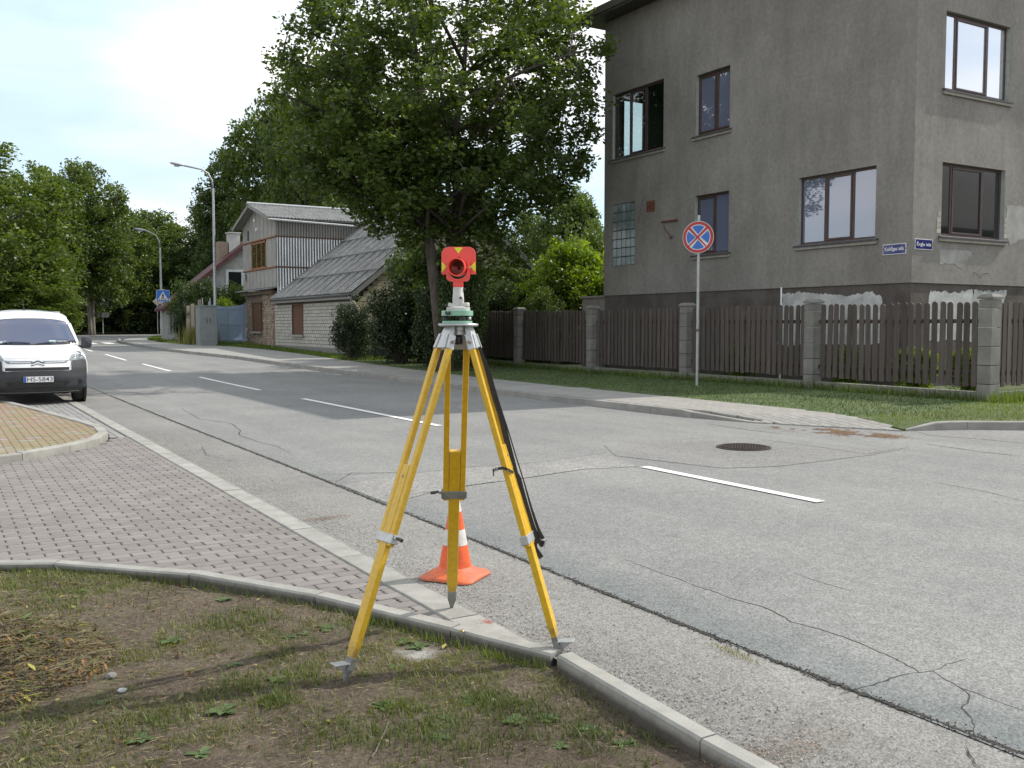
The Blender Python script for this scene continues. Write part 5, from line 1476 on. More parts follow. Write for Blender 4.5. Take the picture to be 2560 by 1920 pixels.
for i, (px, top, Y, w, T, lab) in enumerate((
  (1225,395,46,170,T3,'leafy tree left of the grey house, behind the fence'),
  (1290,455,40,130,T4,'sunlit light green tree touching the left corner of the grey house'),
  (1130,470,52,150,T1,'tree between the white house gable and the grey house'))):
    p = atY(px, top, Y); dep = p[0]*fwd[0]+Y*fwd[1]; H = (p[2]-.1)/.985; wm = w*D2S*dep/FPX
    put_tree('tree', lab, 'tree', (p[0], Y, .1), T, (wm/9.2, wm/9.2, H/14), rz=rnd.uniform(0,6.28), group='garden trees behind the fence')
# shrubs: stems plus leaves down to the ground
def shrub_parts(w, h, n, per, size, rcl, leaf, seed, lumps=4):
    g = np.random.default_rng(seed); r = random.Random(seed)
    E = [(0,0,h*.45,w*.5,w*.5,h*.5,1)]+[(r.uniform(-.3,.3)*w, r.uniform(-.3,.3)*w, h*r.uniform(.35,.75), w*.3, w*.3, h*.28, .35) for _ in range(lumps)]
    W = np.array([e[6] for e in E]); W /= W.sum(); k = g.choice(len(E), n, p=W); EE = np.array([e[:6] for e in E])[k]
    d = g.normal(size=(n,3)); d /= np.linalg.norm(d, axis=1)[:,None]; C = EE[:,:3]+d*(.45+.55*g.random(n)**.6)[:,None]*EE[:,3:]
    C[:,2] = np.maximum(C[:,2], .12)
    mb = MB()
    for c in C[::3]: mb.tube([(c[0]*.12,c[1]*.12,-.05),(c[0]*.45,c[1]*.45,c[2]*.55),tuple(c)], [.03,.018,.006], 4, cap=False)
    return mkmesh('stems', mb.v, mb.f, m_bark, True), leaf_cloud('foliage', C, g.uniform(.6,1.2,n)*rcl, per, size, LM[leaf], g, .85)
def put_shrub(nm, label, loc, parts, sc=(1,1,1), rz=0, group=None, cat='shrub'):
    t = thing(nm, label, cat, loc, rz, group); t.scale = sc
    ob('stems', parts[0], t); ob('foliage', parts[1], t); return t
SH = shrub_parts(2.6, 2.6, 190, 90, .105, .34, 'hedge', 31)
SD = shrub_parts(3, 3, 170, 80, .14, .42, 'dark', 32)
SF = shrub_parts(3.4, 3.4, 200, 85, .15, .45, 'fresh', 33)
SM = shrub_parts(3.4, 3.4, 190, 85, .15, .45, 'mid', 34)
put_shrub('clipped_shrub', 'small dark clipped shrub at the corner of the white brick wall', (13.75,34.6,.2), SH, (.62,.62,.98), 0)
put_shrub('hedge_shrub', 'large dark hedge shrub between the white brick wall and the street tree', (14.2,31.4,.15), SH, (.90,.85,1.22), 1)
put_shrub('hedge_shrub', 'dark shrub under the street tree beside its trunk', (14.6,28.6,.15), SH, (.8,.8,1.25), 2)
put_shrub('hazel_shrub', 'dark leafy shrub wrapped round the foot of the street tree', (13.95,26.3,.15), SD, (.48,.42,1.12), 2.2)
put_shrub('hazel_shrub', 'dark shrub filling the gap right of the street tree trunk', (15.3,28.9,.15), SH, (.75,.7,1.5), 4.1)
put_shrub('hazel_shrub', 'loose tall dark shrub behind the trunk of the street tree', (15.6,31.8,.15), SD, (1.05,1.0,1.45), .5)
for k_, (x, y, sx_, sz_, T, lab) in enumerate((
  (18.6,31.5,.85,1.05,SD,'dark bush behind the fence just right of the red prism target'),
  (20.2,34.0,1.0,1.25,SM,'mid green bush behind the fence with lichen-grey leaves'),
  (20.0,29.6,.85,1.10,SF,'bright yellow-green bush behind the fence, left of the low annex'),
  (22.3,32.5,1.0,1.4,SF,'tall bright green bush behind the fence in the middle of the garden'),
  (23.3,29.9,.9,1.32,SF,'sunlit yellow-green bush leaning on the low annex wall'),
  (25.0,35.5,1.1,1.75,SM,'high mid green bush behind the annex wall'),
  (20.9,30.1,.95,1.38,SF,'bright green bush rising between the yellow-green bushes near the fence'),
  (22.4,28.6,.7,1.15,SF,'small sunlit bush just left of the low annex wall behind the fence'),
  (18.3,28.1,.6,.80,SM,'low green bush looking over the fence beside the fourth post'),
  (17.9,35.2,.9,1.15,SD,'dark bush against the cream block gable'))):
    put_shrub('garden_bush', lab, (x, y, .12), T, (sx_, sx_, sz_), k_*1.3, 'bushes in the garden behind the fence')
# plants inside the garden seen through the pickets
for k_, (x, y) in enumerate(((18.1,13.2),(18.2,15.1),(18.0,18.3),(18.2,12.0))):
    put_shrub('garden_plant', ('low garden plant behind the pickets, nearest the corner post but one', 'low garden plant behind the pickets midway between the last two posts', 'low garden plant behind the pickets left of the white marker pole', 'low garden plant behind the pickets right next to the corner post')[k_], (x, y, .12), SF, (.22,.3,.28), k_*2.0, 'plants between the fence and the grey house', 'plant')
put_shrub('weedy_bush', 'overgrown ivy bush climbing the whitewashed gable behind the wooden posts', (13.1,55.6,.55), SD, (1.05,.5,1.2), 0)
put_shrub('weedy_bush', 'yellowish bush between the ivy and the lamp post', (14.2,54.9,.55), SF, (.45,.4,.75), 1)
put_shrub('weedy_bush', 'ivy reaching up under the white framed window', (15.2,56.0,.55), SD, (.8,.4,1.15), 2)
put_shrub('weedy_bush', 'dark shrub at the low end of the red roof', (12.1,55.0,.6), SH, (.55,.55,.95), 3)
# under-storey wood edge beyond the junction
gW = np.random.default_rng(77)
C = []
for i in range(1500):
    px = gW.uniform(-60, 470); Y = gW.uniform(91, 100); x, _, _ = atY(px, 700, Y); C.append((x, Y, .8+gW.uniform(0, 6.5)*gW.random()**.5))
C = np.array(C)
o = ob('undergrowth', leaf_cloud('undergrowth', C, gW.uniform(.5,1.1,len(C)), 26, .34, LM['hedge'], gW), kind='stuff')
C = []
for i in range(2600):
    px = gW.uniform(-400, 900); Y = gW.uniform(112, 135); x, _, _ = atY(px, 700, Y); C.append((x, Y, .5+gW.uniform(0, 9.5)))
C = np.array(C)
o = ob('far_wood', leaf_cloud('far_wood', C, gW.uniform(1.0,1.8,len(C)), 16, .8, LM['dark'], gW), kind='stuff')
# yellow-green sapling with pale trunk near the junction, pale leaning stem
def stem(nm, label, pts, rad):
    mb = MB().tube(pts, rad, 8); o = mb.build(nm, m_bark_l, smooth=True, label=label, cat='tree trunk'); return o
# ------------------------------------------------------------------ surveying tripod
C0 = Vector((2.16, 4.08, 0)); TOC = (Vector((0,0,0))-C0).normalized()   # towards the camera on the ground
LAT = Vector((TOC.y, -TOC.x, 0)) * -1     # image right
if LAT.dot(Vector((math.cos(YAW), -math.sin(YAW), 0))) < 0: LAT = -LAT
m_yel = M('tripod_yellow', (.62,.36,.012), (.54,.30,.010), scale=5, rough=.42, fine=.10, fscale=80, coat=.25, spec=.45)
_m, nt, bb = nodes_of('tripod_yellow_worn'); v_ = coords(nt)
n1 = noise(nt, v_, 38, 6, .75); r1 = ramp(nt, (.50,.285,.008), (.62,.375,.014), .3, .6); nt.links.new(n1.outputs['Fac'], r1.inputs[0])
n2 = noise(nt, v_, 60, 7, .8); r2 = ramp(nt, (0,0,0), (1,1,1), .58, .66); nt.links.new(n2.outputs['Fac'], r2.inputs[0])
c_ = mixc(nt, mathn(nt,'MULTIPLY',r2.outputs[0],.45), r1.outputs[0], (.30,.185,.05)); nt.links.new(c_, bb.inputs['Base Color'])
bb.inputs['Roughness'].default_value = .42; bb.inputs['Coat Weight'].default_value = .2; bb.inputs['Coat Roughness'].default_value = .2
_sx = nt.nodes.new("ShaderNodeSeparateXYZ"); nt.links.new(v_, _sx.inputs[0]); _nn = noise(nt, v_, 30, 6, .8)
_t = mathn(nt, 'SUBTRACT', mathn(nt, 'MULTIPLY', _nn.outputs['Fac'], .34), _sx.outputs[2])
_t = mathn(nt, 'MULTIPLY', mathn(nt, 'ADD', _t, -.02), 9.0, True)
nt.links.new(mixc(nt, mathn(nt, 'MULTIPLY', _t, .75), c_, (.13,.105,.08)), bb.inputs['Base Color'])
m_yel = _m
m_alu = M('cast_aluminium', (.50,.51,.51), (.40,.41,.41), scale=22, rough=.42, metal=.55, fine=.08)
m_alud = M('worn_aluminium', (.27,.27,.26), (.17,.165,.155), scale=14, rough=.5, metal=.5, fine=.2, bump=.2)
m_blk = M('black_plastic', (.018,.018,.019), (.03,.03,.03), scale=20, rough=.45)
m_strap = M('black_webbing', (.014,.012,.012), (.028,.024,.022), scale=30, rough=.6, stretch=(1,1,1), bump=.3, bscale=300, bdist=.001)
m_steel = M('steel_bolt', (.35,.28,.22), (.25,.19,.15), rough=.4, metal=.7)
tri = thing('surveying_tripod', 'yellow wooden surveying tripod with aluminium head straddling the lawn kerb', 'tripod', (C0.x, C0.y, 0))
PC = lambda x, y, z: C0 + Vector((x, y, z))
MB().lathe([(.03,1.5425),(.088,1.5425),(.0955,1.546),(.0965,1.5515),(.094,1.5555),(.03,1.5555)], 48, PC).build('head_plate', m_alu, tri, world=True, smooth=True, autosmooth=True)
hub = MB().lathe([(.02,1.5215),(.042,1.5215),(.042,1.5422),(.02,1.5422)], 6, PC); hub.lathe([(.02,1.500),(.040,1.502),(.040,1.521),(.02,1.521)], 6, PC); hub.build('head_hub', m_alu, tri, world=True, bevel=.002)
MB().lathe([(.010,1.456),(.019,1.456),(.021,1.462),(.021,1.492),(.015,1.499),(.008,1.50)], 20, PC).build('fixing_screw', m_blk, tri, world=True, smooth=True)
FEET = [(gp(862,1700,-.065), (.50,.755,1.0), 0), (gp(1129,1521,0.0), None, 1), (gp(1400,1622,.0), None, 2)]
def proj(p):
    v = np.array(p)-CAMP; return (1280+FPX*(v@rgt)/(v@fwd), 960-FPX*(v@upv)/(v@fwd))
def solve(a, b, ypix):
    lo, hi = 0., 1.
    for _ in range(40):
        m = (lo+hi)/2
        if proj(a.lerp(b, m))[1] < ypix: lo = m
        else: hi = m
    return (lo+hi)/2
legY = {0: (870, 1160, 1340, 1640, 1155*0+1005), 1: (870, 1235, 1345, 1478, 972), 2: (872, 1343, 1345, 1575, 1110*1/1.15732)}
specs = [ # foot, ring y(src), plank top y(src), yellow end y(src), pedal
  (Vector(gp(862,1700,-.035)), 1344, 1163, 1645, True),
  (Vector(gp(1129,1521,0.0)), 1234, 1126, 1477, False),
  (Vector(gp(1397,1626,0.004)), 1345, 1112, 1592, True)]
for li, (foot, yr, yt, ye, ped) in enumerate(specs):
    rad = Vector((foot.x-C0.x, foot.y-C0.y, 0)).normalized(); tan = Vector((-rad.y, rad.x, 0))
    if tan.dot(LAT) < 0: tan = -tan
    Hn = C0+rad*.060+Vector((0,0,1.512)); ax = (foot-Hn); Lg = ax.length; ax.normalize(); nr = ax.cross(tan).normalized()
    if nr.z < 0: nr = -nr      # outward/up normal of the leg
    P = (lambda Hn, tan, nr, ax: (lambda a, b, c: Hn+tan*a+nr*b+ax*c))(Hn, tan, nr, ax)
    tt = lambda y: solve(Hn, foot, y)*Lg
    lr, lt, le = tt(yr), tt(yt), tt(ye)
    leg = thing('tripod_leg', None, None, (0,0,0)); leg.parent = tri; leg.location = -Vector(tri.location)*0
    leg.location = (0,0,0)
    off = -Vector(tri.location)
    def bld(mb, nm, mat, **k):
        o = mb.build(nm, mat, leg, **k); o.location = off; return o
    # hinge arm and casting
    mb = MB(); mb.hexa([P(-.026,-.012,-.034),P(.026,-.012,-.034),P(.026,.012,-.034),P(-.026,.012,-.034),P(-.034,-.014,.012),P(.034,-.014,.012),P(.034,.016,.012),P(-.034,.016,.012)])
    bld(mb, 'hinge_arm', m_alu, bevel=.002)
    mb = MB(); mb.hexa([P(-.050,-.015,.010),P(.050,-.015,.010),P(.050,.018,.010),P(-.050,.018,.010),P(-.062,-.017,.082),P(.062,-.017,.082),P(.062,.020,.082),P(-.062,.020,.082)])
    cast = bld(mb, 'leg_casting', m_alu, bevel=.0025)
    for s in (-1, 1):
        q = MB().hexa([P(s*.030-.004,.0185,.012),P(s*.030+.004,.0185,.012),P(s*.030+.004,.023,.012),P(s*.030-.004,.023,.012),P(s*.038-.004,.0205,.080),P(s*.038+.004,.0205,.080),P(s*.038+.004,.025,.080),P(s*.038-.004,.025,.080)])
        bld(q, 'casting_rib', m_alu, bevel=.001)
        bld(MB().tube([P(s*.052,0,.045),P(s*.069,0,.045)], .008, 8), 'hinge_bolt', m_steel)
    # two rails
    for s in (-1, 1):
        w0, w1 = .046, .0425
        bld(MB().hexa([P(s*w0-.0145,-.013,.075),P(s*w0+.0145,-.013,.075),P(s*w0+.0145,.015,.075),P(s*w0-.0145,.015,.075),
                       P(s*w1-.0145,-.013,lr+.035),P(s*w1+.0145,-.013,lr+.035),P(s*w1+.0145,.015,lr+.035),P(s*w1-.0145,.015,lr+.035)]), 'rail', m_yel, bevel=.0045)
    # sliding plank
    pw = .0275
    mb = MB()
    rows = [(lt, pw, .015), (le-.055, pw*1.05, .016), (le-.012, pw*.80, .0145), (le, pw*.78, .014)]
    vs = []
    for c, a, b in rows: vs += [P(-a,-b,c),P(a,-b,c),P(a,b,c),P(-a,b,c)]
    f = [(0,3,2,1)]+[(4*k+i,4*k+(i+1)%4,4*k+4+(i+1)%4,4*k+4+i) for k in range(3) for i in range(4)]+[(12,13,14,15)]
    mb.add(vs, f); bld(mb, 'plank', m_yel, bevel=.0035)
    bld(MB().lathe([(.0001,.0195),(.0055,.0185),(.0065,.0155)], 12, (lambda P, lt: (lambda x,y,z: P(x, z, lt+.055+y)))(P, lt), cap=False), 'plank_bolt', m_steel)
    # clamp band and its screw
    mb = MB()
    mb.obox(P, -.0615,.0615, .0155,.0205, lr-.022,lr+.022); mb.obox(P, -.0615,.0615, -.020,-.0135, lr-.022,lr+.022)
    mb.obox(P, -.0655,-.0585, -.018,.019, lr-.022,lr+.022); mb.obox(P, .0585,.0655, -.018,.019, lr-.022,lr+.022)
    bld(mb, 'clamp_band', m_alud if li == 1 else m_alu, bevel=.0025)
    sg = -1 if li == 1 else 1
    bld(MB().obox(P, *(sorted((sg*.066,sg*.080))), -.008,.012, lr-.020,lr-.002), 'clamp_lug', m_alu, bevel=.002)
    mb = MB().tube([P(sg*.080,.002,lr-.010),P(sg*.097,.002,lr-.008)], .0055, 10); mb.tube([P(sg*.094,.002,lr-.009),P(sg*.122,.002,lr-.006)], [.008,.0085], 10)
    bld(mb, 'clamp_screw', m_blk, smooth=True, autosmooth=True)
    # steel shoe
    mb = MB(); vs = []
    rows = [(le-.004,.0225,.0155),(le+.05,.0225,.0150),(min(le+.075,Lg-.03),.015,.011),(Lg+.01,.004,.004)]
    for c, a, b in rows: vs += [P(-a,-b,c),P(a,-b,c),P(a,b,c),P(-a,b,c)]
    mb.add(vs, f); bld(mb, 'foot_shoe', m_alud, bevel=.002)
    if ped:
        # tread plate: sticks outwards (left foot towards image left, right foot towards image right)
        out = rad; s0 = P(0,0,le+.018)
        Q = lambda a, b, c: s0+out*a+tan*b+Vector((0,0,c))
        mb = MB().hexa([Q(.008,-.024,-.004),Q(.088,-.027,.004),Q(.088,.027,.004),Q(.008,.024,-.004),Q(.008,-.024,.002),Q(.088,-.027,.010),Q(.088,.027,.010),Q(.008,.024,.002)])
        mb.hexa([Q(.0,-.003,-.055),Q(.02,-.003,-.055),Q(.02,.003,-.055),Q(.0,.003,-.055),Q(.0,-.003,-.004),Q(.080,-.003,.002),Q(.080,.003,.002),Q(.0,.003,-.004)])
        bld(mb, 'tread_plate', m_alu, bevel=.0015)
    if li == 0: LEG0 = (P, lr, lt)
    if li == 1: bld(MB().tube([P(-.03,.0165,.12),P(-.03,.0165,.121)], .004, 6), 'hinge_pin', m_steel)
    if li == 2: LEG2 = (P, lr, lt, Lg)
# straps on the right leg
P, lr, lt, Lg = LEG2
def strap(pts, w, nm, wdir, mat=m_strap, th=.0035):
    """flat webbing: pts list of points, wdir width direction"""
    pts = [Vector(p) for p in pts]; out = []
    for i in range(len(pts)-1):
        for k in range(5): out.append(pts[i].lerp(pts[i+1], k/5))
    out.append(pts[-1])
    # smooth
    for _ in range(2): out = [out[0]]+[(out[i-1]+out[i]*2+out[i+1])/4 for i in range(1, len(out)-1)]+[out[-1]]
    mb = MB(); n = len(out); v = []
    for i, p in enumerate(out):
        t = (out[min(i+1,n-1)]-out[max(i-1,0)]).normalized(); wd = wdir(i/(n-1)) if callable(wdir) else wdir
        wd = (wd-t*wd.dot(t)).normalized(); nn = t.cross(wd)
        ww = w(i/(n-1)) if callable(w) else w
        v += [p-wd*ww/2-nn*th/2, p+wd*ww/2-nn*th/2, p+wd*ww/2+nn*th/2, p-wd*ww/2+nn*th/2]
    f = [(0,3,2,1)]+[(4*k+i,4*k+(i+1)%4,4*k+4+(i+1)%4,4*k+4+i) for k in range(n-1) for i in range(4)]+[(4*(n-1),4*(n-1)+1,4*(n-1)+2,4*(n-1)+3)]
    mb.add(v, f); return mb.build(nm, mat, tri, world=True)
W_ = TOC
def pv(px, py, dz=0.0):   # point on the upright plane through the right leg that faces the camera
    d = ray(px, py); n_ = np.array([TOC.x, TOC.y, 0]); p0 = np.array([2.40, 3.90, 0])
    t = ((p0-CAMP)@n_)/(d@n_); q = CAMP+d*t; return Vector(q)+TOC*dz
z1 = lambda x, y: (1200+x/2.9615, 860+y/2.9615)
strap([pv(*z1(-4,20)), pv(*z1(45,170)), pv(*z1(100,370)), pv(*z1(155,530)), pv(*z1(205,740)), pv(*z1(255,930)), pv(*z1(300,1100)), pv(*z1(340,1260)), pv(*z1(385,1400)), pv(*z1(430,1475))], lambda t: .014+.014*math.sin(math.pi*min(1,t*1.1)), 'carrying_strap', LAT)
strap([pv(*z1(2,30),.01), pv(*z1(70,190),.01), pv(*z1(130,400),.01), pv(*z1(215,660),.01), pv(*z1(265,830),.01), pv(*z1(320,1000),.01), pv(*z1(375,1200),.01), pv(*z1(430,1370),.01), pv(*z1(465,1440),.01)], lambda t: .006+.016*max(0, t-.62)*2.2, 'carrying_strap', LAT)
strap([pv(*z1(235,930),.005), pv(*z1(285,980),.005), pv(*z1(315,1100),.005), pv(*z1(350,1220),.005), pv(*z1(400,1380),.005), pv(*z1(440,1440),.005)], .022, 'carrying_strap', LAT)
strap([pv(*z1(385,1390),.02), pv(*z1(405,1440),.02), pv(*z1(400,1500),.02), pv(*z1(430,1545),.02), pv(*z1(452,1575),.02)], .025, 'strap_tail', LAT)
strap([pv(*z1(430,1440),.02), pv(*z1(455,1490),.02), pv(*z1(470,1450),.02)], .02, 'strap_tail', LAT)
MB().tube([pv(*z1(468,1490),.03), pv(*z1(482,1450),.03), pv(*z1(492,1436),.03)], .0035, 6).build('strap_buckle', m_alu, tri, world=True)
MB().tube([pv(*z1(470,1497),.03), pv(*z1(480,1490),.03)], .004, 6).build('strap_buckle', m_alu, tri, world=True)
# short leather fastening belt round the right leg
strap([pv(*z1(88,912),.115), pv(*z1(118,898),.117), pv(*z1(165,890),.119), pv(*z1(205,908),.112), pv(*z1(240,938),.06)], .013, 'fastening_belt', lambda t: Vector((0,0,1)))
MB().tube([pv(*z1(92,905),.119), pv(*z1(94,948),.119)], .003, 6).build('belt_loop', m_strap, tri, world=True)
MB().tube([pv(*z1(116,884),.124), pv(*z1(121,918),.124)], .0022, 6).build('belt_buckle', m_alu, tri, world=True)
for q in ((104,905),(196,908)): MB().tube([pv(*z1(*q),.119), pv(*z1(*q),.123)], .003, 8).build('belt_stud', m_alu, tri, world=True)

# ------------------------------------------------------------------ tribrach
m_green = M('pale_green_enamel', (.215,.42,.30), (.185,.37,.265), scale=10, rough=.38, coat=.3)
tb = thing('tribrach', 'pale green levelling base with black foot screws on the tripod head', 'levelling base', (C0.x, C0.y, 1.5565))
a0 = math.atan2(TOC.y, TOC.x)+.35
def trilobe(r1, r2, n=60):
    out = []
    for k in range(n):
        th = 2*math.pi*k/n; c = math.cos(3*(th-a0)); r = r1+(r2-r1)*(.5+.5*c)**.6; out.append((r*math.cos(th), r*math.sin(th)))
    return out
def slab(poly, z0, z1): return MB().prism(poly, lambda x, y: PC(x,y,z0), lambda x, y: PC(x,y,z1))
slab(trilobe(.060,.078), 1.5567, 1.5685).build('base_plate', m_green, tb, world=True, bevel=.0015)
slab(trilobe(.064,.081), 1.5925, 1.6175).build('top_plate', m_green, tb, world=True, bevel=.002)
for k in range(3):
    th = a0+2*math.pi*k/3; x0_, y0_ = .060*math.cos(th), .060*math.sin(th)
    MB().lathe([(.008,1.568),(.008,1.572),(.0165,1.573),(.0165,1.586),(.009,1.588),(.009,1.593)], 20, (lambda x0_, y0_: (lambda x,y,z: PC(x+x0_,y+y0_,z)))(x0_, y0_)).build('foot_screw', m_blk, tb, world=True, smooth=True, autosmooth=True)
th = a0+math.pi*.28
MB().tube([PC(.062*math.cos(a0+.5),.062*math.sin(a0+.5),1.580), PC(.076*math.cos(a0+.5),.076*math.sin(a0+.5),1.580)], .0075, 12).build('bright_knob', m_alu, tb, world=True, smooth=True)
MB().tube([PC(.066*math.cos(a0-1.1),.066*math.sin(a0-1.1),1.606), PC(.083*math.cos(a0-1.1),.083*math.sin(a0-1.1),1.606)], .009, 10).build('lock_knob', m_blk, tb, world=True)
# ------------------------------------------------------------------ prism carrier
m_gplas = M('light_grey_plastic', (.50,.49,.455), (.42,.41,.38), scale=12, rough=.5)
ca = thing('prism_carrier', 'light grey carrier with spirit level between green base and red target', 'carrier', (C0.x, C0.y, 1.618))
MB().lathe([(.040,1.6178),(.056,1.6178),(.057,1.622),(.056,1.632),(.050,1.637),(.030,1.638)], 40, PC).build('carrier_base', m_gplas, ca, world=True, smooth=True, autosmooth=True)
MB().lathe([(.0001,1.6375),(.0275,1.6375),(.0275,1.672),(.0262,1.692),(.0255,1.693),(.0245,1.726),(.0235,1.729),(.0001,1.729)], 32, PC).build('column', m_gplas, ca, world=True, smooth=True, autosmooth=True)
vx, vy = .030*LAT.x+.018*TOC.x, .030*LAT.y+.018*TOC.y
MB().lathe([(.0001,1.6375),(.0240,1.6375),(.0240,1.652),(.0215,1.655),(.0001,1.655)], 24, lambda x,y,z: PC(x+vx,y+vy,z)).build('level_housing', m_gplas, ca, world=True, smooth=True, autosmooth=True)
vx2, vy2 = -.030*LAT.x+.022*TOC.x, -.030*LAT.y+.022*TOC.y
Pl = lambda a, b, c: C0+LAT*a+TOC*b+Vector((0,0,c))
MB().hexa([Pl(-.050,.0,1.637),Pl(-.006,.0,1.637),Pl(-.006,.036,1.637),Pl(-.050,.036,1.637),Pl(-.046,.004,1.656),Pl(-.022,.004,1.650),Pl(-.012,.030,1.643),Pl(-.046,.032,1.656)]).build('sight_block', m_gplas, ca, world=True, bevel=.002)
MB().tube([Pl(.012,.018,1.665),Pl(.012,.028,1.665)], .012, 16).build('plummet_eyepiece', m_gplas, ca, world=True, smooth=True, autosmooth=True)
MB().tube([Pl(.012,.026,1.678),Pl(.012,.031,1.678)], .006, 12).build('eyepiece_lens', m_blk, ca, world=True)
MB().tube([Pl(.018,.004,1.722),Pl(.036,.004,1.719)], .006, 10).build('clamp_knob', m_blk, ca, world=True)
MB().tube([Pl(-.05,.012,1.642),Pl(-.063,.014,1.642)], .006, 10).build('side_knob', m_blk, ca, world=True)
# ------------------------------------------------------------------ red prism target
m_red = M('signal_red', (.80,.042,.026), (.72,.038,.024), scale=9, rough=.33, coat=.35)
m_fy = M('signal_yellow', (.66,.74,.012), (.62,.70,.012), rough=.4)
pt = thing('prism_target', 'red reflector prism target with three yellow triangles on top of the tripod', 'prism target', (C0.x, C0.y, 1.729))
yw = R(-9)
FN = Vector((TOC.x*math.cos(yw)-TOC.y*math.sin(yw), TOC.x*math.sin(yw)+TOC.y*math.cos(yw), 0)); FL = Vector((-FN.y, FN.x, 0))
if FL.dot(LAT) < 0: FL = -FL
PP_ = lambda a, b, c: C0+FL*a+FN*b+Vector((0,0,c))
MB().obox(PP_, -.0235,.0235,-.014,.014,1.7292,1.7565).build('stem_block', m_red, pt, world=True, bevel=.002)
# yoke: U profile
yk = MB()
def arcpts(rx, rz, zc, n=14): return [(rx*math.cos(math.pi*(1+k/n)), zc+rz*math.sin(math.pi*(1+k/n))) for k in range(n+1)]
outer = [(-.056,1.850),(-.056,1.778)]+[(-.056+.022*(1-math.cos(math.pi/2*k/5)),1.778-.022*math.sin(math.pi/2*k/5)) for k in range(1,6)]+[(.056-.022*(1-math.cos(math.pi/2*k/5)),1.778-.022*math.sin(math.pi/2*k/5)) for k in range(5,0,-1)]+[(.056,1.778),(.056,1.850)]
inner = [(.0455,1.850)]+[(.0455*math.cos(t), 1.812-.044*math.sin(t)) for t in [math.pi*k/12 for k in range(13)]]+[(-.0455,1.850)]
U = outer+inner
tri_ = tessellate_polygon([[Vector((x,z,0)) for x, z in U]]); n_ = len(U)
yk.add([PP_(x,-.009,z) for x,z in U]+[PP_(x,.011,z) for x,z in U], [tuple(t) for t in tri_]+[tuple(i+n_ for i in reversed(t)) for t in tri_]+[(i,(i+1)%n_,(i+1)%n_+n_,i+n_) for i in range(n_)])
yk.build('yoke', m_red, pt, world=True)
for s in (-1,1): MB().tube([PP_(s*.044,.001,1.822),PP_(s*.0595,.001,1.822)], .007, 12).build('pivot_screw', m_alu if s > 0 else m_red, pt, world=True)
# target plate, slightly behind the yoke
pl = [(-.083,1.790),(-.083,1.885)]+[(-.083+.036*(1-math.cos(math.pi/2*k/7)),1.885+.036*math.sin(math.pi/2*k/7)) for k in range(1,8)]+[(.083-.036*(1-math.cos(math.pi/2*k/7)),1.885+.036*math.sin(math.pi/2*k/7)) for k in range(7,0,-1)]+[(.083,1.885),(.083,1.790)]
pl2 = [(x, z-.008) for x, z in pl]
MB().prism(pl, lambda x, z: PP_(x,-.018,z-.013+.0135), lambda x, z: PP_(x,-.012,z+.0005)).build('target_plate', m_red, pt, world=True, bevel=.0015)
MB().prism([(-.021,1.9185),(.021,1.9185),(0,1.890)], lambda x, z: PP_(x,-.0119,z), lambda x, z: PP_(x,-.0105,z)).build('yellow_triangle', m_fy, pt, world=True)
for s in (-1,1): MB().prism([(s*.0815,1.802),(s*.0815,1.852),(s*.057,1.827)], lambda x, z: PP_(x,-.0119,z), lambda x, z: PP_(x,-.0105,z)).build('yellow_triangle', m_fy, pt, world=True)
# barrel, open towards the camera, slightly turned
barz = 1.822
yb = R(-4); BN = Vector((FN.x*math.cos(yb)-FN.y*math.sin(yb), FN.x*math.sin(yb)+FN.y*math.cos(yb), .03)).normalized(); BL_ = Vector((-BN.y, BN.x, 0)).normalized()
if BL_.dot(LAT) < 0: BL_ = -BL_
BU = BN.cross(BL_); BU = BU if BU.z > 0 else -BU
PB = lambda x, y, z: C0+Vector((0,0,barz))+BL_*x+BU*y+BN*z
MB().lathe([(.036,-.010),(.0415,-.008),(.0435,.0),(.0435,.040),(.0425,.043),(.0385,.043),(.0365,.040),(.0345,.006),(.0345,.004)], 48, PB, cap=False).build('barrel', m_red, pt, world=True, smooth=True, autosmooth=True)
m_redi = M('barrel_inside', (.16,.012,.010), (.12,.010,.008), rough=.5)
MB().lathe([(.0345,.004),(.0001,.002)], 40, PB, cap=False).build('barrel_back', m_redi, pt, world=True)
m_prism, nt, bb = nodes_of('prism_glass'); bb.inputs['Base Color'].default_value = (.10,.02,.015,1); bb.inputs['Metallic'].default_value = .85; bb.inputs['Roughness'].default_value = .06
pg = MB(); n_ = 6
for k in range(3):
    t0, t1 = math.pi*2*k/3+.5, math.pi*2*(k+1)/3+.5
    arc = [(.028*math.cos(t0+(t1-t0)*j/8), .028*math.sin(t0+(t1-t0)*j/8)) for j in range(9)]
    pg.add([PB(0,0,.004)]+[PB(x,y,.016) for x,y in arc], [(0,j+1,j+2) for j in range(8)])
pg.build('prism', m_prism, pt, world=True)
MB().lathe([(.028,.004),(.031,.018),(.029,.019),(.028,.016)], 40, PB, cap=False).build('prism_ring', m_redi, pt, world=True, smooth=True)
gq = MB().prism([(-.0445,1.786),(.0445,1.786),(.030,1.776),(-.030,1.776)], lambda x,z: PP_(x,-.010,z), lambda x,z: PP_(x,-.0099,z))
for dx, dz in ((0,0),(.008,-.003)): MB().tube([PP_(dx,-.012,1.874+dz),PP_(dx,-.0095,1.874+dz)], .0022, 8).build('plate_hole', m_blk, pt, world=True)

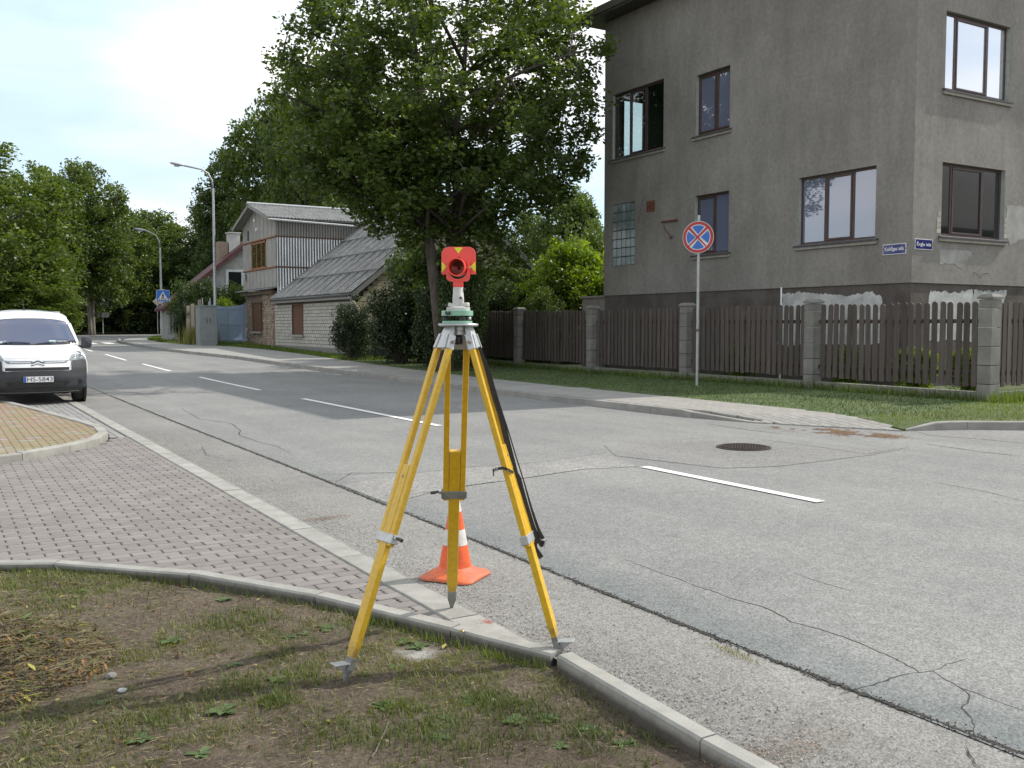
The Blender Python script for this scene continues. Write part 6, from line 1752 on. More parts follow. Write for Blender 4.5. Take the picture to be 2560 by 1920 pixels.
# ------------------------------------------------------------------ traffic cone
m_or = M('cone_orange', (.78,.115,.02), (.58,.09,.025), scale=14, rough=.5, fine=.12, fscale=60)
m_or2 = M('cone_orange_base', (.68,.13,.035), (.38,.11,.06), scale=11, rough=.65, fine=.22, fscale=50)
m_cw = M('cone_white', (.62,.60,.56), (.50,.47,.43), scale=14, rough=.5, fine=.12, fscale=50)
cone = thing('traffic_cone', 'orange and white traffic cone behind the middle tripod leg', 'traffic cone', (2.72,5.19,0))
cr_ = lambda z: .100-(.100-.024)*(z-.065)/(.50-.065)
bands = [('body_band',.065,.200,m_or),('reflective_band',.200,.298,m_cw),('body_band',.298,.405,m_or),('reflective_band',.405,.462,m_cw),('body_band',.462,.500,m_or)]
for nm, z0, z1, mt_ in bands:
    MB().lathe([(cr_(z0)-.004,z0+.001),(cr_(z0),z0+.001),(cr_(z1),z1-.001),(cr_(z1)-.004,z1-.001)], 36, cap=(z1 > .49)).build(nm, mt_, cone, smooth=True, autosmooth=True)
bs = MB(); NN = 48; rings = [(1.0,.004,.178),(1.0,.016,.176),(.94,.024,.165),(.55,.038,.135),(.20,.055,.108),(.0,.067,.0998)]
for sq, z, rad_ in rings:
    for k in range(NN):
        th = 2*math.pi*k/NN+.62
        c, s = math.cos(th), math.sin(th); sqr = 1/max(abs(math.cos(th-.62+math.pi/4*0)), abs(math.sin(th-.62)))
        sqr = min(sqr, 1.26); r_ = rad_*(1+(sqr-1)*sq)
        dr = -.010*(sqr-1)*sq*1.0
        bs.v.append((r_*c, r_*s, max(.003, z+dr)))
for i in range(len(rings)-1):
    for k in range(NN): bs.f.append((i*NN+k, i*NN+(k+1)%NN, (i+1)*NN+(k+1)%NN, (i+1)*NN+k))
bs.build('base_flange', m_or2, cone, smooth=True)

# marks on the edging
m_spray = M('red_spray_paint', (.60,.07,.055), (.50,.10,.08), scale=60, rough=.8)
def spray():
    c = gp(1240,1552,.008); r = random.Random(2); mb = MB()
    for k in range(240):
        a = r.gauss(0,.035); b = r.gauss(0,.018); p = (c[0]+a*1.0, c[1]+a*-.25+b); s = r.uniform(.001,.0045)
        if p[0] > 2.45: continue
        mb.add([(p[0]-s,p[1]-s*.6,.0065),(p[0]+s,p[1]-s*.6,.0065),(p[0]+s,p[1]+s*.6,.0065),(p[0]-s,p[1]+s*.6,.0065)], [(0,1,2,3)])
    o = mb.build('spray_mark', m_spray); o.parent = gk
spray()
c = gp(1155,1574,.03)
st = thing('survey_nail', 'small brass survey marker set in white paint on the kerb top between the tripod legs', 'survey marker', (c[0], c[1], .022))
MB().lathe([(.0001,.0068),(.010,.006),(.013,.003),(.013,.0)], 12, cap=False).build('nail_head', M('brass', (.35,.27,.10), rough=.4, metal=.7), st)
# ------------------------------------------------------------------ white van
van = thing('parked_van', 'white panel van parked on the paved strip, seen from the front', 'van', (1.72, 20.5, 0))
m_vw = M('van_white_paint', (.80,.80,.80), (.76,.76,.765), scale=2, rough=.28, coat=.6)
m_vg = M('van_grey_plastic', (.026,.028,.034), (.036,.038,.044), scale=6, rough=.6, fine=.06)
m_vb = M('van_black', (.010,.010,.011), (.016,.016,.017), rough=.5)
m_vglass = glassmat('van_windscreen', (.025,.035,.085), .07)
m_chrome = M('chrome_strip', (.72,.73,.75), (.62,.63,.66), scale=4, rough=.16, metal=.9)
m_lens = glassmat('headlight_lens', (.20,.235,.24), .12)
m_tyre = M('tyre', (.018,.018,.018), (.028,.028,.028), rough=.85, bump=.2)
# profile of the nose: z -> y, half width w(z)
ZP = [.24,.34,.52,.70,.80,.92,.99,1.04,1.09,1.125,1.16, 1.26,1.40,1.55,1.68, 1.76,1.82,1.862,1.88]
YP = [.10,.03,.00,.02,.05,.09,.17,.32,.52,.72,.92, 1.06,1.25,1.45,1.63, 1.84,2.15,2.60,3.10]
WP = [.80,.865,.885,.895,.897,.895,.892,.889,.885,.882,.878, .858,.828,.795,.755, .725,.685,.60,.48]
def vy(z): return np.interp(z, ZP, YP)
def vw_(z): return np.interp(z, ZP, WP)
NS = 28
def nose(s, z, out=0.0):
    """surface point of the front; s in -1..1"""
    w = vw_(z); y = vy(z); k = .30 if z < 1.0 else (.34 if z < 1.2 else .22)
    a = abs(s); x = math.copysign(w*(1-(1-a)**1.0)*1.0, s)
    yy = y + k*a**3.2
    if z > 1.72: yy = y+.10*a**2
    n_ = Vector((math.copysign(a**2.5, s)*.9 if a > .02 else 0, -1, .25 if z > .95 else 0)).normalized()
    zz = z - (.035*a**3 if z > 1.6 else (.03*a**4 if .95 < z < 1.14 else 0)) 
    return Vector((x, yy, zz))+n_*out
vs = []; rows = list(ZP)
zfine = sorted(set(list(np.linspace(.24,1.16,24))+list(np.linspace(1.16,1.88,18))+ZP))
for z in zfine:
    for i in range(NS+1): vs.append(nose(-1+2*i/NS, z))
nr_ = len(zfine); f = []
for j in range(nr_-1):
    for i in range(NS): f.append((j*(NS+1)+i, j*(NS+1)+i+1, (j+1)*(NS+1)+i+1, (j+1)*(NS+1)+i))
# sides and roof to the rear
b = len(vs); LEN = 4.35
for side_i in (0, NS):
    st = len(vs)
    for z in zfine:
        p = nose(-1 if side_i == 0 else 1, z); xx = math.copysign(min(.905, vw_(z)+.012) if z < 1.1 else vw_(z)+.02, p.x)
        for yy in (min(p.y+.25, LEN-.1), 1.9 if z < 1.7 else max(2.2, p.y+.3), 3.2 if p.y < 3 else 3.6, LEN): vs.append(Vector((xx, yy, p.z)))
    for j in range(nr_-1):
        a_, c_ = (j*(NS+1)+side_i), ((j+1)*(NS+1)+side_i)
        if side_i: f.append((a_, st+j*4, st+(j+1)*4, c_))
        else: f.append((a_, c_, st+(j+1)*4, st+j*4))
        for k in range(3):
            q = (st+j*4+k, st+j*4+k+1, st+(j+1)*4+k+1, st+(j+1)*4+k); f.append(q if side_i else q[::-1])
top = (nr_-1)*(NS+1); st = len(vs)
for i in range(NS+1):
    p = vs[top+i]; vs.append(Vector((p.x, LEN, p.z)))
for i in range(NS): f.append((top+i, top+i+1, st+i+1, st+i))
mb = MB(); mb.add(vs, f); body = mb.build('body', m_vw, van, smooth=True, autosmooth=False)
MB().box(-.86,.86,LEN-.02,LEN,.3,1.86).build('rear_panel', m_vw, van)
MB().box(-.78,.78,.35,LEN-.1,.20,.36).build('underbody', m_vb, van)
def nose_patch(poly, out, name, mat, par, th=.012, res=.06, smooth=True):
    """poly in (x,z) mapped on the nose surface"""
    bm = bmesh.new(); vv = [bm.verts.new((x, 0, z)) for x, z in poly]
    for t in tessellate_polygon([[Vector((x, z, 0)) for x, z in poly]]): 
        try: bm.faces.new([vv[i] for i in t])
        except ValueError: pass
    xs_ = [p[0] for p in poly]; zs_ = [p[1] for p in poly]
    for c in np.arange(min(xs_)+res, max(xs_), res): bmesh.ops.bisect_plane(bm, geom=bm.verts[:]+bm.edges[:]+bm.faces[:], plane_co=(c,0,0), plane_no=(1,0,0))
    for c in np.arange(min(zs_)+res, max(zs_), res): bmesh.ops.bisect_plane(bm, geom=bm.verts[:]+bm.edges[:]+bm.faces[:], plane_co=(0,0,c), plane_no=(0,0,1))
    for v in bm.verts:
        z = v.co.z; s = max(-1, min(1, v.co.x/vw_(z))); v.co = nose(s, z, out)
    bmesh.ops.recalc_face_normals(bm, faces=bm.faces[:])
    if th:
        r = bmesh.ops.extrude_edge_only(bm, edges=[e for e in bm.edges if e.is_boundary])
        for v in [g_ for g_ in r['geom'] if isinstance(g_, bmesh.types.BMVert)]: v.co.y += th*1.5
    ny_ = sum(f.normal.y*f.calc_area() for f in bm.faces)
    if ny_ > 0: bmesh.ops.reverse_faces(bm, faces=bm.faces[:])
    me = bpy.data.meshes.new(name); bm.to_mesh(me); bm.free(); me.materials.append(mat)
    me.polygons.foreach_set('use_smooth', [True]*len(me.polygons))
    try: me.set_sharp_from_angle(angle=R(40))
    except Exception: pass
    return ob(name, me, par)
sym = lambda L: L+[(-x, z) for x, z in reversed(L)]
# windscreen with black edge
ws = [(0,1.685),(.3,1.682),(.55,1.668),(.695,1.640),(.735,1.50),(.785,1.32),(.825,1.165),(.60,1.150),(.3,1.143),(0,1.140)]
nose_patch(sym(ws), .006, 'windscreen_seal', m_vb, van)
w2 = [(0,1.668),(.3,1.665),(.54,1.652),(.672,1.625),(.712,1.49),(.762,1.32),(.797,1.185),(.60,1.172),(.3,1.166),(0,1.163)]
wsg = nose_patch(sym(w2), .012, 'windscreen', m_vglass, van)
nose_patch([(-.42,1.18),(-.68,1.18),(-.60,1.215),(-.47,1.225)], .016, 'paper', M('white_paper', (.62,.70,.70), rough=.8), wsg, th=0)
nose_patch([(.30,1.185),(.42,1.185),(.42,1.235),(.30,1.235)], .016, 'sticker', M('pale_sticker', (.42,.50,.50), rough=.7), wsg, th=0)
nose_patch([(.43,1.19),(.72,1.19),(.70,1.228),(.43,1.228)], .016, 'sticker', M('grey_sticker', (.25,.24,.26), rough=.7), wsg, th=0)
# bumper (dark plastic) with side cheeks
bp = [(0,.665),(.42,.665),(.52,.655),(.60,.67),(.60,.83),(.63,.86),(.70,.855),(.80,.87),(.875,.86),(.885,.72),(.885,.55),(.86,.38),(.80,.25),(.4,.245),(0,.245)]
nose_patch(sym(bp), .022, 'front_bumper', m_vg, van, th=.03)
nose_patch(sym([(0,.725),(.555,.725),(.555,.672),(0,.672)]), .012, 'upper_grille', m_vb, van)
gr = MB()
for z in (.685,.698,.711): 
    for i in range(-10,10): 
        x = i*.055; p, q = nose(x/vw_(z), z, .02), nose((x+.055)/vw_(z), z, .02); gr.quad(p+Vector((0,0,-.0025)), q+Vector((0,0,-.0025)), q+Vector((0,0,.0025)), p+Vector((0,0,.0025)))
gr.build('grille_bar', M('grille_bar', (.05,.05,.052), rough=.4), van)
nose_patch(sym([(0,.452),(.50,.458),(.55,.44),(.50,.375),(.38,.335),(0,.325)]), .026, 'lower_grille', m_vb, van)
gl_ = MB()
for z in (.36,.385,.41,.435):
    for i in range(-8,8):
        x = i*.055; p, q = nose(x/vw_(z), z, .034), nose((x+.055)/vw_(z), z, .034); gl_.quad(p+Vector((0,0,-.003)), q+Vector((0,0,-.003)), q+Vector((0,0,.003)), p+Vector((0,0,.003)))
gl_.build('grille_bar', M('grille_bar', (.05,.05,.052)), van)
nose_patch(sym([(0,.795),(.555,.795),(.575,.73),(0,.73)]), .018, 'white_lip', m_vw, van)
nose_patch(sym([(0,.855),(.50,.855),(.57,.87),(.52,.815),(0,.815)]), .010, 'grille_recess', M('recess_grey', (.20,.20,.21), rough=.5), van)
nose_patch([(.09,.832),(.46,.840),(.49,.822),(.09,.818)], .020, 'chrome_bar', m_chrome, van)
nose_patch([(-.09,.832),(-.46,.840),(-.49,.822),(-.09,.818)], .020, 'chrome_bar', m_chrome, van)
for dz in (0, -.052):
    nose_patch([(-.122,.824+dz),(0,.886+dz),(.122,.824+dz),(.10,.812+dz),(0,.850+dz),(-.10,.812+dz)], .027, 'badge_painted_shade', M('badge_shade_paint', (.06,.06,.065), rough=.5), van, th=.006, res=.2, smooth=False)  # dark outline behind each chevron, underside shade put into its colour
    ch = [(-.11,.835+dz),(0,.892+dz),(.11,.835+dz),(.082,.835+dz-.004),(0,.868+dz-.006),(-.082,.835+dz-.004)]
    nose_patch(ch, .032, 'chevron_badge', m_chrome, van, th=.015, res=.2, smooth=False)
# bonnet shut line
bl = MB()
for i in range(-12, 12):
    p, q = nose(i*.05/.89, .905, .004), nose((i+1)*.05/.89, .905, .004); bl.quad(p, q, q+Vector((0,0,.006)), p+Vector((0,0,.006)))
bl.build('bonnet_gap', M('shut_line', (.25,.25,.26)), van)
# headlights
hl = [(.575,.88),(.60,.955),(.66,1.01),(.74,1.055),(.80,1.03),(.845,.96),(.872,.88),(.875,.845),(.80,.865),(.72,.84),(.60,.842)]
for s in (1, -1):
    h = nose_patch([(s*x, z) for x, z in hl], .014, 'headlight', m_lens, van)
    for (x, z, r_) in ((.66,.90,.042),(.77,.93,.050)):
        p = nose(x/vw_(z), z, .02); p.x *= s
        MB().lathe([(r_*.4,.004),(r_,.010),(r_,.014),(r_*.86,.014),(r_*.78,.004)], 20, (lambda p: (lambda a,b_,c: Vector((p.x+a, p.y-c, p.z+b_))))(p), cap=False).build('reflector', m_chrome, h, smooth=True)
    # fog lamp
    p = nose(.725/vw_(.43), .43, .028); p.x *= s
    fo = MB().lathe([(.030,.0),(.060,.0),(.062,.012),(.054,.014),(.050,.002)], 24, (lambda p: (lambda a,b_,c: Vector((p.x+a+.0*c, p.y-c+.45*abs(a+.05)*0, p.z+b_))))(p), cap=False); fo.build('fog_lamp_ring', m_vg, van, smooth=True)
    MB().lathe([(.0001,.004),(.048,.004)], 24, (lambda p: (lambda a,b_,c: Vector((p.x+a, p.y-c, p.z+b_))))(p), cap=False).build('fog_lamp', m_vb, van)
    # fender edge over the wheel arch
    MB().tube([(s*.892,.36,.86),(s*.912,.42,.80),(s*.915,.46,.66),(s*.912,.48,.52)], [.012,.018,.018,.01], 6).build('wheel_arch', m_vw, van)
    # mirrors
    mm = MB(); rings = [(-.02,.3),(.02,.9),(.06,1.0),(.10,.92),(.13,.5)]
    for dy, k in rings:
        for q in range(16):
            th = 2*math.pi*q/16; c_, s_ = math.cos(th), math.sin(th)
            mm.v.append((s*(1.005+.105*k*math.copysign(abs(c_)**.6, c_)), 1.02+dy, 1.19+.125*k*math.copysign(abs(s_)**.65, s_)))
    for r0 in range(4):
        for q in range(16): mm.f.append((r0*16+q, r0*16+(q+1)%16, (r0+1)*16+(q+1)%16, (r0+1)*16+q))
    mm.f.append(tuple(range(15,-1,-1))); mm.f.append(tuple(64+q for q in range(16)))
    mm.tube([(s*.86,1.1,1.10),(s*.95,1.06,1.10)], .035, 8); mm.build('door_mirror', m_vg, van, smooth=True, autosmooth=True)
    for yy in (.78, 3.50):
        wh = MB().lathe([(.20,-.10),(.29,-.10),(.315,-.085),(.325,-.05),(.325,.05),(.315,.085),(.29,.10),(.20,.10)], 40, (lambda s, yy: (lambda a,b_,c: (s*.775+c*s, yy+a, .325+b_)))(s, yy)); w_o = wh.build('wheel', m_tyre, van, smooth=True, autosmooth=True)
        MB().lathe([(.0001,.10),(.17,.085),(.20,.104),(.19,.06)], 24, (lambda s, yy: (lambda a,b_,c: (s*.775+c*s, yy+a, .325+b_)))(s, yy), cap=False).build('hub_cap', m_alud, w_o)
        MB().lathe([(.335,.085),(.375,.085),(.375,.13),(.335,.13)], 32, (lambda s, yy: (lambda a,b_,c: (s*.775+c*s, yy+a, .345+b_)))(s, yy)).build('arch_liner', m_vb, van)
    xa, xb = vw_(1.20)+.018, vw_(1.58)+.018
    MB().hexa([(s*(xa-.03),1.45,1.2),(s*xa,1.45,1.2),(s*xa,2.15,1.2),(s*(xa-.03),2.15,1.2),(s*(xb-.03),1.75,1.58),(s*xb,1.75,1.58),(s*xb,2.15,1.58),(s*(xb-.03),2.15,1.58)]).build('side_window', m_vglass, van)
# wipers, aerial
for x0_, x1_ in ((-.62,-.05),(.05,.62)):
    MB().tube([nose(x0_/.86,1.16,.03), nose((x0_+x1_)/1.75,1.20,.03), nose(x1_/.84,1.18,.03)], .008, 5).build('wiper', m_vb, van)
MB().tube([(-.02,2.6,1.865),(-.02,2.62,1.92),(-.04,2.75,2.12)], [.022,.006,.003], 6).build('aerial', m_vb, van)
# number plate
PN_ = lambda a, b_, c: Vector((a, -.038-b_, .505+c))
np1 = MB().obox(PN_, -.268,.268,0,.010,-.063,.063).build('number_plate', M('plate_frame', (.02,.02,.02)), van)
MB().obox(PN_, -.260,.260,.0105,.013,-.055,.055).build('plate_face', m_wh, np1)
MB().obox(PN_, -.258,-.212,.0132,.015,-.053,.053).build('plate_band', M('plate_blue', (.03,.10,.42), rough=.5), np1)
text_mesh('HS-5843', M('plate_black', (.015,.015,.015), rough=.6), lambda a, b_, c: PN_(a+.024, b_, c), .082, .44, .0145, parent=np1, world=False, bold=.002)
van.rotation_euler = (0,0,0)

# ------------------------------------------------------------------ no stopping sign
ng = M('galvanised_post', (.33,.34,.34), (.42,.43,.43), scale=8, rough=.5, metal=.5, fine=.1)
sp = thing('no_stopping_sign', 'round blue and red no stopping sign on a steel pole before the picket fence', 'road sign', (15.45,17.15,.11))
MB().tube([(0,0,0),(0,0,2.2),(.0,0,4.0)], .034, 14).build('pole', ng, sp, smooth=True, autosmooth=True)
MB().tube([(0,0,1.28),(0,0,1.34)], .038, 14).build('pole_joint', M('joint_dark', (.12,.10,.09), rough=.8), sp)
dirc = Vector((-15.45, -17.15, 0)).normalized(); ang = math.atan2(dirc.y, dirc.x)-.30
SN = Vector((math.cos(ang), math.sin(ang), 0)); SLt = Vector((-SN.y, SN.x, 0))
m_sr = M('sign_red', (.42,.022,.025), (.36,.02,.022), rough=.4); m_sb = M('sign_blue', (.025,.13,.46), (.022,.12,.42), rough=.4)
m_sw = M('sign_white', (.62,.62,.60), rough=.4)
def disc(zc): return lambda x, y, z: SLt*x+Vector((0,0,zc+y))+SN*(.045+z)
zc_s = 3.485; D_ = disc(zc_s); RS = .375
plate = MB().lathe([(.0001,-.003),(RS,-.003),(RS,.001),(.0001,.001)], 48, D_, cap=False).build('sign_plate', m_sw, sp)
MB().lathe([(RS-.012,.0035),(RS-.078,.0035)], 48, D_, cap=False).build('red_ring', m_sr, plate)
for k in range(4):
    t0 = math.pi/2*k+R(0)-math.pi/4+R(13); t1 = t0+math.pi/2-R(26); ri, ro = .085, RS-.098
    arc = [(ro*math.cos(t0+(t1-t0)*j/8), ro*math.sin(t0+(t1-t0)*j/8)) for j in range(9)]
    cm_ = (t0+t1)/2; pts = [(.062*math.cos(cm_), .062*math.sin(cm_))]+arc
    MB().add([D_(x,y,.0035) for x,y in pts], [(0,j+1,j+2) for j in range(8)]).build('blue_field', m_sb, plate)
for k in range(2):
    th = math.pi/4+math.pi/2*k; c_, s_ = math.cos(th), math.sin(th); L_, w_ = RS-.07, .030
    MB().quad(D_(-L_*c_-w_*-s_*-1, -L_*s_-w_*c_, .005+k*.0012), D_(L_*c_-w_*s_*-1, L_*s_-w_*c_, .005+k*.0012), D_(L_*c_+w_*s_*-1, L_*s_+w_*c_, .005+k*.0012), D_(-L_*c_+w_*s_*-1, -L_*s_+w_*c_, .005+k*.0012)).build('red_bar', m_sr, plate)
for z in (-.15,.15): MB().obox(lambda a,b_,c: SLt*a+SN*b_+Vector((0,0,zc_s+z+c)), -.06,.06,-.04,.041,-.015,.015).build('clip', ng, sp)
# white marker pole in the garden
wm = thing('marker_pole', 'thin white vertical pole rising just behind the picket fence right of the round sign', 'pole', (17.35,16.35,.12))
MB().tube([(0,0,0),(0,0,2.32)], .017, 8).build('shaft', m_wh, wm)

# ------------------------------------------------------------------ street lamps
def lamp(x, y, zb, H, reach, lab):
    t = thing('street_lamp', lab, 'street lamp', (x, y, zb), 0, 'street lamps along the pavement')
    MB().tube([(0,0,0),(0,0,1.2),(0,0,1.25),(0,0,H*.55),(0,0,H-.9)], [.105,.105,.085,.07,.055], 14).build('post', ng, t, smooth=True, autosmooth=True)
    arm = [(0,0,H-.9),(-.05,-.02,H-.5),(-.25,-.05,H-.15),(-.6,-.1,H+.02),(-reach+.5,-.15,H+.12)]
    MB().tube(arm, .045, 10).build('arm', ng, t, smooth=True)
    hd = MB(); xh = -reach+.5; rings = [(0,.05,.04),(-.12,.09,.06),(-.38,.13,.08),(-.62,.10,.055),(-.70,.03,.02)]
    for dx, ry, rz_ in rings:
        for q in range(14):
            th = 2*math.pi*q/14; hd.v.append((xh+dx, -.15+ry*math.cos(th), H+.13-dx*.12+rz_*math.sin(th)))
    for r0 in range(4):
        for q in range(14): hd.f.append((r0*14+q, r0*14+(q+1)%14, (r0+1)*14+(q+1)%14, (r0+1)*14+q))
    hd.f.append(tuple(range(13,-1,-1))); hd.f.append(tuple(56+q for q in range(14)))
    head = hd.build('lamp_head', M('lamp_housing', (.42,.43,.43), (.33,.34,.34), rough=.45), t, smooth=True)
    MB().lathe([(.0001,-.05),(.06,-.045),(.085,-.0),(.07,.01)], 14, lambda a,b_,c: (xh-.36+a*1.9, -.15+b_, H+.09+c)).build('lamp_glass', M('lamp_glass', (.5,.52,.52), rough=.2), head)
lamp(12.6, 50.67, .49, 8.95, 1.95, 'near tall galvanised street lamp beside the grey utility cabinet')
lamp(12.66, 64.6, .73, 6.65, 1.35, 'far shorter street lamp rising behind the pedestrian crossing sign')

# ------------------------------------------------------------------ crossing sign
cs = thing('pedestrian_crossing_sign', 'square blue pedestrian crossing sign on a thin steel pole in the grass', 'road sign', (11.30,57.25,.62))
MB().tube([(0,0,0),(0,0,2.95)], .035, 10).build('pole', ng, cs)
CP = plane_frame((0,-.06,2.57), (1,0,0), (0,-1,0))
cpl = MB().obox(CP, -.36,.36,-.005,.005,-.34,.34).build('sign_plate', m_sb, cs)
mb = MB(); 
for q in ((-.36,.36,.325,.34),(-.36,.36,-.34,-.325),(-.36,-.345,-.325,.325),(.345,.36,-.325,.325)): mb.obox(CP, q[0],q[1],.0055,.008,q[2],q[3])
mb.build('white_rim', m_sw, cpl)
MB().add([CP(-.30,.007,-.25),CP(.30,.007,-.25),CP(0,.007,.25)], [(0,1,2)]).build('white_triangle', m_sw, cpl)
mbk_ = MB()
for x0_, t_ in ((-.20,.03),(-.085,.012),(.05,-.005),(.165,-.03)): mbk_.quad(CP(x0_-.018,.010,-.23),CP(x0_+.027,.010,-.23),CP(x0_+.027+t_,.010,-.13),CP(x0_-.010+t_,.010,-.13))
def limb(a, b_, w):
    dx, dz = b_[0]-a[0], b_[1]-a[1]; L = math.hypot(dx, dz); nx, nz = -dz/L*w/2, dx/L*w/2
    mbk_.quad(CP(a[0]-nx,.012,a[1]-nz),CP(b_[0]-nx,.012,b_[1]-nz),CP(b_[0]+nx,.012,b_[1]+nz),CP(a[0]+nx,.012,a[1]+nz))
limb((0,.09),(.005,-.05),.065); limb((.005,-.04),(-.07,-.2),.035); limb((.005,-.04),(.06,-.2),.035); limb((0,.07),(-.075,-.02),.025); limb((0,.07),(.075,-.01),.025)
mbk_.lathe([(.0001,.012),(.028,.012)], 10, lambda a,b2,c: CP(a, c, .125+b2), cap=False)
mbk_.build('walker_symbol', m_blk, cpl)
q = (14.40, 75)
ds = thing('priority_road_sign', 'small diamond priority road sign half hidden behind the blue crossing sign', 'road sign', (14.40,75.0,.70))
MB().tube([(0,0,0),(0,0,2.6)], .03, 8).build('pole', ng, ds)
zt_ = 2.58
for e, d_, mt_, nm in ((.34,.03,m_sw,'sign_plate'),(.30,.045,M('sign_black', (.03,.03,.03)),'border'),(.29,.05,m_sw,'inner'),(.19,.055,M('sign_yellow', (.62,.44,.06)),'yellow_diamond')):
    MB().add([(-e,-d_,zt_),(0,-d_,zt_-e),(e,-d_,zt_),(0,-d_,zt_+e)], [(0,1,2,3)]).build(nm, mt_, ds)
# back of a triangular sign with two small plates across the junction
q = atY(222, 690, 86)
bs_ = thing('sign_back', 'grey back of a triangular road sign with two small plates at the wood edge', 'road sign', (q[0],86,.82))
m_sg = M('sign_back_grey', (.20,.205,.21), rough=.6)
MB().tube([(0,0,0),(0,0,5.2)], .04, 8).build('pole', ng, bs_)
MB().prism([(-.62,3.0),(.62,3.0),(0,4.15)], lambda x, z: (x,.05,z), lambda x, z: (x,.07,z)).build('triangle_plate', m_sg, bs_)
MB().box(-.5,.5,.05,.07,2.2,2.65).build('lower_plate', m_sg, bs_); MB().box(-.52,.52,.05,.07,1.35,1.8).build('lower_plate', m_sg, bs_)

# ------------------------------------------------------------------ cabinet, gate, posts
m_cab = M('cabinet_grey', (.19,.205,.20), (.23,.245,.24), scale=3, rough=.55)
cb = thing('utility_cabinet', 'tall grey electric utility cabinet beside the near street lamp', 'cabinet', (12.05, 49.9, .48))
MB().box(-.42,.45,0,.95,0,2.0).build('cabinet_body', m_cab, cb, bevel=.01)
MB().box(-.46,.49,-.04,1.0,2.002,2.06).build('cabinet_roof', m_cab, cb)
CBP = plane_frame((-.42,0,0), (0,1,0), (-1,0,0))
MB().box(-.38,.41,-.012,-.002,.25,1.92).build('door', m_cab, cb, bevel=.004)
MB().box(-.10,-.06,-.02,-.012,1.15,1.40).build('handle', m_blk, cb); MB().box(.06,.10,-.02,-.012,1.15,1.40).build('handle', m_blk, cb)
MB().obox(CBP, .04,.92,.002,.010,.25,1.92).build('door', m_cab, cb, bevel=.004)
MB().tube([(-.2,.3,2.06),(-.2,.3,2.45)], .03, 6).build('pipe', ng, cb); MB().tube([(.25,.6,2.06),(.25,.6,2.45)], .03, 6).build('pipe', ng, cb)
m_gate = M('gate_blue_grey', (.27,.34,.46), (.33,.40,.50), scale=3, rough=.7, fine=.1)
gt = thing('metal_gate', 'pale blue-grey sheet metal gate between lamp post and tan brick wall', 'gate', (14.45, 53.0, .45))
GP_ = lambda a, b_, c: Vector((.35-a*.18, a-1.4, c))
def gleaf(a0, a1, h0, h1): return MB().hexa([GP_(a0,0,.05),GP_(a1,0,.05),GP_(a1,0,.05)+Vector((.04,0,0)),GP_(a0,0,.05)+Vector((.04,0,0)),GP_(a0,0,h0),GP_(a1,0,h1),GP_(a1,0,h1)+Vector((.04,0,0)),GP_(a0,0,h0)+Vector((.04,0,0))])
MB().hexa([(.45,-1.32,.0),(.45,-1.30,.0),(-1.0,-1.30,.0),(-1.0,-1.32,.0),(.45,-1.32,2.35),(.45,-1.30,2.35),(-1.0,-1.30,2.35),(-1.0,-1.32,2.35)])
for x0_, x1_, h0, h1 in ((-1.45,-.62,2.2,2.05),(-.60,.32,2.08,2.22)):
    lf = MB().hexa([(x0_,0,.05),(x1_,0,.05),(x1_,.04,.05),(x0_,.04,.05),(x0_,0,h0),(x1_,0,h1),(x1_,.04,h1),(x0_,.04,h0)]).build('gate_leaf', m_gate, gt)
    for z in (.25, 1.1, 1.95): MB().box(x0_+.02,x1_-.02,-.03,-.001,z,z+.05).build('gate_rail', m_gate, lf)
MB().box(.33,.42,-.02,.07,0,2.3).build('gate_post', m_gate, gt)
MB().box(-1.62,-1.50,-.02,.10,0,2.35).build('gate_post', m_gate, gt)
MB().box(-2.05,-1.64,.0,.04,.05,2.1).build('side_panel', m_gate, gt); MB().box(-2.1,-1.62,-.02,.08,2.102,2.15).build('cap_strip', m_wh, gt)
m_mesh = M('green_mesh', (.13,.20,.10), (.17,.24,.13), rough=.8)
q = thing('mesh_fence', 'short piece of green wire mesh fence between the lamp post and the gate', 'fence', (12.9,51.2,.5))
mb = MB()
for k in range(14): mb.tube([(-.5+k*.08,0,0),(-.5+k*.08,0,1.75)], .005, 4, cap=False)
for k in range(22): mb.tube([(-.5,0,.05+k*.08),(.55,0,.05+k*.08)], .005, 4, cap=False)
mb.build('wire_mesh', m_mesh, q)
m_wpost = M('old_timber', (.24,.20,.155), (.32,.28,.225), scale=5, rough=.95, stretch=(6,6,.8), fine=.2)
for k_, (px, h, lab) in enumerate(((433,2.35,'tallest weathered timber post, nearest the grey cabinet'),(417,2.15,'middle one of three weathered timber posts left of the cabinet'),(407,2.05,'leftmost of three weathered timber posts by the whitewashed house'))):
    p = atY(px, 740, 52.6+k_*.9)
    t = thing('timber_post', lab, 'post', (p[0], 52.6+k_*.9, .5), .1*k_, 'weathered timber posts')
    MB().hexa([(-.09,-.08,0),(.09,-.08,0),(.09,.08,0),(-.09,.08,0),(-.08,-.07,h),(.08,-.07,h+.04),(.08,.07,h+.04),(-.08,.07,h)]).build('shaft', m_wpost, t, bevel=.01)
# dry tall grass in front of the posts
C_ = np.array([(x, y, .5) for x, y in zip(gW.normal(11.95,.35,900), gW.normal(51.9,.5,900))])
blades('tall_dry_grass', C_, .4, 1.2, .03, gr_b, None, gW, lean=.5)

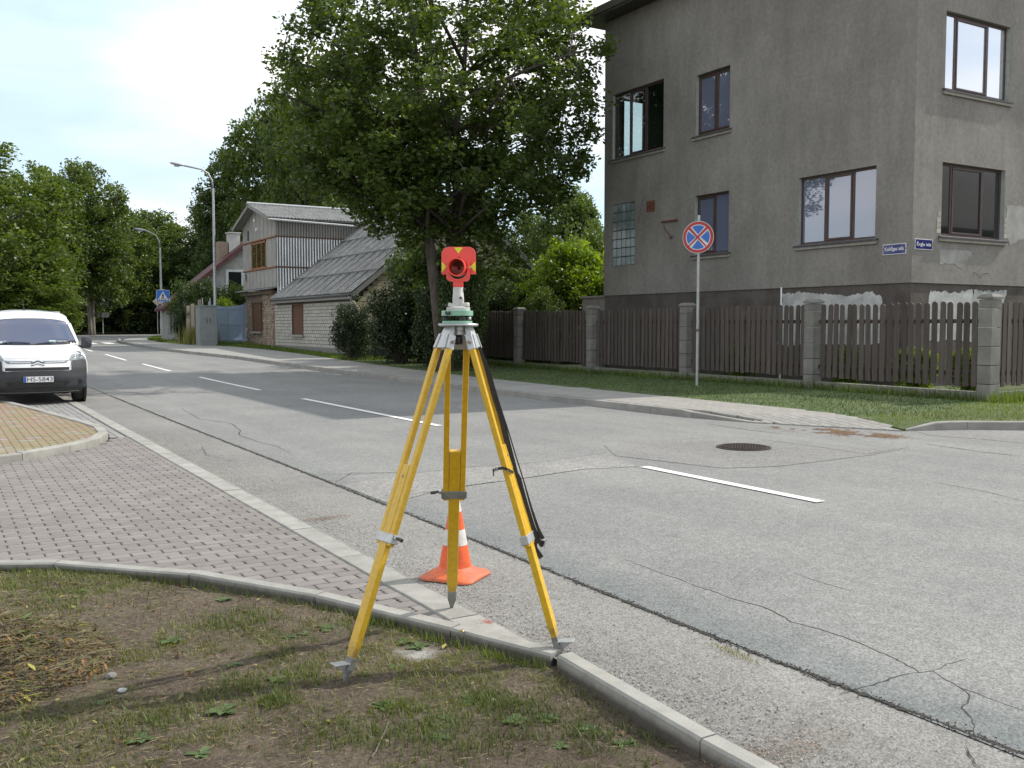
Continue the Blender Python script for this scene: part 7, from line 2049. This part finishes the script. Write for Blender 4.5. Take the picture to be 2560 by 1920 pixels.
# ------------------------------------------------------------------ heap of cut grass and leaves
gh = np.random.default_rng(12)
hp = thing('garden_waste_heap', 'heap of dry leaves and cut grass at the left edge of the bare lawn', 'heap', (0,5.0,-.08))
m_hay = M('heap_hay', (.055,.046,.026), (.18,.15,.085), scale=8, rough=.9, island=.45)
def on_heap(n, rmax=.62, lift=.03):
    a = gh.uniform(0,2*math.pi,n); r_ = rmax*np.sqrt(gh.random(n)); x = .08+r_*np.cos(a); y = 5.0+.95*r_*np.sin(a)
    z = soil_z(x,y)+heap_z(x,y)*.8+gh.uniform(-.01,lift,n); return np.stack([x,y-5.0,z+.08],1)
mk = lambda nm, tv, tf, n, s0, s1, mt_, tilt, lift: ob(nm, inst_mesh(nm, tv, tf, tilt_batch(n, gh, gh.uniform(s0,s1,n), tilt), on_heap(n, .66, lift), mt_), hp, kind='stuff')
m_heapbase = M('heap_brown', (.055,.040,.026), (.11,.085,.05), scale=20, rough=1, fine=.3)
mk('brown_leaves', leafT, leafF, 2600, .015, .042, m_dleaf, 1.2, .05)
mk('yellow_leaves', leafT, leafF, 110, .02, .06, m_yleaf, 1.0, .055)
mk('straw', strT, strF, 6500, .02, .10, m_hay, .9, .06)
mk('green_cuttings', strT, strF, 5200, .015, .07, gr_b, 1.0, .06)
m_bigl = leafmat('wilted_green_leaf', (.10,.16,.045), (.17,.24,.08), .2, .5)
bl_ = on_heap(26, .30, .05); bl_[:,0] += .05
ob('green_leaves', inst_mesh('green_leaves', leafT, leafF, tilt_batch(26, gh, gh.uniform(.06,.12,26), .5), bl_, m_bigl), hp, kind='stuff')

# ------------------------------------------------------------------ weeds, stones, twigs on the bare lawn
m_weed = leafmat('weed_leaf', (.055,.095,.030), (.10,.145,.055), .25, .5)
def rosette(seed, n=9, L=.055):
    r = random.Random(seed); mb = MB()
    for k in range(n):
        a = 2*math.pi*k/n+r.uniform(-.3,.3); l = L*r.uniform(.6,1.15); w = l*.26; up_ = r.uniform(.2,.7); c, s = math.cos(a), math.sin(a)
        pts = [(0,0,.0),(l*.35,w,l*.30*up_),(l*.75,w*.9,l*.38*up_),(l,0,l*.25*up_),(l*.75,-w*.9,l*.38*up_),(l*.35,-w,l*.30*up_),(l*.55,0,l*.24*up_)]
        mb.add([(x*c-y*s, x*s+y*c, z) for x, y, z in pts], [(0,6,1),(1,6,2),(2,6,3),(3,6,4),(4,6,5),(5,6,0)])
    return mkmesh('leaves', mb.v, mb.f, m_weed, False)
RM = [rosette(k, n) for k, n in ((1,9),(2,7),(3,11))]
def stk(r_=.0015, h=.02): return mkmesh('root_stalk', MB().tube([(0,0,-.01),(0,0,.006)], .004, 5).v, MB().tube([(0,0,-.01),(0,0,.006)], .004, 5).f, m_weed)
STK = stk()
wl = [(830,1425),(640,1480),(880,1500),(1045,1610),(1010,1600),(990,1665),(880,1612),(1120,1790),(1370,1790),(1290,1800),(1400,1850),(1100,1840),(820,1570),(760,1585),(560,1775),(690,1700),(500,1880),(350,1840),(1480,1810),(1560,1850),(260,1760),(720,1590),(1180,1745),(960,1760),(1000,1560),(585,1660),(430,1600),(200,1480),(700,1470),(560,1495)]
rw_ = random.Random(8)
_wn = ['beside the kerb foot behind the left tripod leg','nearest the leaf heap on its upper side','just left of the left tripod foot, in the grass','on the left rim of the white lime powder']
def weed_label(i, px, py):
    side_ = 'far left' if px < 420 else 'left of the tripod' if px < 760 else 'around the left tripod foot' if px < 960 else 'between the tripod feet' if px < 1200 else 'below the kerb joint' if px < 1420 else 'near the lower right kerb'
    row_ = 'close to the kerb' if py < 1520 else 'in the back rows' if py < 1620 else 'in the middle rows' if py < 1740 else 'in the front rows' if py < 1820 else 'at the bottom edge'
    n_ = 1+sum(1 for a, b in wl[:i] if weed_zone(a, b) == weed_zone(px, py))
    return ('weed rosette %s, %s' % (side_, row_)) + ('' if n_ == 1 else ', %s of its cluster' % ['', '', 'second', 'third', 'fourth', 'fifth'][n_])
def weed_zone(px, py):
    return (sum(px >= k for k in (420,760,960,1200,1420)), sum(py >= k for k in (1520,1620,1740,1820)))
for i, (px, py) in enumerate(wl):
    p = gp(px, py, -.035)
    if not inlawn(p[0], p[1], .01): continue
    z = float(soil_z(p[0], p[1]))
    t = thing('weed_rosette', weed_label(i, px, py), 'weed', (p[0], p[1], z), rw_.uniform(0,6), 'weeds in the bare soil')
    s = rw_.uniform(.6,1.2); t.scale = (s,s,s)
    ob('leaves', RM[i%3], t); ob('root_stalk', STK, t)
def rock(nm, lab, px, py, s, col, z=-.035, cat='stone'):
    p = gp(px, py, z); bm = bmesh.new(); bmesh.ops.create_icosphere(bm, subdivisions=2, radius=1)
    rr = random.Random(px)
    for v in bm.verts: v.co *= rr.uniform(.8,1.15)
    bmesh.ops.scale(bm, vec=(s, s*.8, s*.55), verts=bm.verts[:]); me = bpy.data.meshes.new(nm); bm.to_mesh(me); bm.free(); me.materials.append(M('stone_'+nm+str(px), col, tuple(c*.75 for c in col), scale=40, rough=.9))
    ob(nm, me, loc=(p[0], p[1], float(soil_z(p[0], p[1]))+s*.25), label=lab, cat=cat)
rock('stone', 'grey stone in front of the leaf heap', 278, 1696, .028, (.20,.185,.165))
rock('stone', 'bluish pebble right of the leaf heap', 250, 1657, .016, (.22,.24,.28))
rock('stone', 'small white stone on the soil below the kerb joint', 1232, 1744, .012, (.5,.5,.47))
rock('stone', 'pale flat stone in the tripod shadow near the heap', 305, 1730, .020, (.42,.42,.41))
p0 = gp(972, 1812, -.035); p1 = gp(940, 1885, -.035)
tw = thing('twig', 'forked pale dead twig lying on the soil in the lower middle of the lawn', 'twig', (p0[0], p0[1], -.035))
q0 = Vector((0,0,.015)); q1 = Vector((p1[0]-p0[0], p1[1]-p0[1], .012))
MB().tube([q0, q0.lerp(q1,.4)+Vector((.006,0,.008)), q0.lerp(q1,.75), q1, q1+Vector((-.03,-.03,-.004))], [.0016,.0022,.0026,.003,.0026], 6).build('stem', m_bark_l, tw)
MB().tube([q0.lerp(q1,.55), q0.lerp(q1,.3)+Vector((.03,-.0,.012))], [.002,.001], 5).build('side_shoot', m_bark_l, tw)
# swept pine litter on the road at the corner
gd_ = np.random.default_rng(31)
n = 8200; t_ = gd_.random(n)
A_ = np.array([gp(1945,1071)[:2], gp(2010,1077)[:2], gp(2100,1085)[:2], gp(2215,1094)[:2]])
seg = np.minimum((t_*3).astype(int), 2); u = t_*3-seg; base = A_[seg]*(1-u)[:,None]+A_[seg+1]*u[:,None]
lu_ = vnoise(55, 3.0); base = base+gd_.normal(0,1,(n,2))*np.array([.14,.16])*(1.4-1.3*abs(t_-.5))[:,None]+np.array([.10,-.02]); kk_ = (lu_(base[:,0], base[:,1])*.6+vnoise(56,9)(base[:,0],base[:,1])*.5) > .50; base = base[kk_]; n = len(base); P_ = np.concatenate([base, np.full((n,1),.010)], 1)
m_need = M('needle_litter', (.095,.058,.034), (.21,.13,.078), scale=30, rough=.95, island=.45)
ob('needle_litter', inst_mesh('needle_litter', strT, strF, tilt_batch(n, gd_, gd_.uniform(.02,.07,n), .2), P_, m_need), road, kind='stuff')
for (px, py, nn, sp_) in ((800,1300,260,.05),(835,1295,200,.04),(1960,1880,700,.10),(640,1330,90,.06)):
    c_ = gp(px, py); n = nn; Q = np.stack([c_[0]+gd_.normal(0,sp_*1.7,n), c_[1]+gd_.normal(0,sp_*.6,n), np.full(n,.008)], 1)
    ob('road_litter', inst_mesh('road_litter', strT, strF, tilt_batch(n, gd_, gd_.uniform(.008,.03,n), .2), Q, m_need), road, kind='stuff')
# loose grit along the gutter
n = 16000; Y_ = .8+gd_.random(n)**1.8*14; X_ = 2.48+np.abs(gd_.normal(0,.22,n)); X_ = np.clip(X_, 2.47, 3.28)
m_grit = M('grit', (.26,.24,.215), (.42,.40,.37), scale=50, rough=.9, island=.35)
ob('loose_grit', inst_mesh('loose_grit', octv, octf, randrot(n, gd_, .0018+.0045*gd_.random(n)**3), np.stack([X_, Y_, np.full(n,.001)], 1), m_grit), shoulder, kind='stuff')
# moss and tiny weeds in joints
n = 900; k_ = gd_.integers(0, len(kerbB)-1, n); u = gd_.random(n); KB = np.array(kerbF); base = KB[k_]*(1-u)[:,None]+KB[k_+1]*u[:,None]
blades('kerb_foot_grass', np.stack([base[:,0]-.02-np.abs(gd_.normal(0,.03,n)), base[:,1]-.02-np.abs(gd_.normal(0,.03,n)), np.full(n,-.045)], 1), .02, .07, .005, gr_a, soil, gd_)
c_ = gp(1833,1635); blades('joint_moss', np.stack([c_[0]+gd_.normal(0,.05,160)*.3, c_[1]+gd_.normal(0,.09,160), np.full(160,.004)], 1), .008, .02, .004, gr_b, road, gd_)
